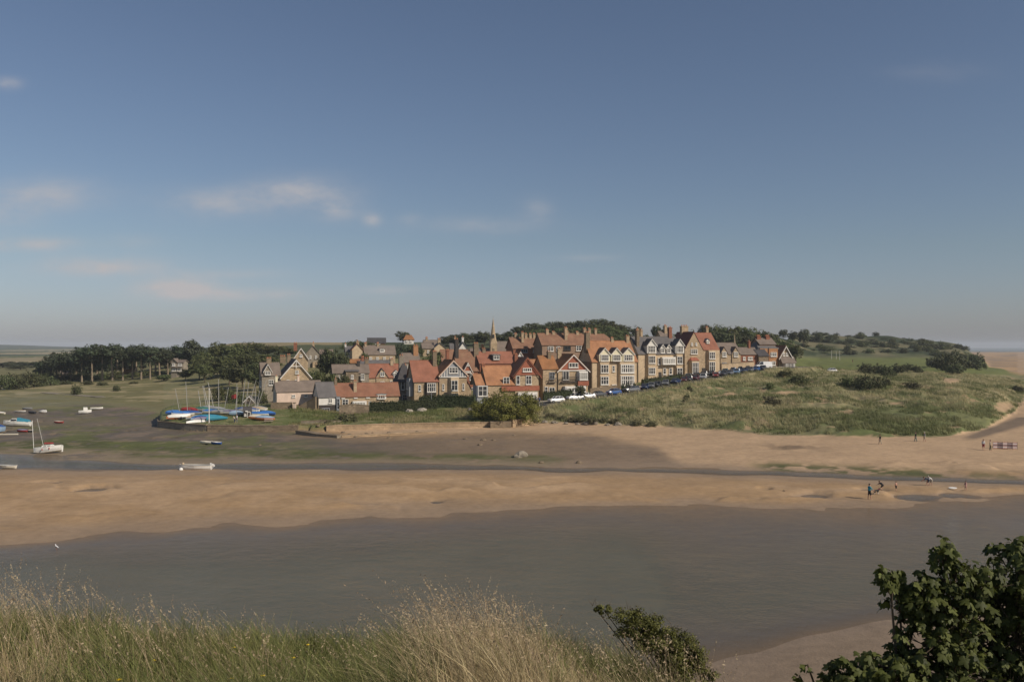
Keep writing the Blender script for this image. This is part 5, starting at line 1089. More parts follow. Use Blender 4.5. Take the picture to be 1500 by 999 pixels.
# ---------------------------------------------------------------- walls and stonework
def wall_run(name, label, cat, pts, t, m, group=None, cope='rubble', step=3.0):
    """pts: (x, y, zbottom, ztop); coping is its own part"""
    root = empty(name, (pts[0][0], pts[0][1], pts[0][2])); tag(root, label, cat, group); a = MB(); c = MB(); o = Vector(root.location)
    Q = []
    for i in range(len(pts)-1):
        p, q = np.array(pts[i]), np.array(pts[i+1]); k = max(1, int(np.hypot(*(q-p)[:2])/step))
        Q += [p+(q-p)*j/k for j in range(k)]
    Q.append(np.array(pts[-1])); n = len(Q); off = []
    for i in range(n):
        d = Q[min(i+1, n-1)]-Q[max(i-1, 0)]; d = d[:2]/np.hypot(*d[:2]); off.append(np.array([-d[1], d[0]]))
    def ring(i, e, z0, z1):
        p = Q[i]; s = off[i]*(t/2+e); return [Vector((p[0]-s[0], p[1]-s[1], z0))-o, Vector((p[0]+s[0], p[1]+s[1], z0))-o, Vector((p[0]+s[0], p[1]+s[1], z1))-o, Vector((p[0]-s[0], p[1]-s[1], z1))-o]
    for (mb, e, f0, f1) in ((a, 0, lambda p: p[2], lambda p: p[3]-.15), (c, .06, lambda p: p[3]-.148, lambda p: p[3]+.02)):
        V = []; Fs = []
        for i in range(n): V += ring(i, e, f0(Q[i]), f1(Q[i])+(.05*math.sin(i*2.7)))
        for i in range(n-1):
            for j in range(4): Fs.append((i*4+j, i*4+(j+1) % 4, i*4+4+(j+1) % 4, i*4+4+j))
        Fs += [(3,2,1,0), tuple((n-1)*4+j for j in range(4))]; mb.poly(V, Fs)
    a.build('masonry', M[m], root); c.build('coping', M[cope], root); return root
def wp(u, D, top, bot): x, y = XY(u, D); return (x, y, bot, top)
wall_run('sea_wall', 'curved dark stone sea wall round the dinghy green', 'wall', [wp(u, D-.2, 2.15, .0) for (u, D) in WALL_L[:6]]+[wp(304, 172.9, 2.1, .0)], .7, 'greystone', 'stone walls along the shore', cope='rubble')
wall_run('sea_wall', 'straight sandstone sea wall in front of the hut and flagpole', 'wall', [wp(305, 172.8, 2.1, .0)]+[wp(u, D-.2, 2.1, .2) for (u, D) in WALL_L[7:8]]+[wp(437, 171.3, 2.1, .3)], .7, 'rubble', 'stone walls along the shore')
wall_run('sea_wall', 'pale sandy revetment wall below the long grass bank', 'wall', [wp(478, 170.8, 2.1, .2), wp(500, 171.8, 2.15, .3), wp(560, 173.8, 2.2, .4), wp(620, 175.3, 2.25, .6), wp(717, 176.3, 2.4, .7)], .8, 'paleseawall', 'stone walls along the shore', cope='paleseawall')
wall_run('sea_wall', 'brown brick bastion wall under the huge bush', 'wall', [wp(717.5, 175.2, 2.5, .5), wp(748, 176.2, 2.5, .5)], 1.4, 'sandstone_dark', 'stone walls along the shore')
wall_run('sea_wall', 'short broken pale wall at the beach end by the white car', 'wall', [wp(749, 177.2, 2.7, .6), wp(776, 180.8, 2.6, .8)], .9, 'paleseawall', 'stone walls along the shore', cope='paleseawall')
wall_run('garden_wall', 'low mossy wall with darker stones at the end of the dinghy green', 'wall', [wp(441, 174.5, 2.7, 1.5), wp(470, 175.5, 2.75, 1.5), wp(500, 178, 2.5, 1.6)], .5, 'greystone', 'stone walls along the shore')
wall_run('stone_ledge', 'low dark stone ledge stepping out onto the sand', 'wall', [wp(438, 167.0, 1.55, .3), wp(468, 163.0, 1.35, .2), wp(498, 160.5, 1.25, .2)], 1.6, 'greystone', 'stone walls along the shore')
wall_run('stone_ledge', 'long thin buried ledge continuing along the beach', 'wall', [wp(499.5, 161.0, 1.15, .2), wp(560, 164.5, 1.2, .3), wp(640, 168, 1.3, .4)], .9, 'paleseawall', 'stone walls along the shore', cope='paleseawall')
wall_run('garden_wall', 'dark stone garden wall below the orange-roofed villa', 'wall', [wp(864, 216.5, 7.2, 4.5), wp(903, 220, 8.0, 5)], .5, 'sandstone_dark', 'garden walls')
wall_run('garden_wall', 'pale boundary wall between hall and end house', 'wall', [wp(1056, 258, 12.6, 9), wp(1090, 268, 13.0, 9.5), wp(1104, 272, 13.0, 10)], .5, 'sandstone', 'garden walls')
wall_run('garden_wall', 'dark garden wall in front of the pale rendered cottage', 'wall', [wp(397, 197, 5.0, 1.5), wp(428, 197.5, 5.0, 1.5)], .5, 'sandstone_dark', 'garden walls')
wall_run('gate_pier', 'pinkish gate pier beside the dark garden wall of the pale cottage', 'pier', [wp(429.5, 196.8, 5.0, 1.5), wp(433.5, 196.8, 5.0, 1.5)], .8, 'pink', 'garden walls')
wall_run('garden_wall', 'dark stone wall rising to the white-fronted cottage', 'wall', [wp(438, 197, 4.2, 1.5), wp(450, 197, 5.2, 1.5), wp(463, 196, 6.4, 1.5)], .5, 'sandstone_dark', 'garden walls')
wall_run('garden_wall', 'ragged stone garden wall in front of the long red-roofed cottage', 'wall', [wp(497, 194, 4.6, 1.5), wp(520, 195, 4.8, 1.5), wp(541, 195.5, 4.5, 1.5)], .5, 'rubble', 'garden walls')
wall_run('jetty_wall', 'long dark stone groyne lying across the marsh', 'groyne', [wp(66, 286, 2.5, .3), wp(100, 277, 2.3, .2), wp(159, 266, 2.1, .2)], 3.2, 'sandstone_dark', cope='greystone')

def rock(loc, s, label, group, m='sandstone_dark', seed=0, name='rock', sq=(1,1,.6)):
    r = random.Random(seed); mb = MB().ball((0,0,0), s*sq[0], s*sq[1], s*sq[2], 8, 6)
    mb.v = [tuple(c*(1+r.uniform(-.22,.22)) for c in v) for v in mb.v]; o = mb.build(name, M[m]); o.location = loc; o.rotation_euler.z = r.uniform(0,6)
    return tag(o, label, 'rock', group)
k = 0
for (u, y) in [(423,628),(430,629),(466,630),(480,633),(503,634),(512,637),(537,636),(546,634),(553,637),(561,635),(570,634),(580,636),(590,634),(603,635),(611,633),(521,640),(497,641),(605,627),(570,642)]:
    rock(on_ground(u, y, 100, 200), rnd.uniform(.22,.5), 'small dark stone scattered on the sand below the pale sea wall', 'stones below the sea wall', seed=k); k += 1
for (u, y, s) in [(682,643,.45),(708,645,.6),(723,645,.4),(703,652,.5),(753,638,.35),(793,678,.45),(848,678,.6),(381,652,.3),(1148,719,.2),(662,626,.35),(610,625,.3)]:
    rock(on_ground(u, y, 100, 200), s, 'lone dark stone on the bare flats, '+ORD[sorted([682,708,723,703,753,793,848,381,1148,662,610]).index(u)]+' from left', 'lone stones on the flats', seed=k); k += 1
rock(on_ground(763, 669, 100, 200)+Vector((0,0,.25)), 1.25, 'biggest dark weed-covered block on the mud by the channel', None, 'greystone', 91, sq=(1,.6,.55))
for (u, y, s) in [(600,598,.9),(618,600,1.2),(694,600,1.3)]:
    p = GZ(u, 196); rock(p+Vector((0,0,.2)), s, ['pinkish boulder by the long hedge', 'tall pale boulder between the two hedges', 'broad pale boulder beside the huge bush'][[600,618,694].index(u)], 'boulders at the lawn edge', 'concrete', k); k += 1
rock(on_ground(783, 619, 150, 220)+Vector((0,0,.2)), .9, 'dark boulder at the corner of the beach by the broken wall', None, 'darktimber', 55)
for j, (u, y) in enumerate([(798,619),(812,620),(829,621),(846,622),(858,622),(872,621),(890,623),(905,623)]):
    rock(on_ground(u, y, 150, 220)+Vector((0,0,.1)), rnd.uniform(.5,.9), 'weedy grey boulder at the dune foot, '+ORD[j]+' from the huge bush', 'boulders along the dune foot', 'greystone', 200+j)

# ---------------------------------------------------------------- cars
PAINT = {n: mat(n+'_car_paint', c, .25, .03, 1, metal=.0, spec=.7) for n, c in dict(white=(.72,.71,.68), silver=(.36,.37,.38), grey=(.14,.145,.15), dark_grey=(.05,.052,.055),
         black=(.015,.015,.017), blue=(.03,.09,.25), dark_blue=(.015,.03,.08), pale_blue=(.16,.26,.38), red=(.24,.025,.025), dark_red=(.09,.015,.018), teal=(.03,.13,.16), green=(.03,.07,.05)).items()}
def make_car(kind):
    L, Wd, H = {'hatchback': (4.0,1.72,1.48), 'saloon': (4.5,1.76,1.42), 'estate': (4.6,1.78,1.52), 'van': (5.4,1.95,2.2)}[kind]
    root = empty('parked_car' if kind != 'van' else 'parked_van', (0,0,-400)); h = L/2; w = Wd/2
    # body: side profile stations (x, zbottom, zshoulder, half width)
    prof = [(-h,.38,.62,.84),(-h+.08,.28,.78,.92),(-h+.5,.25,.86,1.0),(-h*.2,.24,.90,1.0),(h*.35,.24,.93,1.0),(h-.45,.25,.95,.98),(h-.06,.30,.88,.92),(h,.42,.70,.85)]
    if kind == 'van': prof = [(-h,.4,.95,.88),(-h+.1,.3,1.1,.95),(-h+.9,.26,1.2,1),(0,.26,1.25,1),(h-.3,.26,1.25,1),(h,.35,1.2,.97)]
    b = MB(); V = []
    for (x, z0, z1, ww) in prof: V += [(x,-w*ww,z0),(x,-w*ww*1.0,z0+(z1-z0)*.6),(x,-w*ww*.90,z1),(x,w*ww*.90,z1),(x,w*ww,z0+(z1-z0)*.6),(x,w*ww,z0)]
    Fs = [(5,4,3,2,1,0), tuple((len(prof)-1)*6+j for j in range(6))]
    for i in range(len(prof)-1):
        for j in range(6): Fs.append((i*6+j, i*6+(j+1) % 6, i*6+6+(j+1) % 6, i*6+6+j))
    b.poly(V, Fs)
    # roof and pillars
    zt = H; zs = .90 if kind != 'van' else 1.2
    xa, xb, xc, xd = {'hatchback': (-h+1.05,-h+1.75,h-.75,h-.22), 'saloon': (-h+1.15,-h+1.9,h-1.7,h-.95), 'estate': (-h+1.15,-h+1.9,h-.55,h-.12), 'van': (-h+.7,-h+1.5,h-.12,h-.05)}[kind]
    b.poly([(xb,-w*.72,zt-.05),(xb,w*.72,zt-.05),(xc,w*.72,zt-.06),(xc,-w*.72,zt-.06),(xb+.2,-w*.6,zt),(xb+.2,w*.6,zt),(xc-.2,w*.6,zt),(xc-.2,-w*.6,zt)], [(4,7,6,5),(0,1,5,4),(1,2,6,5),(2,3,7,6),(3,0,4,7),(0,3,2,1)])
    if kind == 'van': b.poly([(xb+.9,-w*.9,zs-.1),(xb+.9,w*.9,zs-.1),(xd,w*.9,zs-.1),(xd,-w*.9,zs-.1),(xb+.9,-w*.74,zt-.06),(xb+.9,w*.74,zt-.06),(xc,w*.74,zt-.06),(xc,-w*.74,zt-.06)], [(0,1,5,4),(1,2,6,5),(2,3,7,6),(3,0,4,7)])
    for s in (-1, 1):
        for (p, q) in (((xa,s*w*.86,zs-.02),(xb,s*w*.72,zt-.04)), ((xd,s*w*.86,zs-.02),(xc,s*w*.72,zt-.05)), (((xa+xd)/2,s*w*.885,zs-.02),((xb+xc)/2,s*w*.73,zt-.04))): b.bar(p, q, .09)
    body = b.build('body', PAINT['white'], root); body.material_slots[0].link = 'OBJECT'; body.material_slots[0].material = PAINT['white']
    g = MB().poly([(xa,-w*.84,zs-.03),(xa,w*.84,zs-.03),(xd,w*.84,zs-.03),(xd,-w*.84,zs-.03),(xb+.02,-w*.70,zt-.07),(xb+.02,w*.70,zt-.07),(xc-.02,w*.70,zt-.07),(xc-.02,-w*.70,zt-.07)], [(0,1,5,4),(1,2,6,5),(2,3,7,6),(3,0,4,7)])
    g.build('windows', M['glass'], root)
    for x in (-h+.78, h-.82):
        for s in (-1, 1):
            wh = MB().tube([(x, s*(w-.24), .31), (x, s*(w+.005), .31)], .31, 14).build('wheel', M['tyre'], root); MB().tube([(x, s*(w-.02), .31), (x, s*(w+.02), .31)], .19, 10).build('rim', M['rim'], wh)
    for s in (-1, 1):
        MB().box(-h-.012, -h+.14, s*w*.72-.2, s*w*.72+.2, .58, .72).build('headlight', M['lamp'], root); MB().box(h-.14, h+.012, s*w*.74-.12, s*w*.74+.12, .62, .86).build('tail_lamp', M['taillamp'], root)
        MB().box(xa+.25, xa+.42, s*w*.93-.1, s*w*.93+.1, zs+.0, zs+.14).build('mirror', M['darktimber'], root)
    return root
CARS = {}
for kd in ('hatchback','saloon','estate','van'):
    rt_ = make_car(kd); index_kids(rt_); CARS[kd] = [rt_, False]
def put_car(kd, color, u, D, heading, label, group='cars parked along the road'):
    c = CARS[kd]
    if not c[1]: o = c[0]; c[1] = True
    else: o = copy_tree(c[0])
    x, y = XY(u, D); o.location = (x, y, Z(x, y)+.06); o.rotation_euler.z = R(heading); tag(o, label, 'van' if kd == 'van' else 'car', group)
    for ch in bpy.data.objects:
        if ch.parent == o and ch.name.startswith('body'): ch.material_slots[0].link = 'OBJECT'; ch.material_slots[0].material = PAINT[color]
def roadD(u): return float(np.interp(u, [p[0] for p in ROAD], [p[1] for p in ROAD]))
def slope_off(dD, u): return roadD(u)+dD
par = [(815,'hatchback','white','white hatchback parked alone just above the beach corner, lowest car on the road'),
       (843,'estate','white','white estate car before the white bay of the red-gabled villa'),
       (859,'saloon','white','low white saloon just uphill of the white estate car'),
       (876,'saloon','dark_grey','dark grey saloon below the garden wall of the orange-roofed villa'),
       (899,'hatchback','blue','bright blue hatchback in front of the orange-roofed villa bays'),
       (925,'estate','grey','grey estate car by the clipped cone shrubs')]
for j, (u, kd, c, lb) in enumerate(par): put_car(kd, c, u, slope_off(-1.2, u), 25+ (8 if j > 2 else 0), lb)
OR = 'first second third fourth fifth sixth seventh eighth ninth tenth eleventh twelfth thirteenth fourteenth fifteenth sixteenth seventeenth eighteenth'.split()
near = [(945,'saloon','dark_blue'),(954,'hatchback','grey'),(963,'hatchback','black'),(975,'hatchback','grey'),(990,'saloon','dark_blue'),(1002,'hatchback','dark_red'),(1009,'estate','dark_grey'),(1019,'hatchback','dark_red'),(1030,'estate','silver'),
        (1048,'hatchback','red'),(1060,'hatchback','dark_grey'),(1069,'saloon','grey'),(1079,'estate','pale_blue'),(1090,'hatchback','dark_blue'),(1099,'hatchback','grey'),(1108,'saloon','blue'),(1117,'hatchback','black')]
for j, (u, kd, c) in enumerate(near): put_car(kd, c, u, slope_off(-1.3, u), rnd.uniform(60, 78), '%s %s, %s car of the seaward row counted uphill from the cone shrubs' % (c.replace('_', ' '), kd, OR[j]), 'cars of the seaward row')
far_ = [(1008,'hatchback','grey'),(1020,'saloon','dark_blue'),(1031,'estate','dark_grey'),(1042,'hatchback','black'),(1051,'saloon','silver'),(1062,'hatchback','teal'),(1073,'estate','dark_blue'),(1083,'hatchback','black'),(1094,'saloon','dark_grey')]
for j, (u, kd, c) in enumerate(far_): put_car(kd, c, u, slope_off(6.6, u), rnd.uniform(62, 78), '%s %s, %s car of the house-side row counted uphill from the stone gable' % (c.replace('_', ' '), kd, OR[j]), 'cars of the house-side row')
put_car('van', 'white', 1118, slope_off(7.0, 1118), 8, 'long white van parked before the last house', None)
put_car('hatchback', 'white', 1217, 300, 0, 'small white vehicle alone among the dune scrub beside the golf green', None)

# ---------------------------------------------------------------- boats
BP = {n: mat(n+'_boat_paint', c, .45, .12, .9, spec=.5) for n, c in dict(white=(.70,.68,.62), cream=(.62,.56,.44), blue=(.03,.08,.25), royal=(.045,.16,.42), teal=(.04,.22,.30), red=(.30,.04,.035), orange=(.50,.16,.05), grey=(.28,.28,.27),
      tan=(.42,.32,.20), green=(.04,.16,.12), dark=(.03,.03,.035), purple=(.20,.18,.24), paleblue=(.28,.38,.48)).items()}
def hull_mesh(L, B, Hh, n=12, flare=.25, transom=.75, sheer=.14, keel=0.0):
    st = []
    for i in range(n+1):
        t = i/n; x = -L/2+L*t    # bow at -x
        wd = B/2*(min(1, (t*1.9)**.62) if t < .55 else 1-(1-transom)*((t-.55)/.45)**2)
        if i == 0: wd = .02
        zt = Hh*(1+sheer*((1-t)**2*1.6)); zb = Hh*.42*max(0, (1-t*3.2))**1.5
        st.append([(x, 0, zb-keel), (x, -wd*.62, zb+(zt-zb)*.12), (x, -wd*(1-flare*.4), zb+(zt-zb)*.5), (x, -wd, zt)])
    V = []
    for s in st: V += s + [(a, -b, c) for a, b, c in s[1:]]
    Fs = []; m = 7
    for i in range(n):
        for a, b in ((0,1),(1,2),(2,3)): Fs.append((i*m+a, i*m+b, i*m+m+b, i*m+m+a))
        for a, b in ((0,4),(4,5),(5,6)): Fs.append((i*m+b, i*m+a, i*m+m+a, i*m+m+b))
    e = n*m; Fs.append((e, e+1, e+2, e+3, e+6, e+5, e+4)); return V, Fs, st
def boat(kind, name, label, cat, group, loc, rz, L, B, Hh, col, deck='cream', cover=None, mast=0, tilt=(0,0), extra=None, ht=(0,0), boom=True, covh=.45, inverted=False):
    root = empty(name, loc, R(rz)); tag(root, label, cat, group); V, Fs, st = hull_mesh(L, B, Hh); n = len(st)-1
    if inverted: T = Matrix.Translation((0,0,Hh)) @ Matrix.Rotation(math.pi, 4, 'X')
    else: T = Matrix.Rotation(R(ht[0]), 4, 'X') @ Matrix.Rotation(R(ht[1]), 4, 'Y')
    V = [T @ Vector(v) for v in V]; h = MB().poly(V, Fs).build('hull', BP[col], root)
    TT_ = lambda p: T @ Vector(p)
    if kind == 'deck' or cover:   # closed top
        mb = MB(); dz = .03; pk = covh if cover else .04
        v = []; 
        for i, s in enumerate(st):
            x, w, z = s[3][0], abs(s[3][1]), s[3][2]; bump_ = pk*math.sin(math.pi*min(1, max(0, (i/n)*1.05)))**.6
            v += [TT_((x,-w*1.02,z-.04)), TT_((x,-w*.55,z+dz+bump_*.65)), TT_((x,0,z+dz+bump_)), TT_((x,w*.55,z+dz+bump_*.65)), TT_((x,w*1.02,z-.04))]
        f = [(i*5+j, i*5+j+1, i*5+6+j, i*5+5+j) for i in range(n) for j in range(4)]; f.append(tuple(n*5+j for j in range(5)))
        mb.poly(v, f); mb.build('cover' if cover else 'deck', BP[cover or deck], root)
    elif not inverted:   # open: inner floor, thwarts, gunwale
        fl = MB(); v = []
        for s in st: x = s[3][0]*.94; w = abs(s[3][1])*.86; v += [TT_((x,-w,s[3][2]-.02)), TT_((x,-w*.7,Hh*.28)), TT_((x,w*.7,Hh*.28)), TT_((x,w,s[3][2]-.02))]
        f = [(i*4+j, i*4+4+j, i*4+5+j, i*4+1+j) for i in range(n) for j in range(3)]; f.append((n*4+3,n*4+2,n*4+1,n*4)); fl.poly(v, f); fl.build('inner_hull', BP[deck], root)
        gw = MB()
        for s in (1, -1): gw.tube([TT_((a[3][0], s*abs(a[3][1]), a[3][2]+.01)) for a in st], max(.02, Hh*.05), 6)
        gw.build('gunwale', BP['cream' if col != 'cream' else 'white'], root)
        for t in (-.12, .22):
            i = int((t+.5)*n); w = abs(st[i][3][1])*.9; MB().box(t*L-.1, t*L+.1, -w, w, Hh*.7, Hh*.7+.04, None, T).build('thwart', M['wood'], root)
    if mast:
        mx = -L*.12; a = TT_((mx, 0, Hh*.4)); b_ = a+Vector((tilt[0], tilt[1], mast)); ms = MB().tube([a, a.lerp(b_, .5), b_], [.065, .06, .045], 6).build('mast', M['alu'], root)
        if boom: MB().tube([a+Vector((0,0,.9)), a+Vector((L*.45,0,.8))], .04, 5).build('boom', M['alu'], root)
        st_ = MB(); q = b_.lerp(a, .12)
        for p in (TT_((-L/2,0,Hh*1.1)), TT_((0,-B/2,Hh)), TT_((0,B/2,Hh))): st_.bar(p, q, .012)
        st_.build('stay', M['rope'], root)
        if mast > 4: MB().bar(a.lerp(b_, .62)+Vector((0,-.4,0)), a.lerp(b_, .62)+Vector((0,.4,0)), .03).build('spreader', M['alu'], ms)
    if extra: extra(root, T)
    return root
GD = 'dinghies laid up on the green'
def gp_(u, D): return on_ground(u, HOR+(CZ-2.2)*F/D, 165, 260)
# dinghies on the green (u, D, heading, L, hull, cover, mast height, lean)
dl = [
 ('small blue-covered dinghy lying at the far tip of the green', 256, 196, 35, 3.8, 'blue', 'royal', 0, (0,0)),
 ('dinghy under a bright blue cover behind the white overturned boat', 268, 193, 30, 4.6, 'white', 'royal', 5.6, (-1.0,0)),
 ('dinghy with navy cover and a straight mast at the back of the far tip', 279, 195, 30, 4.6, 'grey', 'blue', 7.0, (-.4,0)),
 ('red-covered dinghy behind the navy one', 277, 205, 6, 3.6, 'red', 'red', 0, (0,0)),
 ('orange and red kayak-like dinghy by the wall at the tip of the green', 256, 183, 40, 3.4, 'orange', 'red', 0, (0,0)),
 ('dinghy with beige ribbed cover pointing up the green', 288, 183, 62, 5.6, 'grey', 'tan', 0, (0,0)),
 ('pale blue dinghy between beige cover and teal cover', 294, 181, 60, 5.0, 'paleblue', 'blue', 0, (0,0)),
 ('largest dinghy with teal cover and white gunwale', 302, 184, 52, 6.6, 'white', 'teal', 0, (0,0)),
 ('thin dinghy with dark teal cover lowest beside the flagpole', 317, 181, 55, 4.8, 'teal', 'teal', 0, (0,0)),
 ('grey dinghy half under the teal one', 296, 178, 55, 4.2, 'grey', 'purple', 0, (0,0)),
 ('royal blue covered dinghy behind the flagpole with leaning mast', 311, 199, 10, 4.2, 'white', 'royal', 5.8, (-1.3,0)),
 ('white hulled dinghy with grey cover and tall straight mast', 324, 197, 5, 4.6, 'cream', 'grey', 7.4, (0,0)),
 ('grey covered dinghy with mast leaning back beside the tall mast', 331, 199, -8, 4.0, 'grey', 'grey', 5.5, (1.1,0)),
 ('dinghy with slate blue cover left of the hut', 340, 197, 10, 4.0, 'white', 'purple', 0, (0,0)),
 ('small pale blue dinghy close to the hut wall', 347, 194, 20, 3.2, 'paleblue', 'paleblue', 5.9, (.6,0)),
 ('royal blue covered dinghy on the grass just right of the hut', 378, 192, 8, 4.6, 'white', 'royal', 5.2, (.9,0)),
 ('second blue covered dinghy right of the hut near the cottage', 391, 194, 4, 3.6, 'blue', 'royal', 0, (0,0)),
 ('orange hulled dinghy with white cover right of the hut', 376, 183, 6, 3.4, 'orange', 'cream', 0, (0,0)),
 ('orange dinghy with grey blue cover, lowest one right of the hut', 388, 181, 4, 4.0, 'orange', 'paleblue', 0, (0,0)),
 ('dinghy with mast tilted left behind the blue-covered boats', 298, 206, 0, 3.8, 'white', 'green', 4.4, (-.7,0)),
 ('dark green dinghy with leaning mast in front of the bushes', 317, 207, 0, 4.0, 'green', 'grey', 6.2, (-1.4,0)),
 ('dinghy with thin mast behind the leaning pair', 306, 210, 5, 3.8, 'white', 'grey', 5.2, (-.9,0)),
 ('dinghy behind the hut roof with tall mast leaning right', 362, 202, 0, 4.2, 'white', 'grey', 6.6, (.9,0)),
 ('dinghy behind the hut with pale mast ending in a bright cap', 366, 204, 0, 4.2, 'white', 'blue', 6.8, (1.9,0)),
 ('dinghy behind the hut with second upright mast', 357, 205, 0, 4.0, 'grey', 'blue', 6.6, (.8,0)),
 ('dinghy by the shed with crossed masts', 377, 207, 5, 3.8, 'white', 'tan', 5.2, (0,0)),
 ('dinghy beneath the strongly leaning mast by the shed', 379, 209, 0, 3.8, 'cream', 'grey', 6.6, (2.2,0)),
]
for (lb, u, D, rz, L, hc, cv, mh, tl) in dl: boat('open', 'dinghy', lb, 'dinghy', GD, gp_(u, D)+Vector((0,0,.12)), rz, L, L*.36, .52, hc, cover=cv, mast=mh, tilt=tl, boom=False, covh=.40)
boat('open', 'overturned_boat', 'long slim white boat lying upside down by the flagpole', 'boat', GD, gp_(295, 177.5)+Vector((0,0,.1)), 52, 6.8, 1.1, .5, 'white', inverted=True)
boat('open', 'overturned_boat', 'white boat upside down on a trestle at the tip of the green', 'boat', GD, gp_(262, 184)+Vector((0,0,.6)), 38, 4.6, 1.6, .6, 'white', inverted=True)
t_ = empty('boat_trailer', gp_(267, 183)); tag(t_, 'small grey metal launching trailer beside the overturned white boat', 'trailer'); mb = MB().box(-1.6,1.6,-.5,-.42,.5,.6).box(-1.6,1.6,.42,.5,.5,.6).box(-.1,.1,-.5,.5,.42,.499).bar((1.6,0,.55),(2.6,0,.5),.08); mb.build('frame', M['alu'], t_)
for s in (-1,1): MB().tube([(0,s*.7,.3),(0,s*.55,.3)], .3, 10).build('wheel', M['tyre'], t_)
b_ = MB().ball((0,0,0), .62, .62, .55, 12, 8).build('buoy', BP['tan'], smooth=True); b_.location = gp_(269, 187)+Vector((0,0,.55)); tag(b_, 'large yellowish round buoy on the green by the overturned boat', 'buoy')
# moored and stranded boats
def sail_extra(root, T):
    c = MB(); v = [(-1.5,-.75,.9),(1.3,-.85,.88),(1.3,.85,.88),(-1.5,.75,.9),(-1.0,-.55,1.35),(1.2,-.65,1.3),(1.2,.65,1.3),(-1.0,.55,1.35)]
    c.poly([T @ Vector(p) for p in v], [(0,1,5,4),(1,2,6,5),(2,3,7,6),(3,0,4,7),(4,5,6,7)]); cb = c.build('cabin', BP['white'], root)
    for s in (-1, 1):
        for x in (-.7, .2): MB().box(x, x+.55, s*.80-.06, s*.80+.06, 1.02, 1.18, None, T).build('porthole', M['glass'], cb)
    MB().tube([T @ Vector((-.7,0,1.75)), T @ Vector((1.2,0,1.55))], .15, 8).build('furled_sail', BP['red'], root)
    k = T @ Vector((3.0,0,.5)); MB().box(2.9,3.15,-.12,.12,-.2,.75,None,T).build('outboard', BP['white'], root)
    MB().tube([T @ Vector((-3.0,0,.95)), T @ Vector((-3.1,0,6.1))], .055, 6).build('furled_jib', BP['white'], root)
    for x in (-.9, .6): MB().ball(T @ Vector((x,-1.12,.62)), .11, .11, .2, 8, 6).build('fender', BP['red'], root)
p = on_ground(71, 664, 130, 175)
sb_ = boat('deck', 'sailing_boat', 'white sailing boat heeled over on the mud with leaning mast and red furled sail', 'sailboat', None, p+Vector((0,0,.12)), 12, 6.1, 2.3, 1.0, 'white', deck='white', mast=5.7, tilt=(-1.7,.2), extra=sail_extra, ht=(-9,-6))
def cruiser_extra(root, T):
    MB().poly([T @ Vector(q) for q in [(-1.9,-.8,.95),(.3,-.95,1.0),(.3,.95,1.0),(-1.9,.8,.95),(-1.0,-.65,1.75),(.3,-.8,1.8),(.3,.8,1.8),(-1.0,.65,1.75)]], [(0,1,5,4),(1,2,6,5),(2,3,7,6),(3,0,4,7),(4,5,6,7)]).build('cabin', BP['white'], root)
    MB().box(-1.1,.15,-.93,.93,1.2,1.6,None,T).build('cabin_window', M['glass'], root)
    MB().poly([T @ Vector(q) for q in [(.32,-1.05,1.0),(3.0,-1.0,1.0),(3.0,1.0,1.0),(.32,1.05,1.0),(.32,-.85,2.0),(2.6,-.8,1.55),(2.6,.8,1.55),(.32,.85,2.0)]], [(0,1,5,4),(1,2,6,5),(2,3,7,6),(3,0,4,7),(4,5,6,7)]).build('canopy', BP['teal'], root)
p = on_ground(25, 624, 140, 230)
cc_ = boat('deck', 'cabin_cruiser', 'white cabin cruiser with teal canopy aground on the flats', 'motor boat', None, p+Vector((0,0,.05)), 8, 6.4, 2.3, 1.05, 'white', deck='cream', extra=cruiser_extra, ht=(-5,2))
def fish_extra(root, T):
    MB().poly([T @ Vector(q) for q in [(-.9,-.6,.8),(.5,-.65,.8),(.5,.65,.8),(-.9,.6,.8),(-.7,-.5,1.75),(.5,-.55,1.8),(.5,.55,1.8),(-.7,.5,1.75)]], [(0,1,5,4),(1,2,6,5),(2,3,7,6),(3,0,4,7),(4,5,6,7)]).build('wheelhouse', BP['white'], root)
    for x in (-.55,-.1,.3): MB().box(x-.14,x+.14,-.66,-.5,1.25,1.6,None,T).build('wheelhouse_window', M['glass'], root)
    MB().box(1.9,2.15,-.2,.2,.3,1.2,None,T).build('outboard', BP['dark'], root)
p = on_ground(125, 606, 150, 260)
fb_ = boat('deck', 'fishing_boat', 'small white boat with wheelhouse and red boot line, stern to the green marsh', 'fishing boat', None, p+Vector((0,0,.1)), 200, 4.2, 1.9, .85, 'white', deck='white', extra=fish_extra, ht=(6,0))
boat('open', 'rowing_boat', 'white tender drawn up against the little wheelhouse boat', 'rowing boat', None, on_ground(142, 600, 150, 300)+Vector((0,0,.1)), 200, 3.0, 1.1, .45, 'white')
def open_extra(root, T):
    MB().tube([(2.25,0,.35),(2.55,0,-.1)], .06, 6).build('outboard_leg', BP['dark'], root); MB().poly([(2.1,-.13,.75),(2.75,-.13,.55),(2.75,.13,.55),(2.1,.13,.75),(2.1,-.13,1.05),(2.65,-.13,.85),(2.65,.13,.85),(2.1,.13,1.05)], [(0,1,5,4),(1,2,6,5),(2,3,7,6),(3,0,4,7),(4,5,6,7),(3,2,1,0)]).build('outboard_cowl', BP['white'], root)
    MB().box(-1.9,2.1,-.86,.86,.44,.50).build('rubbing_strake', BP['tan'], root) if False else None
boat('open', 'open_boat', 'long white open boat afloat by the sandbank edge with outboard', 'open boat', None, Vector((*XY(287, 124.6), -.08)), 1, 4.7, 1.7, .72, 'white', deck='grey', extra=open_extra)
bb = MB().ball((0,0,0), .20, n=12, k=8).build('mooring_buoy', BP['tan'], smooth=True); bb.location = Vector((*XY(267, 126.5), .55)); 
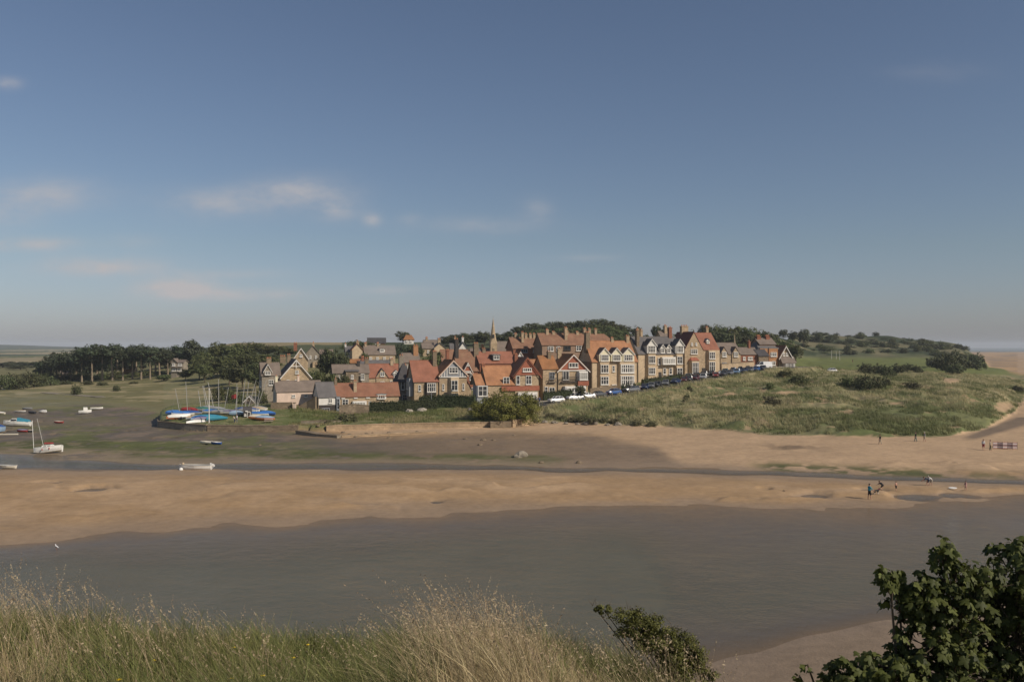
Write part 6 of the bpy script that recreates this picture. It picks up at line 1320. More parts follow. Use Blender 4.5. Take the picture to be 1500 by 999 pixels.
bb.location.z = .72; bb.parent = None; tag(bb, 'round orange-cream buoy resting on the bow of the long white open boat', 'buoy')
bb.location = Vector((XY(268.5, 124.6)[0], 124.6, .86))
b2 = MB().ball((0,0,0), .30, n=12, k=8).build('mooring_buoy', BP['white'], smooth=True); b2.location = Vector((*XY(265.5, 123.9), .12)); tag(b2, 'white round buoy in the water at the bow of the long open boat', 'buoy')
boat('open', 'open_boat', 'pale little boat at the water edge below the sailing boat', 'open boat', None, Vector((*XY(12, 126), -.05)), 4, 2.3, 1.1, .45, 'cream', deck='grey')
boat('open', 'tender', 'red inflatable-like tender aground between cruiser and sailing boat', 'tender', 'tenders on the flats', on_ground(33, 633, 140, 230)+Vector((0,0,.05)), 4, 2.1, 1.2, .42, 'red', cover='purple', covh=.2)
boat('open', 'tender', 'dark tender right against the red one', 'tender', 'tenders on the flats', on_ground(43, 633, 140, 230)+Vector((0,0,.05)), 10, 1.5, .9, .38, 'dark')
boat('open', 'tender', 'little rust red tender alone right of the two masts', 'tender', 'tenders on the flats', on_ground(86, 620, 140, 230)+Vector((0,0,.05)), 5, 2.0, 1.0, .4, 'red', deck='white')
boat('open', 'rowing_boat', 'dark rowing boat beside the top of the leaning mast', 'rowing boat', 'small boats along the marsh edge', on_ground(47, 606, 150, 300)+Vector((0,0,.05)), -14, 2.2, 1.1, .45, 'dark', cover='dark', covh=.1)
boat('open', 'rowing_boat', 'white rowing boat at the marsh edge just right of the mast top', 'rowing boat', 'small boats along the marsh edge', on_ground(64, 605, 150, 300)+Vector((0,0,.05)), 166, 2.1, 1.1, .5, 'white', cover='white', covh=.2)
boat('open', 'rowing_boat', 'long pale rowing boat behind the cruiser bow', 'rowing boat', 'small boats along the marsh edge', on_ground(30, 604, 150, 300)+Vector((0,0,.05)), 170, 3.2, 1.0, .4, 'white', cover='tan', covh=.1)
boat('open', 'rowing_boat', 'grey rowing boat, farthest up the marsh edge', 'rowing boat', 'small boats along the marsh edge', on_ground(41, 600, 150, 300)+Vector((0,0,.05)), 168, 2.8, 1.0, .4, 'grey', cover='grey', covh=.1)
boat('open', 'rowing_boat', 'small pale boat at the picture edge beyond the cruiser', 'rowing boat', 'small boats along the marsh edge', on_ground(1, 607, 150, 300)+Vector((0,0,.05)), 0, 2.2, 1.0, .45, 'cream', cover='white', covh=.15)
boat('open', 'tender', 'white tender side by side with a blue one below the sea wall', 'tender', 'pair of tenders below the sea wall', on_ground(302, 650, 130, 200)+Vector((0,0,.03)), 2, 2.1, 1.1, .38, 'white', deck='cream')
boat('open', 'tender', 'blue inflatable tender beside the white one below the sea wall', 'tender', 'pair of tenders below the sea wall', on_ground(317, 651, 130, 200)+Vector((0,0,.03)), 4, 1.8, 1.2, .42, 'blue', deck='white')
boat('open', 'pontoon_boat', 'pale grey blue boat side cut by the picture edge', 'boat', None, on_ground(-2, 634, 130, 230)+Vector((0,0,.1)), 90, 3.5, 1.3, 1.1, 'paleblue', cover='blue', covh=.5)
o = MB().box(-1.9,1.9,-.12,.12,0,.22).box(-1.8,-1.6,-.16,.16,.221,.34).build('timber_baulk', BP['cream']); o.location = on_ground(12, 637, 130, 230)+Vector((0,0,.05)); o.rotation_euler.z = R(6); tag(o, 'pale timber baulk lying on the mud at the picture edge', 'timber')
sb_.scale = (.72, .8, .95); cc_.scale = (.86, .9, .9); fb_.scale = (.68, .8, .85)
# hut, shed, flagpole, bench
H = House('boat_hut', 'small dark timber hut with white door frame on the dinghy green', 'hut', 363, 611, 183, 18)
H.sunk = 2; H.block(-6, 5.5, 0, 9, 8.5, 5.5, 'x', 'darktimber', 'darkslate', over=.7); H.door(1.6, 3.4, 7.2, y=-.05, m='darktimber')
df = MB().box(-.7,0,-.9,-.05,0,7.8).box(3.4,4.1,-.9,-.05,0,7.8).box(0,3.4,-.9,-.05,7.3,8.2); H.obj(df, 'door_frame', M['white'])
H.win(-3.3, 3.6, 2.6, 3.2, nx=1, y=0); H.box('signboard', -3.4, .2, -1.2, -.05, 8.0, 9.6, 'white'); H.box('step', -1, 7.5, -2.2, -.95, -.9, -.1, 'concrete')
H = House('boat_shed', 'open shed with white V bargeboards behind the dinghies and hut', 'shed', 365, 594, 213, 10)
H.sunk = 1; H.block(-6.5, 6.5, 0, 12, 7, 7, 'y', 'wood', 'slate', over=1.2); H.barge(-6.5, 6.5, 7, 7, y=-1.6, t=1.5, truss=False); H.door(0, 6, 6.5, m='darktimber')
def pole(name, label, cat, loc, h, r=.05, m='white', group=None, knob=True):
    root = empty(name, loc); tag(root, label, cat, group); MB().tube([(0,0,-.2),(0,0,h*.5),(0,0,h)], [r*1.3, r, r*.7], 8).build('pole', M[m], root)
    MB().box(-r*2.2,r*2.2,-r*2.2,r*2.2,-.1,.12).build('base', M['concrete'], root)
    if knob: MB().ball((0,0,h+r), r*1.6).build('finial', M[m], root)
    return root
pole('flagpole', 'tall white bare flagpole beside the overturned white boat', 'flagpole', gp_(306.5, 175), 6.9, .085)
fp = pole('flagpole', 'slim pole flying a small red flag left of the hut', 'flagpole', gp_(347, 189), 7.2, .05, m='alu')
MB().poly([(-.03,0,5.0),(-1.2,.1,4.7),(-1.15,.25,3.9),(-.03,0,4.1),(-.6,-.12,4.9),(-.6,-.05,4.0)], [(0,4,5,3),(4,1,2,5)]).build('flag', BP['red'], fp)
bn = empty('picnic_bench', gp_(394, 176), R(10)); tag(bn, 'weathered pinkish picnic bench on the grass below the pale cottage', 'bench')
MB().box(-.9,.9,-.35,.35,.70,.76).build('table_top', M['pink'], bn)
for s in (-1,1): MB().box(-.9,.9,s*.75-.12,s*.75+.12,.42,.47).build('seat', M['pink'], bn); f = MB(); x = s*.65; f.bar((x,-.2,.7),(x,-.75,0),.07).bar((x,.2,.7),(x,.75,0),.07).bar((x+.04,-.75,.4),(x+.04,.75,.4),.05); f.build('leg', M['wood'], bn)
for (u, D, h, lb) in [(1218,500,9,'left white practice pole'),(1225,500,8,'shorter white pole next to another'),(1230,495,9.5,'tallest pale pole on the golf green')]:
    pole('golf_pole', lb+' standing on the green before the hill' if 'green' not in lb else lb+' before the hill', 'pole', GZ(u, D), h*.55, .09, group='poles on the golf green')
gs = pole('street_lamp', 'thin lamp post in the sea front lawn between the hedges', 'street lamp', GZ(632, 200), 5.5, .05, m='greypaint', knob=False); MB().bar((0,0,5.5),(.5,0,5.55),.09).build('lamp_head', M['greypaint'], gs)
pole('marker_post', 'dark marker post standing at the wall top below the long hedge', 'post', GZ(577, 176.6), 1.6, .07, m='wood', knob=False)
pole('marker_post', 'white post on the grass between the huge bush and the white car', 'post', GZ(790, 198), 1.0, .09, m='white', knob=False)
ch = empty('clothes_posts', GZ(392, 206)); ch.name = 'wooden_fence'; tag(ch, 'low timber fence behind the royal blue dinghies by the cottage', 'fence')
f = MB()
for i in range(7): MB().box(-4+i*1.3-.05,-4+i*1.3+.05,-.05,.05,-.2,1.2).build('post', M['wood'], ch)
for z in (.5,.95): MB().box(-4.1,3.9,-.09,-.051,z,z+.14).build('rail', M['wood'], ch)
# ---------------------------------------------------------------- people, dog, gull
def skin_mesh(name, V, E, Rr, m, parent, sub=1, root=0):
    me = bpy.data.meshes.new(name); me.from_pydata([tuple(v) for v in V], E, []); me.update()
    o = bpy.data.objects.new(name, me); COL.objects.link(o)
    o.modifiers.new('skin', 'SKIN'); sv = me.skin_vertices[0].data if me.skin_vertices else None
    if sv is None:
        bpy.context.view_layer.update()
    sv = me.skin_vertices[0].data
    for i, r_ in enumerate(Rr): sv[i].radius = (r_, r_) if not isinstance(r_, tuple) else r_; sv[i].use_root = (i == root)
    s = o.modifiers.new('sub', 'SUBSURF'); s.levels = sub; s.render_levels = sub
    dg_ = bpy.context.evaluated_depsgraph_get(); ev = o.evaluated_get(dg_); nm = bpy.data.meshes.new_from_object(ev)
    o.modifiers.clear(); o.data = nm; bpy.data.meshes.remove(me); nm.name = name; nm.materials.clear(); nm.materials.append(m)
    nm.polygons.foreach_set('use_smooth', [True]*len(nm.polygons)); o.parent = parent; return o
CL = {n: mat(n+'_cloth', c, .85, .1, 6) for n, c in dict(turquoise=(.03,.26,.34), black=(.012,.012,.014), navy=(.02,.03,.06), white=(.65,.63,.6), grey=(.18,.18,.19), teal=(.05,.13,.13), red=(.25,.03,.04), olive=(.10,.09,.045),
      pink=(.45,.25,.22), beige=(.36,.31,.23), blue=(.05,.09,.2)).items()}
SKIN = mat('skin', (.46,.26,.18), .6, .08, 5); HAIR = mat('hair', (.05,.03,.02), .8, .2, 8); HAIRG = mat('grey_hair', (.35,.33,.3), .8)
def person(label, loc, face, Ht=1.75, bend=0, knee=0, stride=.12, arms=((.1,.1),(.1,.1)), top='grey', bottom='navy', shorts=False, bare=False, hair=None, group=None):
    """face: heading in degrees the person looks along (0 = away, 180 = towards the camera); arms: (forward, out) swing of each arm in radians"""
    k = Ht/1.75; root = empty('person', loc, R(face)); tag(root, label, 'person', group)
    V = []; E = []; Rr = []; bone = {}
    def add(p, r_, par=None):
        V.append(Vector(p)*k); Rr.append(r_*k); i = len(V)-1
        if par is not None: E.append((par, i))
        return i
    b = R(bend); hipz = .93-knee*.28; hy = -.18*math.sin(b)-knee*.05
    up = Vector((0, math.sin(b), math.cos(b))); fwd = Vector((0, math.cos(b), -math.sin(b))); pel = Vector((0, hy, hipz))
    P0 = add(pel, .135); S1 = add(pel+up*.22, .12, P0); S2 = add(pel+up*.42, .145, S1); NK = add(pel+up*.57, .055, S2); hb = up.lerp(Vector((0,.5,.85)), .35).normalized()
    h0 = pel+up*.57+hb*.08; HD = add(h0+hb*.04, .09, NK); HT = add(h0+hb*.14, .092, HD); hd_c = h0+hb*.10; NS = add(hd_c+Vector((0,.115,-.01)), .018, HD)
    segs = {'torso': [(P0,S1),(S1,S2)], 'arm': [], 'leg': [], 'thigh': []}
    for s, (af, ao) in ((-1, arms[0]), (1, arms[1])):
        sh = pel+up*.47+Vector((s*.18,0,0)); A = add(sh, .062, S2); d = (Vector((s*math.sin(ao), math.sin(af), -math.cos(af)*math.cos(ao)))).normalized()
        d2 = (d+Vector((0,.25,.05))).normalized(); el = sh+d*.29; wr_ = el+d2*.25; B = add(el, .042, A); Cw = add(wr_, .028, B); pm = wr_+d2*.06; Pm = add(pm, (.034), Cw); segs['arm'].append((A, B))
        for fi in range(4):
            fx = Vector((0, (fi-1.5)*.020, 0)); a1 = add(pm+d2*.035+fx, .010, Pm); L = (.05,.06,.057,.045)[fi]; a2 = add(pm+d2*(.035+L*.6)+fx+Vector((-s*.006,0,0)), .009, a1); add(pm+d2*(.035+L)+fx+Vector((-s*.018,0,0)), .008, a2)
        th = add(pm+Vector((0,.036,.01))-d2*.01, .011, Pm); add(pm+Vector((0,.055,.0))+d2*.025, .009, th)
    for s in (-1, 1):
        hp = pel+Vector((s*.09,0,-.04)); A = add(hp, .095, P0); fy = s*stride; ky = hy+.5*(fy-hy)+.03+knee*.30; ft = Vector((s*.10, fy, .05)); kn = Vector((s*.10, ky, hipz*.53+.02))
        B = add(kn, .058, A); mid = add(kn.lerp(ft, .35)+Vector((0,-.015,0)), .055, B); An = add(ft+Vector((0,0,.04)), .036, mid); He = add(ft+Vector((0,.06,-.015)), .035, An); add(ft+Vector((0,.17,-.028)), .028, He)
        segs['leg'] += [(A, B), (B, mid), (mid, An)]; segs['thigh'] += [(A, B)]
    body = skin_mesh('body', V, E, Rr, SKIN, root)
    me = body.data; Vv = np.array([v.co[:] for v in me.vertices]); N = np.array([v.normal[:] for v in me.vertices]); V_ = np.array([v[:] for v in V])
    cen = np.array([p.center[:] for p in me.polygons])
    def near(sl, q):
        best = np.full(len(q), 9.); tpar = np.zeros(len(q))
        for a, c in sl:
            A, B = V_[a], V_[c]; d = B-A; t = np.clip(((q-A)@d)/(d@d), 0, 1); ds = np.linalg.norm(q-(A+t[:, None]*d), axis=1); m = ds < best; best = np.where(m, ds, best); tpar = np.where(m, t, tpar)
        return best, tpar
    allsegs = [tuple(e) for e in E]; dall, _ = near(allsegs, cen)
    def garment(nm, sl, infl, mt, cond=None):
        ds, t = near(sl, cen); sel = (ds <= dall+.035*k)
        if cond is not None: sel &= cond
        fs = [me.polygons[i].vertices[:] for i in np.nonzero(sel)[0]]
        if not fs: return
        ids = sorted({v for f in fs for v in f}); mp = {v: i for i, v in enumerate(ids)}; pts = Vv[ids]+N[ids]*infl
        mb = MB().poly([tuple(p) for p in pts], [tuple(mp[v] for v in f) for f in fs]); mb.build(nm, mt, root, smooth=True)
    zu = (cen-np.array(pel*k))@np.array(up)
    if not bare: garment('shirt', segs['torso']+segs['arm'], .014*k, CL[top], (zu < .56*k) & (zu > -.02*k))
    hh = hipz*k
    if shorts: garment('shorts', segs['thigh']+[(P0, S1)], .02*k, CL[bottom], (zu < .06*k) & (cen[:, 2] > hh*.5))
    else: garment('trousers', segs['leg']+[(P0, S1)], .016*k, CL[bottom], (zu < .05*k) & (cen[:, 2] > .10*k))
    hc = hd_c*k; hr = MB().ball((hc.x, hc.y-.018*k, hc.z+.028*k), .105*k, .112*k, .108*k, 12, 8); hr.f = [f for f in hr.f]; 
    hr.v = [(x, min(y, hc.y+.055*k) if z < hc.z+.06*k else y, z) for x, y, z in hr.v]; hr.build('hair', hair or HAIR, root, smooth=True)
    for s in (-1, 1):
        MB().ball((hc.x+s*.034*k, hc.y+.083*k, hc.z+.0*k), .012*k, n=6, k=4).build('eye', HAIR, root); MB().ball((hc.x+s*.098*k, hc.y, hc.z-.005*k), .014*k, .022*k, .03*k, 6, 5).build('ear', SKIN, root)
    return root
def at(u, y, lo=80, hi=320): return on_ground(u, y, lo, hi)
person('person in turquoise top and black shorts standing at the river edge holding a dog lead', at(1273, 731)+Vector((0,0,.0)), -75, 1.78, top='turquoise', bottom='black', shorts=True, arms=((.2,.1),(.7,.15)))
person('person in black bending forward on the sand behind the person in turquoise', at(1291, 718), 20, 1.5, bend=62, knee=.5, top='black', bottom='black', shorts=True, arms=((.9,.1),(.9,.1)))
person('child with bare chest and dark shorts walking over the wet sand', at(1312, 719), 200, 1.15, top='beige', bottom='black', shorts=True, bare=True, arms=((.3,.3),(-.1,.4)))
person('person in navy top stooping over the wet sand', at(1358, 711), 70, 1.6, bend=72, knee=.3, top='navy', bottom='navy', shorts=True, arms=((.8,.1),(.8,.1)))
person('person in white top stooping close behind the one in navy', at(1363, 711), 80, 1.5, bend=50, knee=.2, top='white', bottom='beige', shorts=True, arms=((.5,.1),(.5,.1)), hair=HAIRG)
person('small pale child in pink standing by the white bodyboard', at(1414, 718), 100, 1.15, top='pink', bottom='pink', shorts=True, arms=((.4,.2),(.2,.2)))
person('walker in black top and pale trousers alone on the upper beach with dark bag', at(1289, 651), 90, 1.7, top='black', bottom='beige', stride=.22)
person('walker in dark green top and teal trousers at the dune foot', at(1341, 647), 80, 1.68, top='black', bottom='teal', stride=.18)
person('walker in grey behind the one in teal trousers', at(1354, 647), 80, 1.7, top='grey', bottom='beige', stride=.15, shorts=True, hair=HAIRG)
person('person in white top and dark red shorts beside the striped windbreak', at(1440, 659), 150, 1.72, top='white', bottom='red', shorts=True, hair=HAIR)
person('person in olive clothes standing nearest to the striped windbreak', at(1450, 660), -120, 1.72, top='beige', bottom='olive')
person('person in white standing on the dinghy green by the hut', on_ground(347, 619, 165, 260), 150, 1.7, top='white', bottom='grey')
person('person in pale top bending beside the other on the dinghy green', on_ground(343.5, 619.5, 165, 260), 60, 1.6, bend=35, top='beige', bottom='navy')
person('person in dark clothes walking on the road below the red gable', GZ(786, 203), 180, 1.75, top='grey', bottom='black')
person('person in blue with the dark walker on the road below the red gable', GZ(790, 203.5), 175, 1.7, top='blue', bottom='navy')
person('tiny golfer in dark clothes on the green before the hill', GZ(1249, 470), 90, 1.78, top='black', bottom='red')
# dog on its lead
def dog(loc, face):
    root = empty('dog', loc, R(face)); tag(root, 'black and white dog on a lead beside the person in turquoise', 'dog')
    V = []; E = []; Q = []
    def add(p, r_, par=None):
        V.append(Vector(p)); Q.append(r_); i = len(V)-1
        if par is not None: E.append((par, i))
        return i
    a = add((0,-.25,.46), .10); b = add((0,0,.46), .095, a); c = add((0,.22,.47), .13, b); n = add((0,.36,.58), .075, c); h = add((0,.43,.66), .075, n); mz = add((0,.55,.63), .04, h); add((0,.60,.62), .028, mz)
    for s in (-1, 1): add((s*.05,.41,.75), .018, h)
    t1 = add((0,-.38,.48), .035, a); t2 = add((0,-.50,.55), .03, t1); add((0,-.58,.66), .018, t2)
    for s in (-1, 1):
        sh = add((s*.08,.22,.38), .06, c); e = add((s*.085,.18,.24), .036, sh); w = add((s*.085,.21,.10), .024, e); add((s*.085,.25,.025), .025, w)
        th = add((s*.08,-.22,.36), .07, a); kn = add((s*.09,-.14,.27), .045, th); hk = add((s*.09,-.30,.15), .024, kn); pw = add((s*.09,-.27,.03), .022, hk); add((s*.09,-.22,.022), .022, pw)
    skin_mesh('body', V, E, Q, BLACKWHITE, root)
    MB().tube([(0,.36,.64),(0,.30,.56)], [.085,.09], 10).build('collar', CL['red'], root)
    l = MB().tube([(0,.33,.66),(.3,.1,.75),(.7,-.15,1.0)], .008, 4); l.build('lead', CL['black'], root)
def bwmat():
    t = NT('black_and_white_coat'); n = t.noise(3.2, t.obj(), 2); g = t.math('GREATER_THAN', n, .56); t.l(t.mix(g, (.015,.014,.013), (.6,.57,.52)), t.b.inputs['Base Color']); t.b.inputs['Roughness'].default_value = .8; return t.m
BLACKWHITE = bwmat(); p = at(1283, 724); dog(p, -80)
# gull standing at the edge of the river shallows
p = Vector((*XY(84, 75.5), -.02)); rt_ = empty('gull', p, R(60)); tag(rt_, 'white gull standing in the shallows close to the grassy bank', 'gull')
V = [(0,-.05,.30),(0,.07,.33),(0,.15,.42),(0,.19,.50),(0,.215,.51),(0,.28,.495),(0,-.20,.27),(0,-.33,.27)]
skin_mesh('body', V, [(0,1),(1,2),(2,3),(3,4),(4,5),(0,6),(6,7)], [.085,.085,.045,.045,.03,.010,.05,.018], CL['white'], rt_)
for s in (-1, 1):
    MB().poly([(s*.075,.08,.36),(s*.095,-.08,.34),(s*.05,-.42,.28),(s*.085,.05,.27)], [(0,1,2,3)]).poly([(s*.085,.08,.36),(s*.105,-.08,.34),(s*.06,-.42,.285),(s*.095,.05,.27)], [(3,2,1,0)]).build('wing', CL['grey'], rt_)
    MB().tube([(s*.035,0,.24),(s*.035,.01,.10),(s*.035,0,-.05)], .009, 5).build('leg', BP['orange'], rt_)
# beach things
wb = empty('windbreak', at(1471, 658), R(-18)); tag(wb, 'striped cloth windbreak staked in the sand beside two standing people', 'windbreak')
cols = ['pink','white','pink','grey','pink','white','pink']
for i in range(5):
    x0 = -1.7+i*.72; mb = MB()
    for j, c in enumerate(cols): z0 = .12+j*.15; mb.poly([(x0,.02*math.sin(i*2)+.12*(i%2),z0),(x0+.72,.12*((i+1)%2),z0),(x0+.72,.12*((i+1)%2),z0+.15),(x0,.02*math.sin(i*2)+.12*(i%2),z0+.15)], [(0,1,2,3)], CL[c])
    mb.build('cloth_panel', None, wb)
for i in range(6): x0 = -1.7+i*.72; MB().tube([(x0,.12*(i%2),-.2),(x0,.12*(i%2),1.3)], .02, 6).build('stake', M['wood'], wb)
def bag(name, label, loc, s, c, g):
    mb = MB().ball((0,0,0), .38*s, .24*s, .22*s, 10, 7); r_ = random.Random(int(s*100)); mb.v = [(x*(1+r_.uniform(-.1,.1)), y, max(z, -.14*s)) for x, y, z in mb.v]; root = empty(name, loc+Vector((0,0,.14*s))); tag(root, label, 'bag', g)
    mb.build('bag_body', CL[c], root, smooth=True); MB().tube([(-.2*s,0,.15*s),(0,0,.42*s),(.2*s,0,.15*s)], .02*s, 6).build('strap', CL[c], root)
bag('beach_bag', 'black beach bag heaped in front of the windbreak', at(1465, 656), 1.6, 'black', 'bags by the windbreak'); bag('beach_bag', 'bigger dark beach bag at the middle of the windbreak', at(1471, 657), 1.9, 'navy', 'bags by the windbreak')
bag('beach_bag', 'small red bag near the left end of the windbreak', at(1456.5, 655), .9, 'red', 'bags by the windbreak')
bd = MB(); n_ = 14; pts = [(.55*math.cos(2*math.pi*i/n_), .27*math.sin(2*math.pi*i/n_)*(1 if math.cos(2*math.pi*i/n_) < .5 else .8)) for i in range(n_)]
bd.poly([(x,y,.0) for x,y in pts]+[(x,y,.06) for x,y in pts], [tuple(reversed(range(n_))), tuple(range(n_,2*n_))]+[(i,(i+1)%n_,n_+(i+1)%n_,n_+i) for i in range(n_)])
o = bd.build('bodyboard', BP['white']); o.location = at(1395, 716)+Vector((0,0,.10)); o.rotation_euler = (R(12), 0, R(5)); tag(o, 'white bodyboard lying on wet sand between stooping people and child', 'bodyboard')
# ---------------------------------------------------------------- the near grassy bank
r = np.random.default_rng(5)
def hmix(u): return np.interp(u, [-200,0,60,130,200,300,420,520,580,620,700,780,830,880,940,980,1010,1060,1120,1250], [.48,.44,.38,.32,.30,.28,.24,.26,.32,.42,.46,.38,.31,.27,.31,.31,.27,.28,.26,.22])
def straw_mix(u): return np.interp(u, [-200,0,100,170,260,380,480,600,640,780,850,930,1000,1100], [.70,.70,.62,.42,.60,.46,.32,.40,.62,.74,.68,.72,.72,.7])
n = 88000; D = 2.7+(r.random(n)**.75)*6.0; u = -90+r.random(n)*1190; X = (u-750)*D/F
cl = fbm(X*2.6, D*2.6, 101, 3); keep = (cl > .33) & ((u < 1010) | (r.random(n) < .4)) & (D < np.interp(u, [-90,900,1010,1100], [8.7,8.4,7.5,7])); X, D, u, cl = X[keep], D[keep], u[keep], cl[keep]; n = len(X)
tz = terrain(X, D); pn = fbm(X*1.1, D*1.1, 103, 3); st = (r.random(n) < straw_mix(u)*(.45+1.0*sst(pn, .35, .65)))
g1 = np.array([.11,.135,.035]); g2 = np.array([.22,.21,.075]); s1 = np.array([.52,.43,.235]); s2 = np.array([.31,.225,.12]); q = r.random(n)[:, None]; dk = (1-.45*sst(fbm(X*1.7, D*1.7, 119, 3), .52, .66))[:, None]*np.where((u > 560) & (u < 720) & (D < 5.6), .7, 1.0)[:, None]
col = np.where(st[:, None], s1*q+s2*(1-q), (g1*q+g2*(1-q))*dk)*(.7+.6*r.random(n))[:, None]
tuft = fbm(X*4.5, D*4.5, 107, 3); h = np.where(st, hmix(u)*(.22+.70*r.random(n)**1.3), .08+.20*r.random(n)+hmix(u)*.28)*(.35+1.25*tuft)
la = (fbm(X*3.1, D*3.1, 111, 3)-.62)*2.6; lb2 = (fbm(X*3.1, D*3.1, 113, 3)-.5)*2.2; wild = (r.random(n) < .16)*r.normal(size=n)*.75; lean = np.stack([(la*.75+r.normal(size=n)*.36+wild)*h*np.where(st, 1.0, .8), (lb2*.5+r.normal(size=n)*.3)*h, np.zeros(n)], 1)
V, Fc, cc = blades(np.stack([X, D, tz-.02], 1), h, np.where(st, .0045, .0065)*(.5+1.3*r.random(n)**1.5), lean, r, col, segs=4)
o = np_mesh('bank_top_grass', V, Fc, M['grass'], attrs={'Col': cc}); tag(o, 'long straw and green grass of the near bank', kind='stuff')
# taller flowering stalks with feathery seed heads
n = 1900; pr = np.array([1.0 if (a < 130) else (2.2 if 600 < a < 800 else (.9 if 930 < a < 1000 else .6)) for a in np.linspace(-90, 1180, 128)]); pk = r.choice(128, size=n, p=pr/pr.sum())
u = np.linspace(-90, 1180, 128)[pk]+r.random(n)*10; D = 4.2+r.random(n)*3.8; X = (u-750)*D/F; tz = terrain(X, D)
hh = np.interp(u, [-90,40,130,300,500,620,660,780,850,960,1050,1180], [.72,.72,.60,.47,.40,.52,.68,.56,.44,.54,.78,.92])*(.55+.60*r.random(n)); ln = np.stack([(-.26+r.normal(size=n)*.24)*hh, r.normal(size=n)*.12*hh, np.zeros(n)], 1)
P0 = np.stack([X, D, tz-.02], 1); q = r.random(n)[:, None]; col = (np.array([.50,.40,.25])*q+np.array([.33,.235,.145])*(1-q))
V, Fc, cc = blades(P0, hh, np.full(n, .0035), ln, r, col, segs=6)
hv, hf, hc_ = [], [], []
k = 10; f = np.linspace(.80, 1.0, k)
for j in range(k):
    c = P0+ln*(f[j]**1.8)+np.stack([np.zeros(n), np.zeros(n), hh*f[j]*(1-.12*f[j])], 1); sel = r.random(n) < .7; m = sel.sum()
    vv, ff = leaf_quads(c[sel]+r.normal(size=(m, 3))*.003, np.array([0, -.6, .3]),   .016*(1.2-.6*abs(f[j]-.88)*5), r, aspect=.5); hv.append(vv); hf.append(ff); hc_.append(np.repeat(col[sel]*1.05, 4, 0))
off = len(V); Vs = [V]; Fs = [Fc]; Cs = [cc]
for a, b, c in zip(hv, hf, hc_): Vs.append(a); Fs.append(b+off); Cs.append(c); off += len(a)
o = np_mesh('seeding_grass', np.concatenate(Vs), np.concatenate(Fs), M['grass'], attrs={'Col': np.concatenate(Cs)}); tag(o, 'tall pale flowering grass stalks with feathery seed heads', kind='stuff')
# dark weedy stems and yellow flowers
M['petal'] = mat('yellow_petals', (.75,.52,.02), .6, .1, 20); M['stem'] = mat('green_stem', (.07,.10,.03), .7)
FL = [(227,966,5.0,'large yellow flower head low in the grass, biggest of all'),(176,994,4.2,'yellow flower nearest the bottom edge on the left'),(452,943,6.2,'yellow flower on the dark weedy stem at the crest'),(431,962,5.6,'small yellow flower just below the dark weedy stem'),
      (344,947,6.0,'faint yellow flower in the grass crest left of the weedy stem'),(386,988,4.6,'little yellow flower at the bottom between two brown tufts'),(340,992,4.6,'pale yellow flower close beside the bottom one')]
for (fu, fy, fD, lb) in FL:
    p = P(fu, fy, fD); zt = Z(p.x, p.y); root = empty('yellow_flower', (p.x, p.y, zt)); tag(root, lb, 'flower', 'yellow flowers in the bank grass'); hgt = max(.06, p.z-zt)
    MB().tube([(0,0,-.02),(.01,0,hgt*.5),(0,0,hgt)], .0025, 5).build('stem', M['stem'], root); pt = MB(); s = .011
    for i in range(11):
        a = i*2*math.pi/11; d = Vector((math.cos(a), math.sin(a)*.8, .15)); w = Vector((-math.sin(a), math.cos(a), 0)); c = Vector((0,-.002,hgt)); pt.poly([c, c+d*s*.8+w*s*.25, c+d*s*1.5, c+d*s*.8-w*s*.25], [(0,1,2,3)])
    pt.build('petals', M['petal'], root); MB().ball((0,-.002,hgt+.003), .006, .006, .005).build('flower_centre', M['petal'], root)
M['nearleaf'] = leaf_mat('glossy_shrub_leaves', (.036,.047,.016), var=.55, trans=.28, yel=(.095,.100,.024)); M['thorn'] = leaf_mat('thorn_bush_leaves', (.055,.06,.022), trans=.2, yel=(.11,.095,.025))
def lobes_px(lst, D, depth=1.0):
    out = []
    for l in lst: u, y, ru, ry = l[:4]; d = D+(l[4] if len(l) > 4 else 0); c = P(u, y, d); out.append((c.x, c.y, c.z, ru*d/F, max(ru, ry)*d/F*.8*depth, ry*d/F))
    return out
# wind-bent thorn bush
D0 = 7.4; root = empty('thorn_bush', GZ(1000, D0)); tag(root, 'wind-bent thorny bush reaching left over the bank, yellowish tips', 'bush'); O = np.array(root.location)
lb = lobes_px([(876,889,14,5),(890,893,20,7),(908,897,24,9),(925,902,26,10),(942,910,28,13),(960,920,28,15),(925,925,30,8),(950,938,32,12),(978,955,32,18),(1018,968,22,20),(1034,988,18,14),(985,935,30,18),(1008,955,24,24),(935,932,20,8),(965,945,26,14),(1000,975,32,26),(985,1000,44,30)], D0)
p, out = crown_points(lb, 26000, r, clump=.24, nclump=320, shell=.2); V, Fc = leaf_quads(p-O, out, .019, r); np_mesh('foliage', V, Fc, M['thorn'], root)
br = MB(); base = Vector((0,0,-.3))
for i in range(16):
    l = lb[i % len(lb)]; e = Vector((l[0], l[1], l[2]))-Vector(O)+Vector((r.normal()*.05, r.normal()*.05, r.normal()*.03)); mid = base.lerp(e, .5)+Vector((.10,0,-.02)); br.tube([base+Vector((r.normal()*.08, r.normal()*.05, 0)), mid, e], [.014,.008,.003], 5)
sp_ = MB()
for i in range(60):
    l = lb[int(r.integers(0, len(lb)))]; c = Vector((l[0]+r.normal()*l[3]*.6, l[1], l[2]+l[5]*.5))-Vector(O); br.tube([c, c+Vector((-.02+r.normal()*.04, r.normal()*.03, .05+.05*r.random()))], [.0025,.001], 4)
br.build('branches', M['trunk'], root)
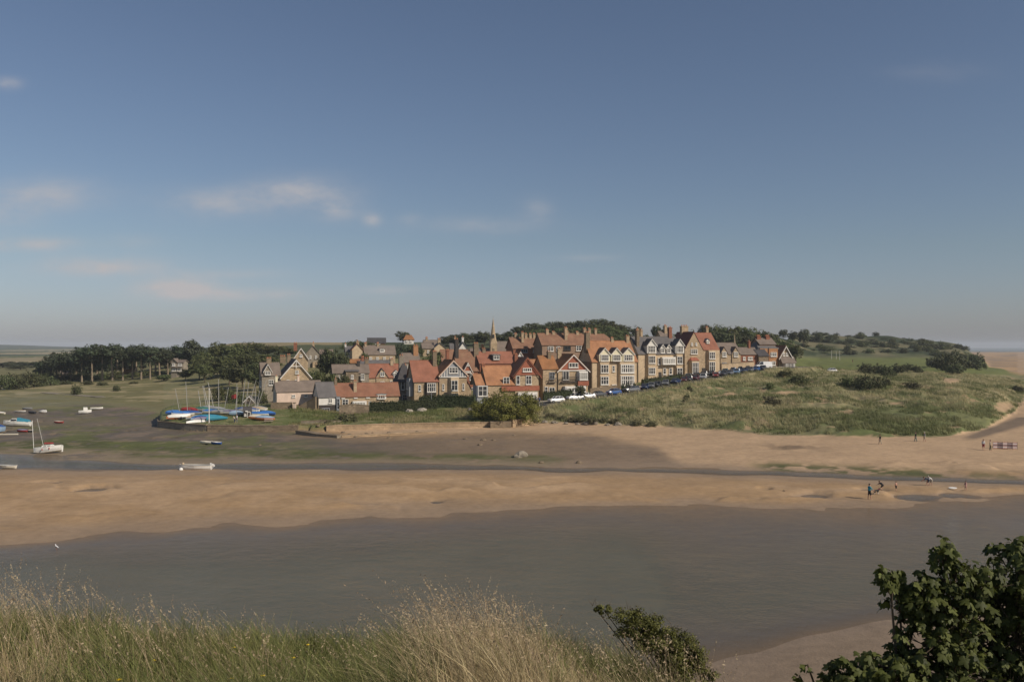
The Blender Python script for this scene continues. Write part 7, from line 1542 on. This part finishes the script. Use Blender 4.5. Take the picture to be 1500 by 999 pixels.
# dark weed at the crest
root = empty('weed', GZ(458, 6.3)); tag(root, 'dark branching weed rising from the grass crest', 'weed'); mb = MB(); 
for i in range(9):
    a = i*.7; mb.tube([(0,0,-.02),(.04*math.cos(a),.04*math.sin(a),.16),(.10*math.cos(a),.08*math.sin(a),.26+.05*(i%3))], [.004,.003,.001], 5)
mb.build('stems', M['stem'], root); p = r.normal(size=(700, 3))*[.06,.05,.08]+[0,0,.17]; V, Fc = leaf_quads(p, np.array([0,0,.5]), .018, r); np_mesh('leaves', V, Fc, M['nearleaf'], root)

# sycamore-like shrub: lobed leaves on forking twigs
def palmate():
    """five-lobed leaf outline in the xy plane, stalk at the origin, tip along +y; unit length"""
    pts = []; tips = [(-125,.48),(-62,.82),(0,1.0),(62,.82),(125,.48)]
    pts.append((0,0))
    for i, (a, L) in enumerate(reversed(tips)):
        a_ = R(a); d = (math.sin(a_), math.cos(a_)); n_ = (math.cos(a_), -math.sin(a_)); L = L*.62
        for f_, w in ((.62,.17),(.80,.12),(1.0,0),(.80,-.12),(.62,-.17)): pts.append((d[0]*L*f_+n_[0]*w*.8, d[1]*L*f_+n_[1]*w*.8))
        if i < 4: b_ = R((tips[4-i][0]+tips[3-i][0])/2); pts.append((math.sin(b_)*.26, math.cos(b_)*.26))
    pts = [(x, y+.22) if i else (0, 0) for i, (x, y) in enumerate(pts)]
    return np.array(pts)
LF = palmate(); nL = len(LF); ctr = np.array([[0,.25]])
def palm_leaves(pos, nrm, tipdir, size, r_):
    n = len(pos); nv = nrm/np.linalg.norm(nrm, axis=1)[:, None]; td = tipdir-(tipdir*nv).sum(1)[:, None]*nv; td /= np.linalg.norm(td, axis=1)[:, None]+1e-9; sd = np.cross(td, nv)
    L2 = np.concatenate([ctr, LF]); fold = -np.abs(L2[:, 0])*.32-(L2[:, 1]**2)*.18
    V = pos[:, None]+(sd[:, None]*L2[None, :, 0:1]+td[:, None]*L2[None, :, 1:2]+nv[:, None]*fold[None, :, None]*(.4+1.0*r_.random((n,1,1))))*size[:, None, None]
    m = nL+1; b = (np.arange(n)*m)[:, None, None]; tri = np.array([[0, i+1, (i+1) % nL+1] for i in range(nL)])[None]
    return V.reshape(-1, 3), (b+tri).reshape(-1, 3)
D0 = 4.9; base = Vector((XY(1450, D0)[0], D0+.2, 14.6)); root = empty('sycamore_bush', base); tag(root, 'dark leafy sycamore bush with big lobed leaves in the near corner', 'bush'); O = np.array(base)
SL = [(1385,812,22,20,0),(1400,835,30,22,0),(1484,800,26,20,.2),(1502,835,30,40,.1),(1302,842,24,14,0),(1316,868,34,22,.1),(1350,862,26,24,0),(1345,892,40,22,.1),(1400,880,50,38,0),(1460,870,44,46,.2),(1380,930,60,36,0),(1450,940,66,50,.2),(1500,920,40,70,.1),
      (1395,985,70,36,0),(1480,1010,70,50,.1),(1300,975,46,22,-.1),(1252,978,28,20,-.1),(1225,992,26,16,0),(1330,1005,60,30,0),(1182,972,12,6,0),(1170,988,8,5,0),(1420,1060,120,50,0),(1270,990,50,24,0),(1330,950,40,26,.1),(1440,850,40,24,0),(1560,960,60,120,.2),(1550,860,50,60,.3)]
lb = lobes_px(SL, D0); allp, alln = [], []
tw = MB(); main = MB(); top_ = []
for li, l in enumerate(lb):
    vol = l[3]*l[5]; c = Vector((l[0], l[1], l[2])); nl = int(30+9500*vol) if l[3] > .05 else 6
    nt_w = max(1, nl//7); s0 = Vector((base.x-.2+(c.x-base.x)*.35, base.y, base.z+.3+(c.z-base.z)*.25))
    mid = s0.lerp(c, .55)+Vector((r.normal()*.05, r.normal()*.05, -.03)); main.tube([base+Vector((r.normal()*.06, r.normal()*.06, -.1))-base, s0-base, mid-base, c-base], [.022,.014,.009,.005], 6)
    for t in range(nt_w):
        d = r.normal(size=3); d /= np.linalg.norm(d); rr_ = (r.random()**.4)*(1.0+.4*r.random()**3); e = c+Vector((d[0]*l[3]*rr_, d[1]*l[4]*rr_, d[2]*l[5]*rr_)); st_ = mid.lerp(c, .72+.28*r.random())
        tw.tube([st_-base, st_.lerp(e, .5)-base+Vector((0,0,-.01)), e-base], [.004,.003,.002], 4)
        for q in range(7):
            a = r.random()*6.28; o_ = np.array([math.cos(a)*.04, math.sin(a)*.04, r.normal()*.02]); allp.append(np.array(e)+o_*.6); alln.append(np.array([o_[0]*14+r.normal()*.6, o_[1]*14-.3+r.normal()*.6, .75]))
pos = np.array(allp); nr_ = np.array(alln); td = nr_*[1,1,0]+np.random.default_rng(9).normal(size=nr_.shape)*.25+[0,0,-.25]; sz = .032+.055*r.random(len(pos))**1.4
V, Fc = palm_leaves(pos-O, nr_, td, sz, r); np_mesh('leaves', V, Fc, M['nearleaf'], root); tw.build('twigs', M['trunk'], root); main.build('branches', M['trunk'], root)
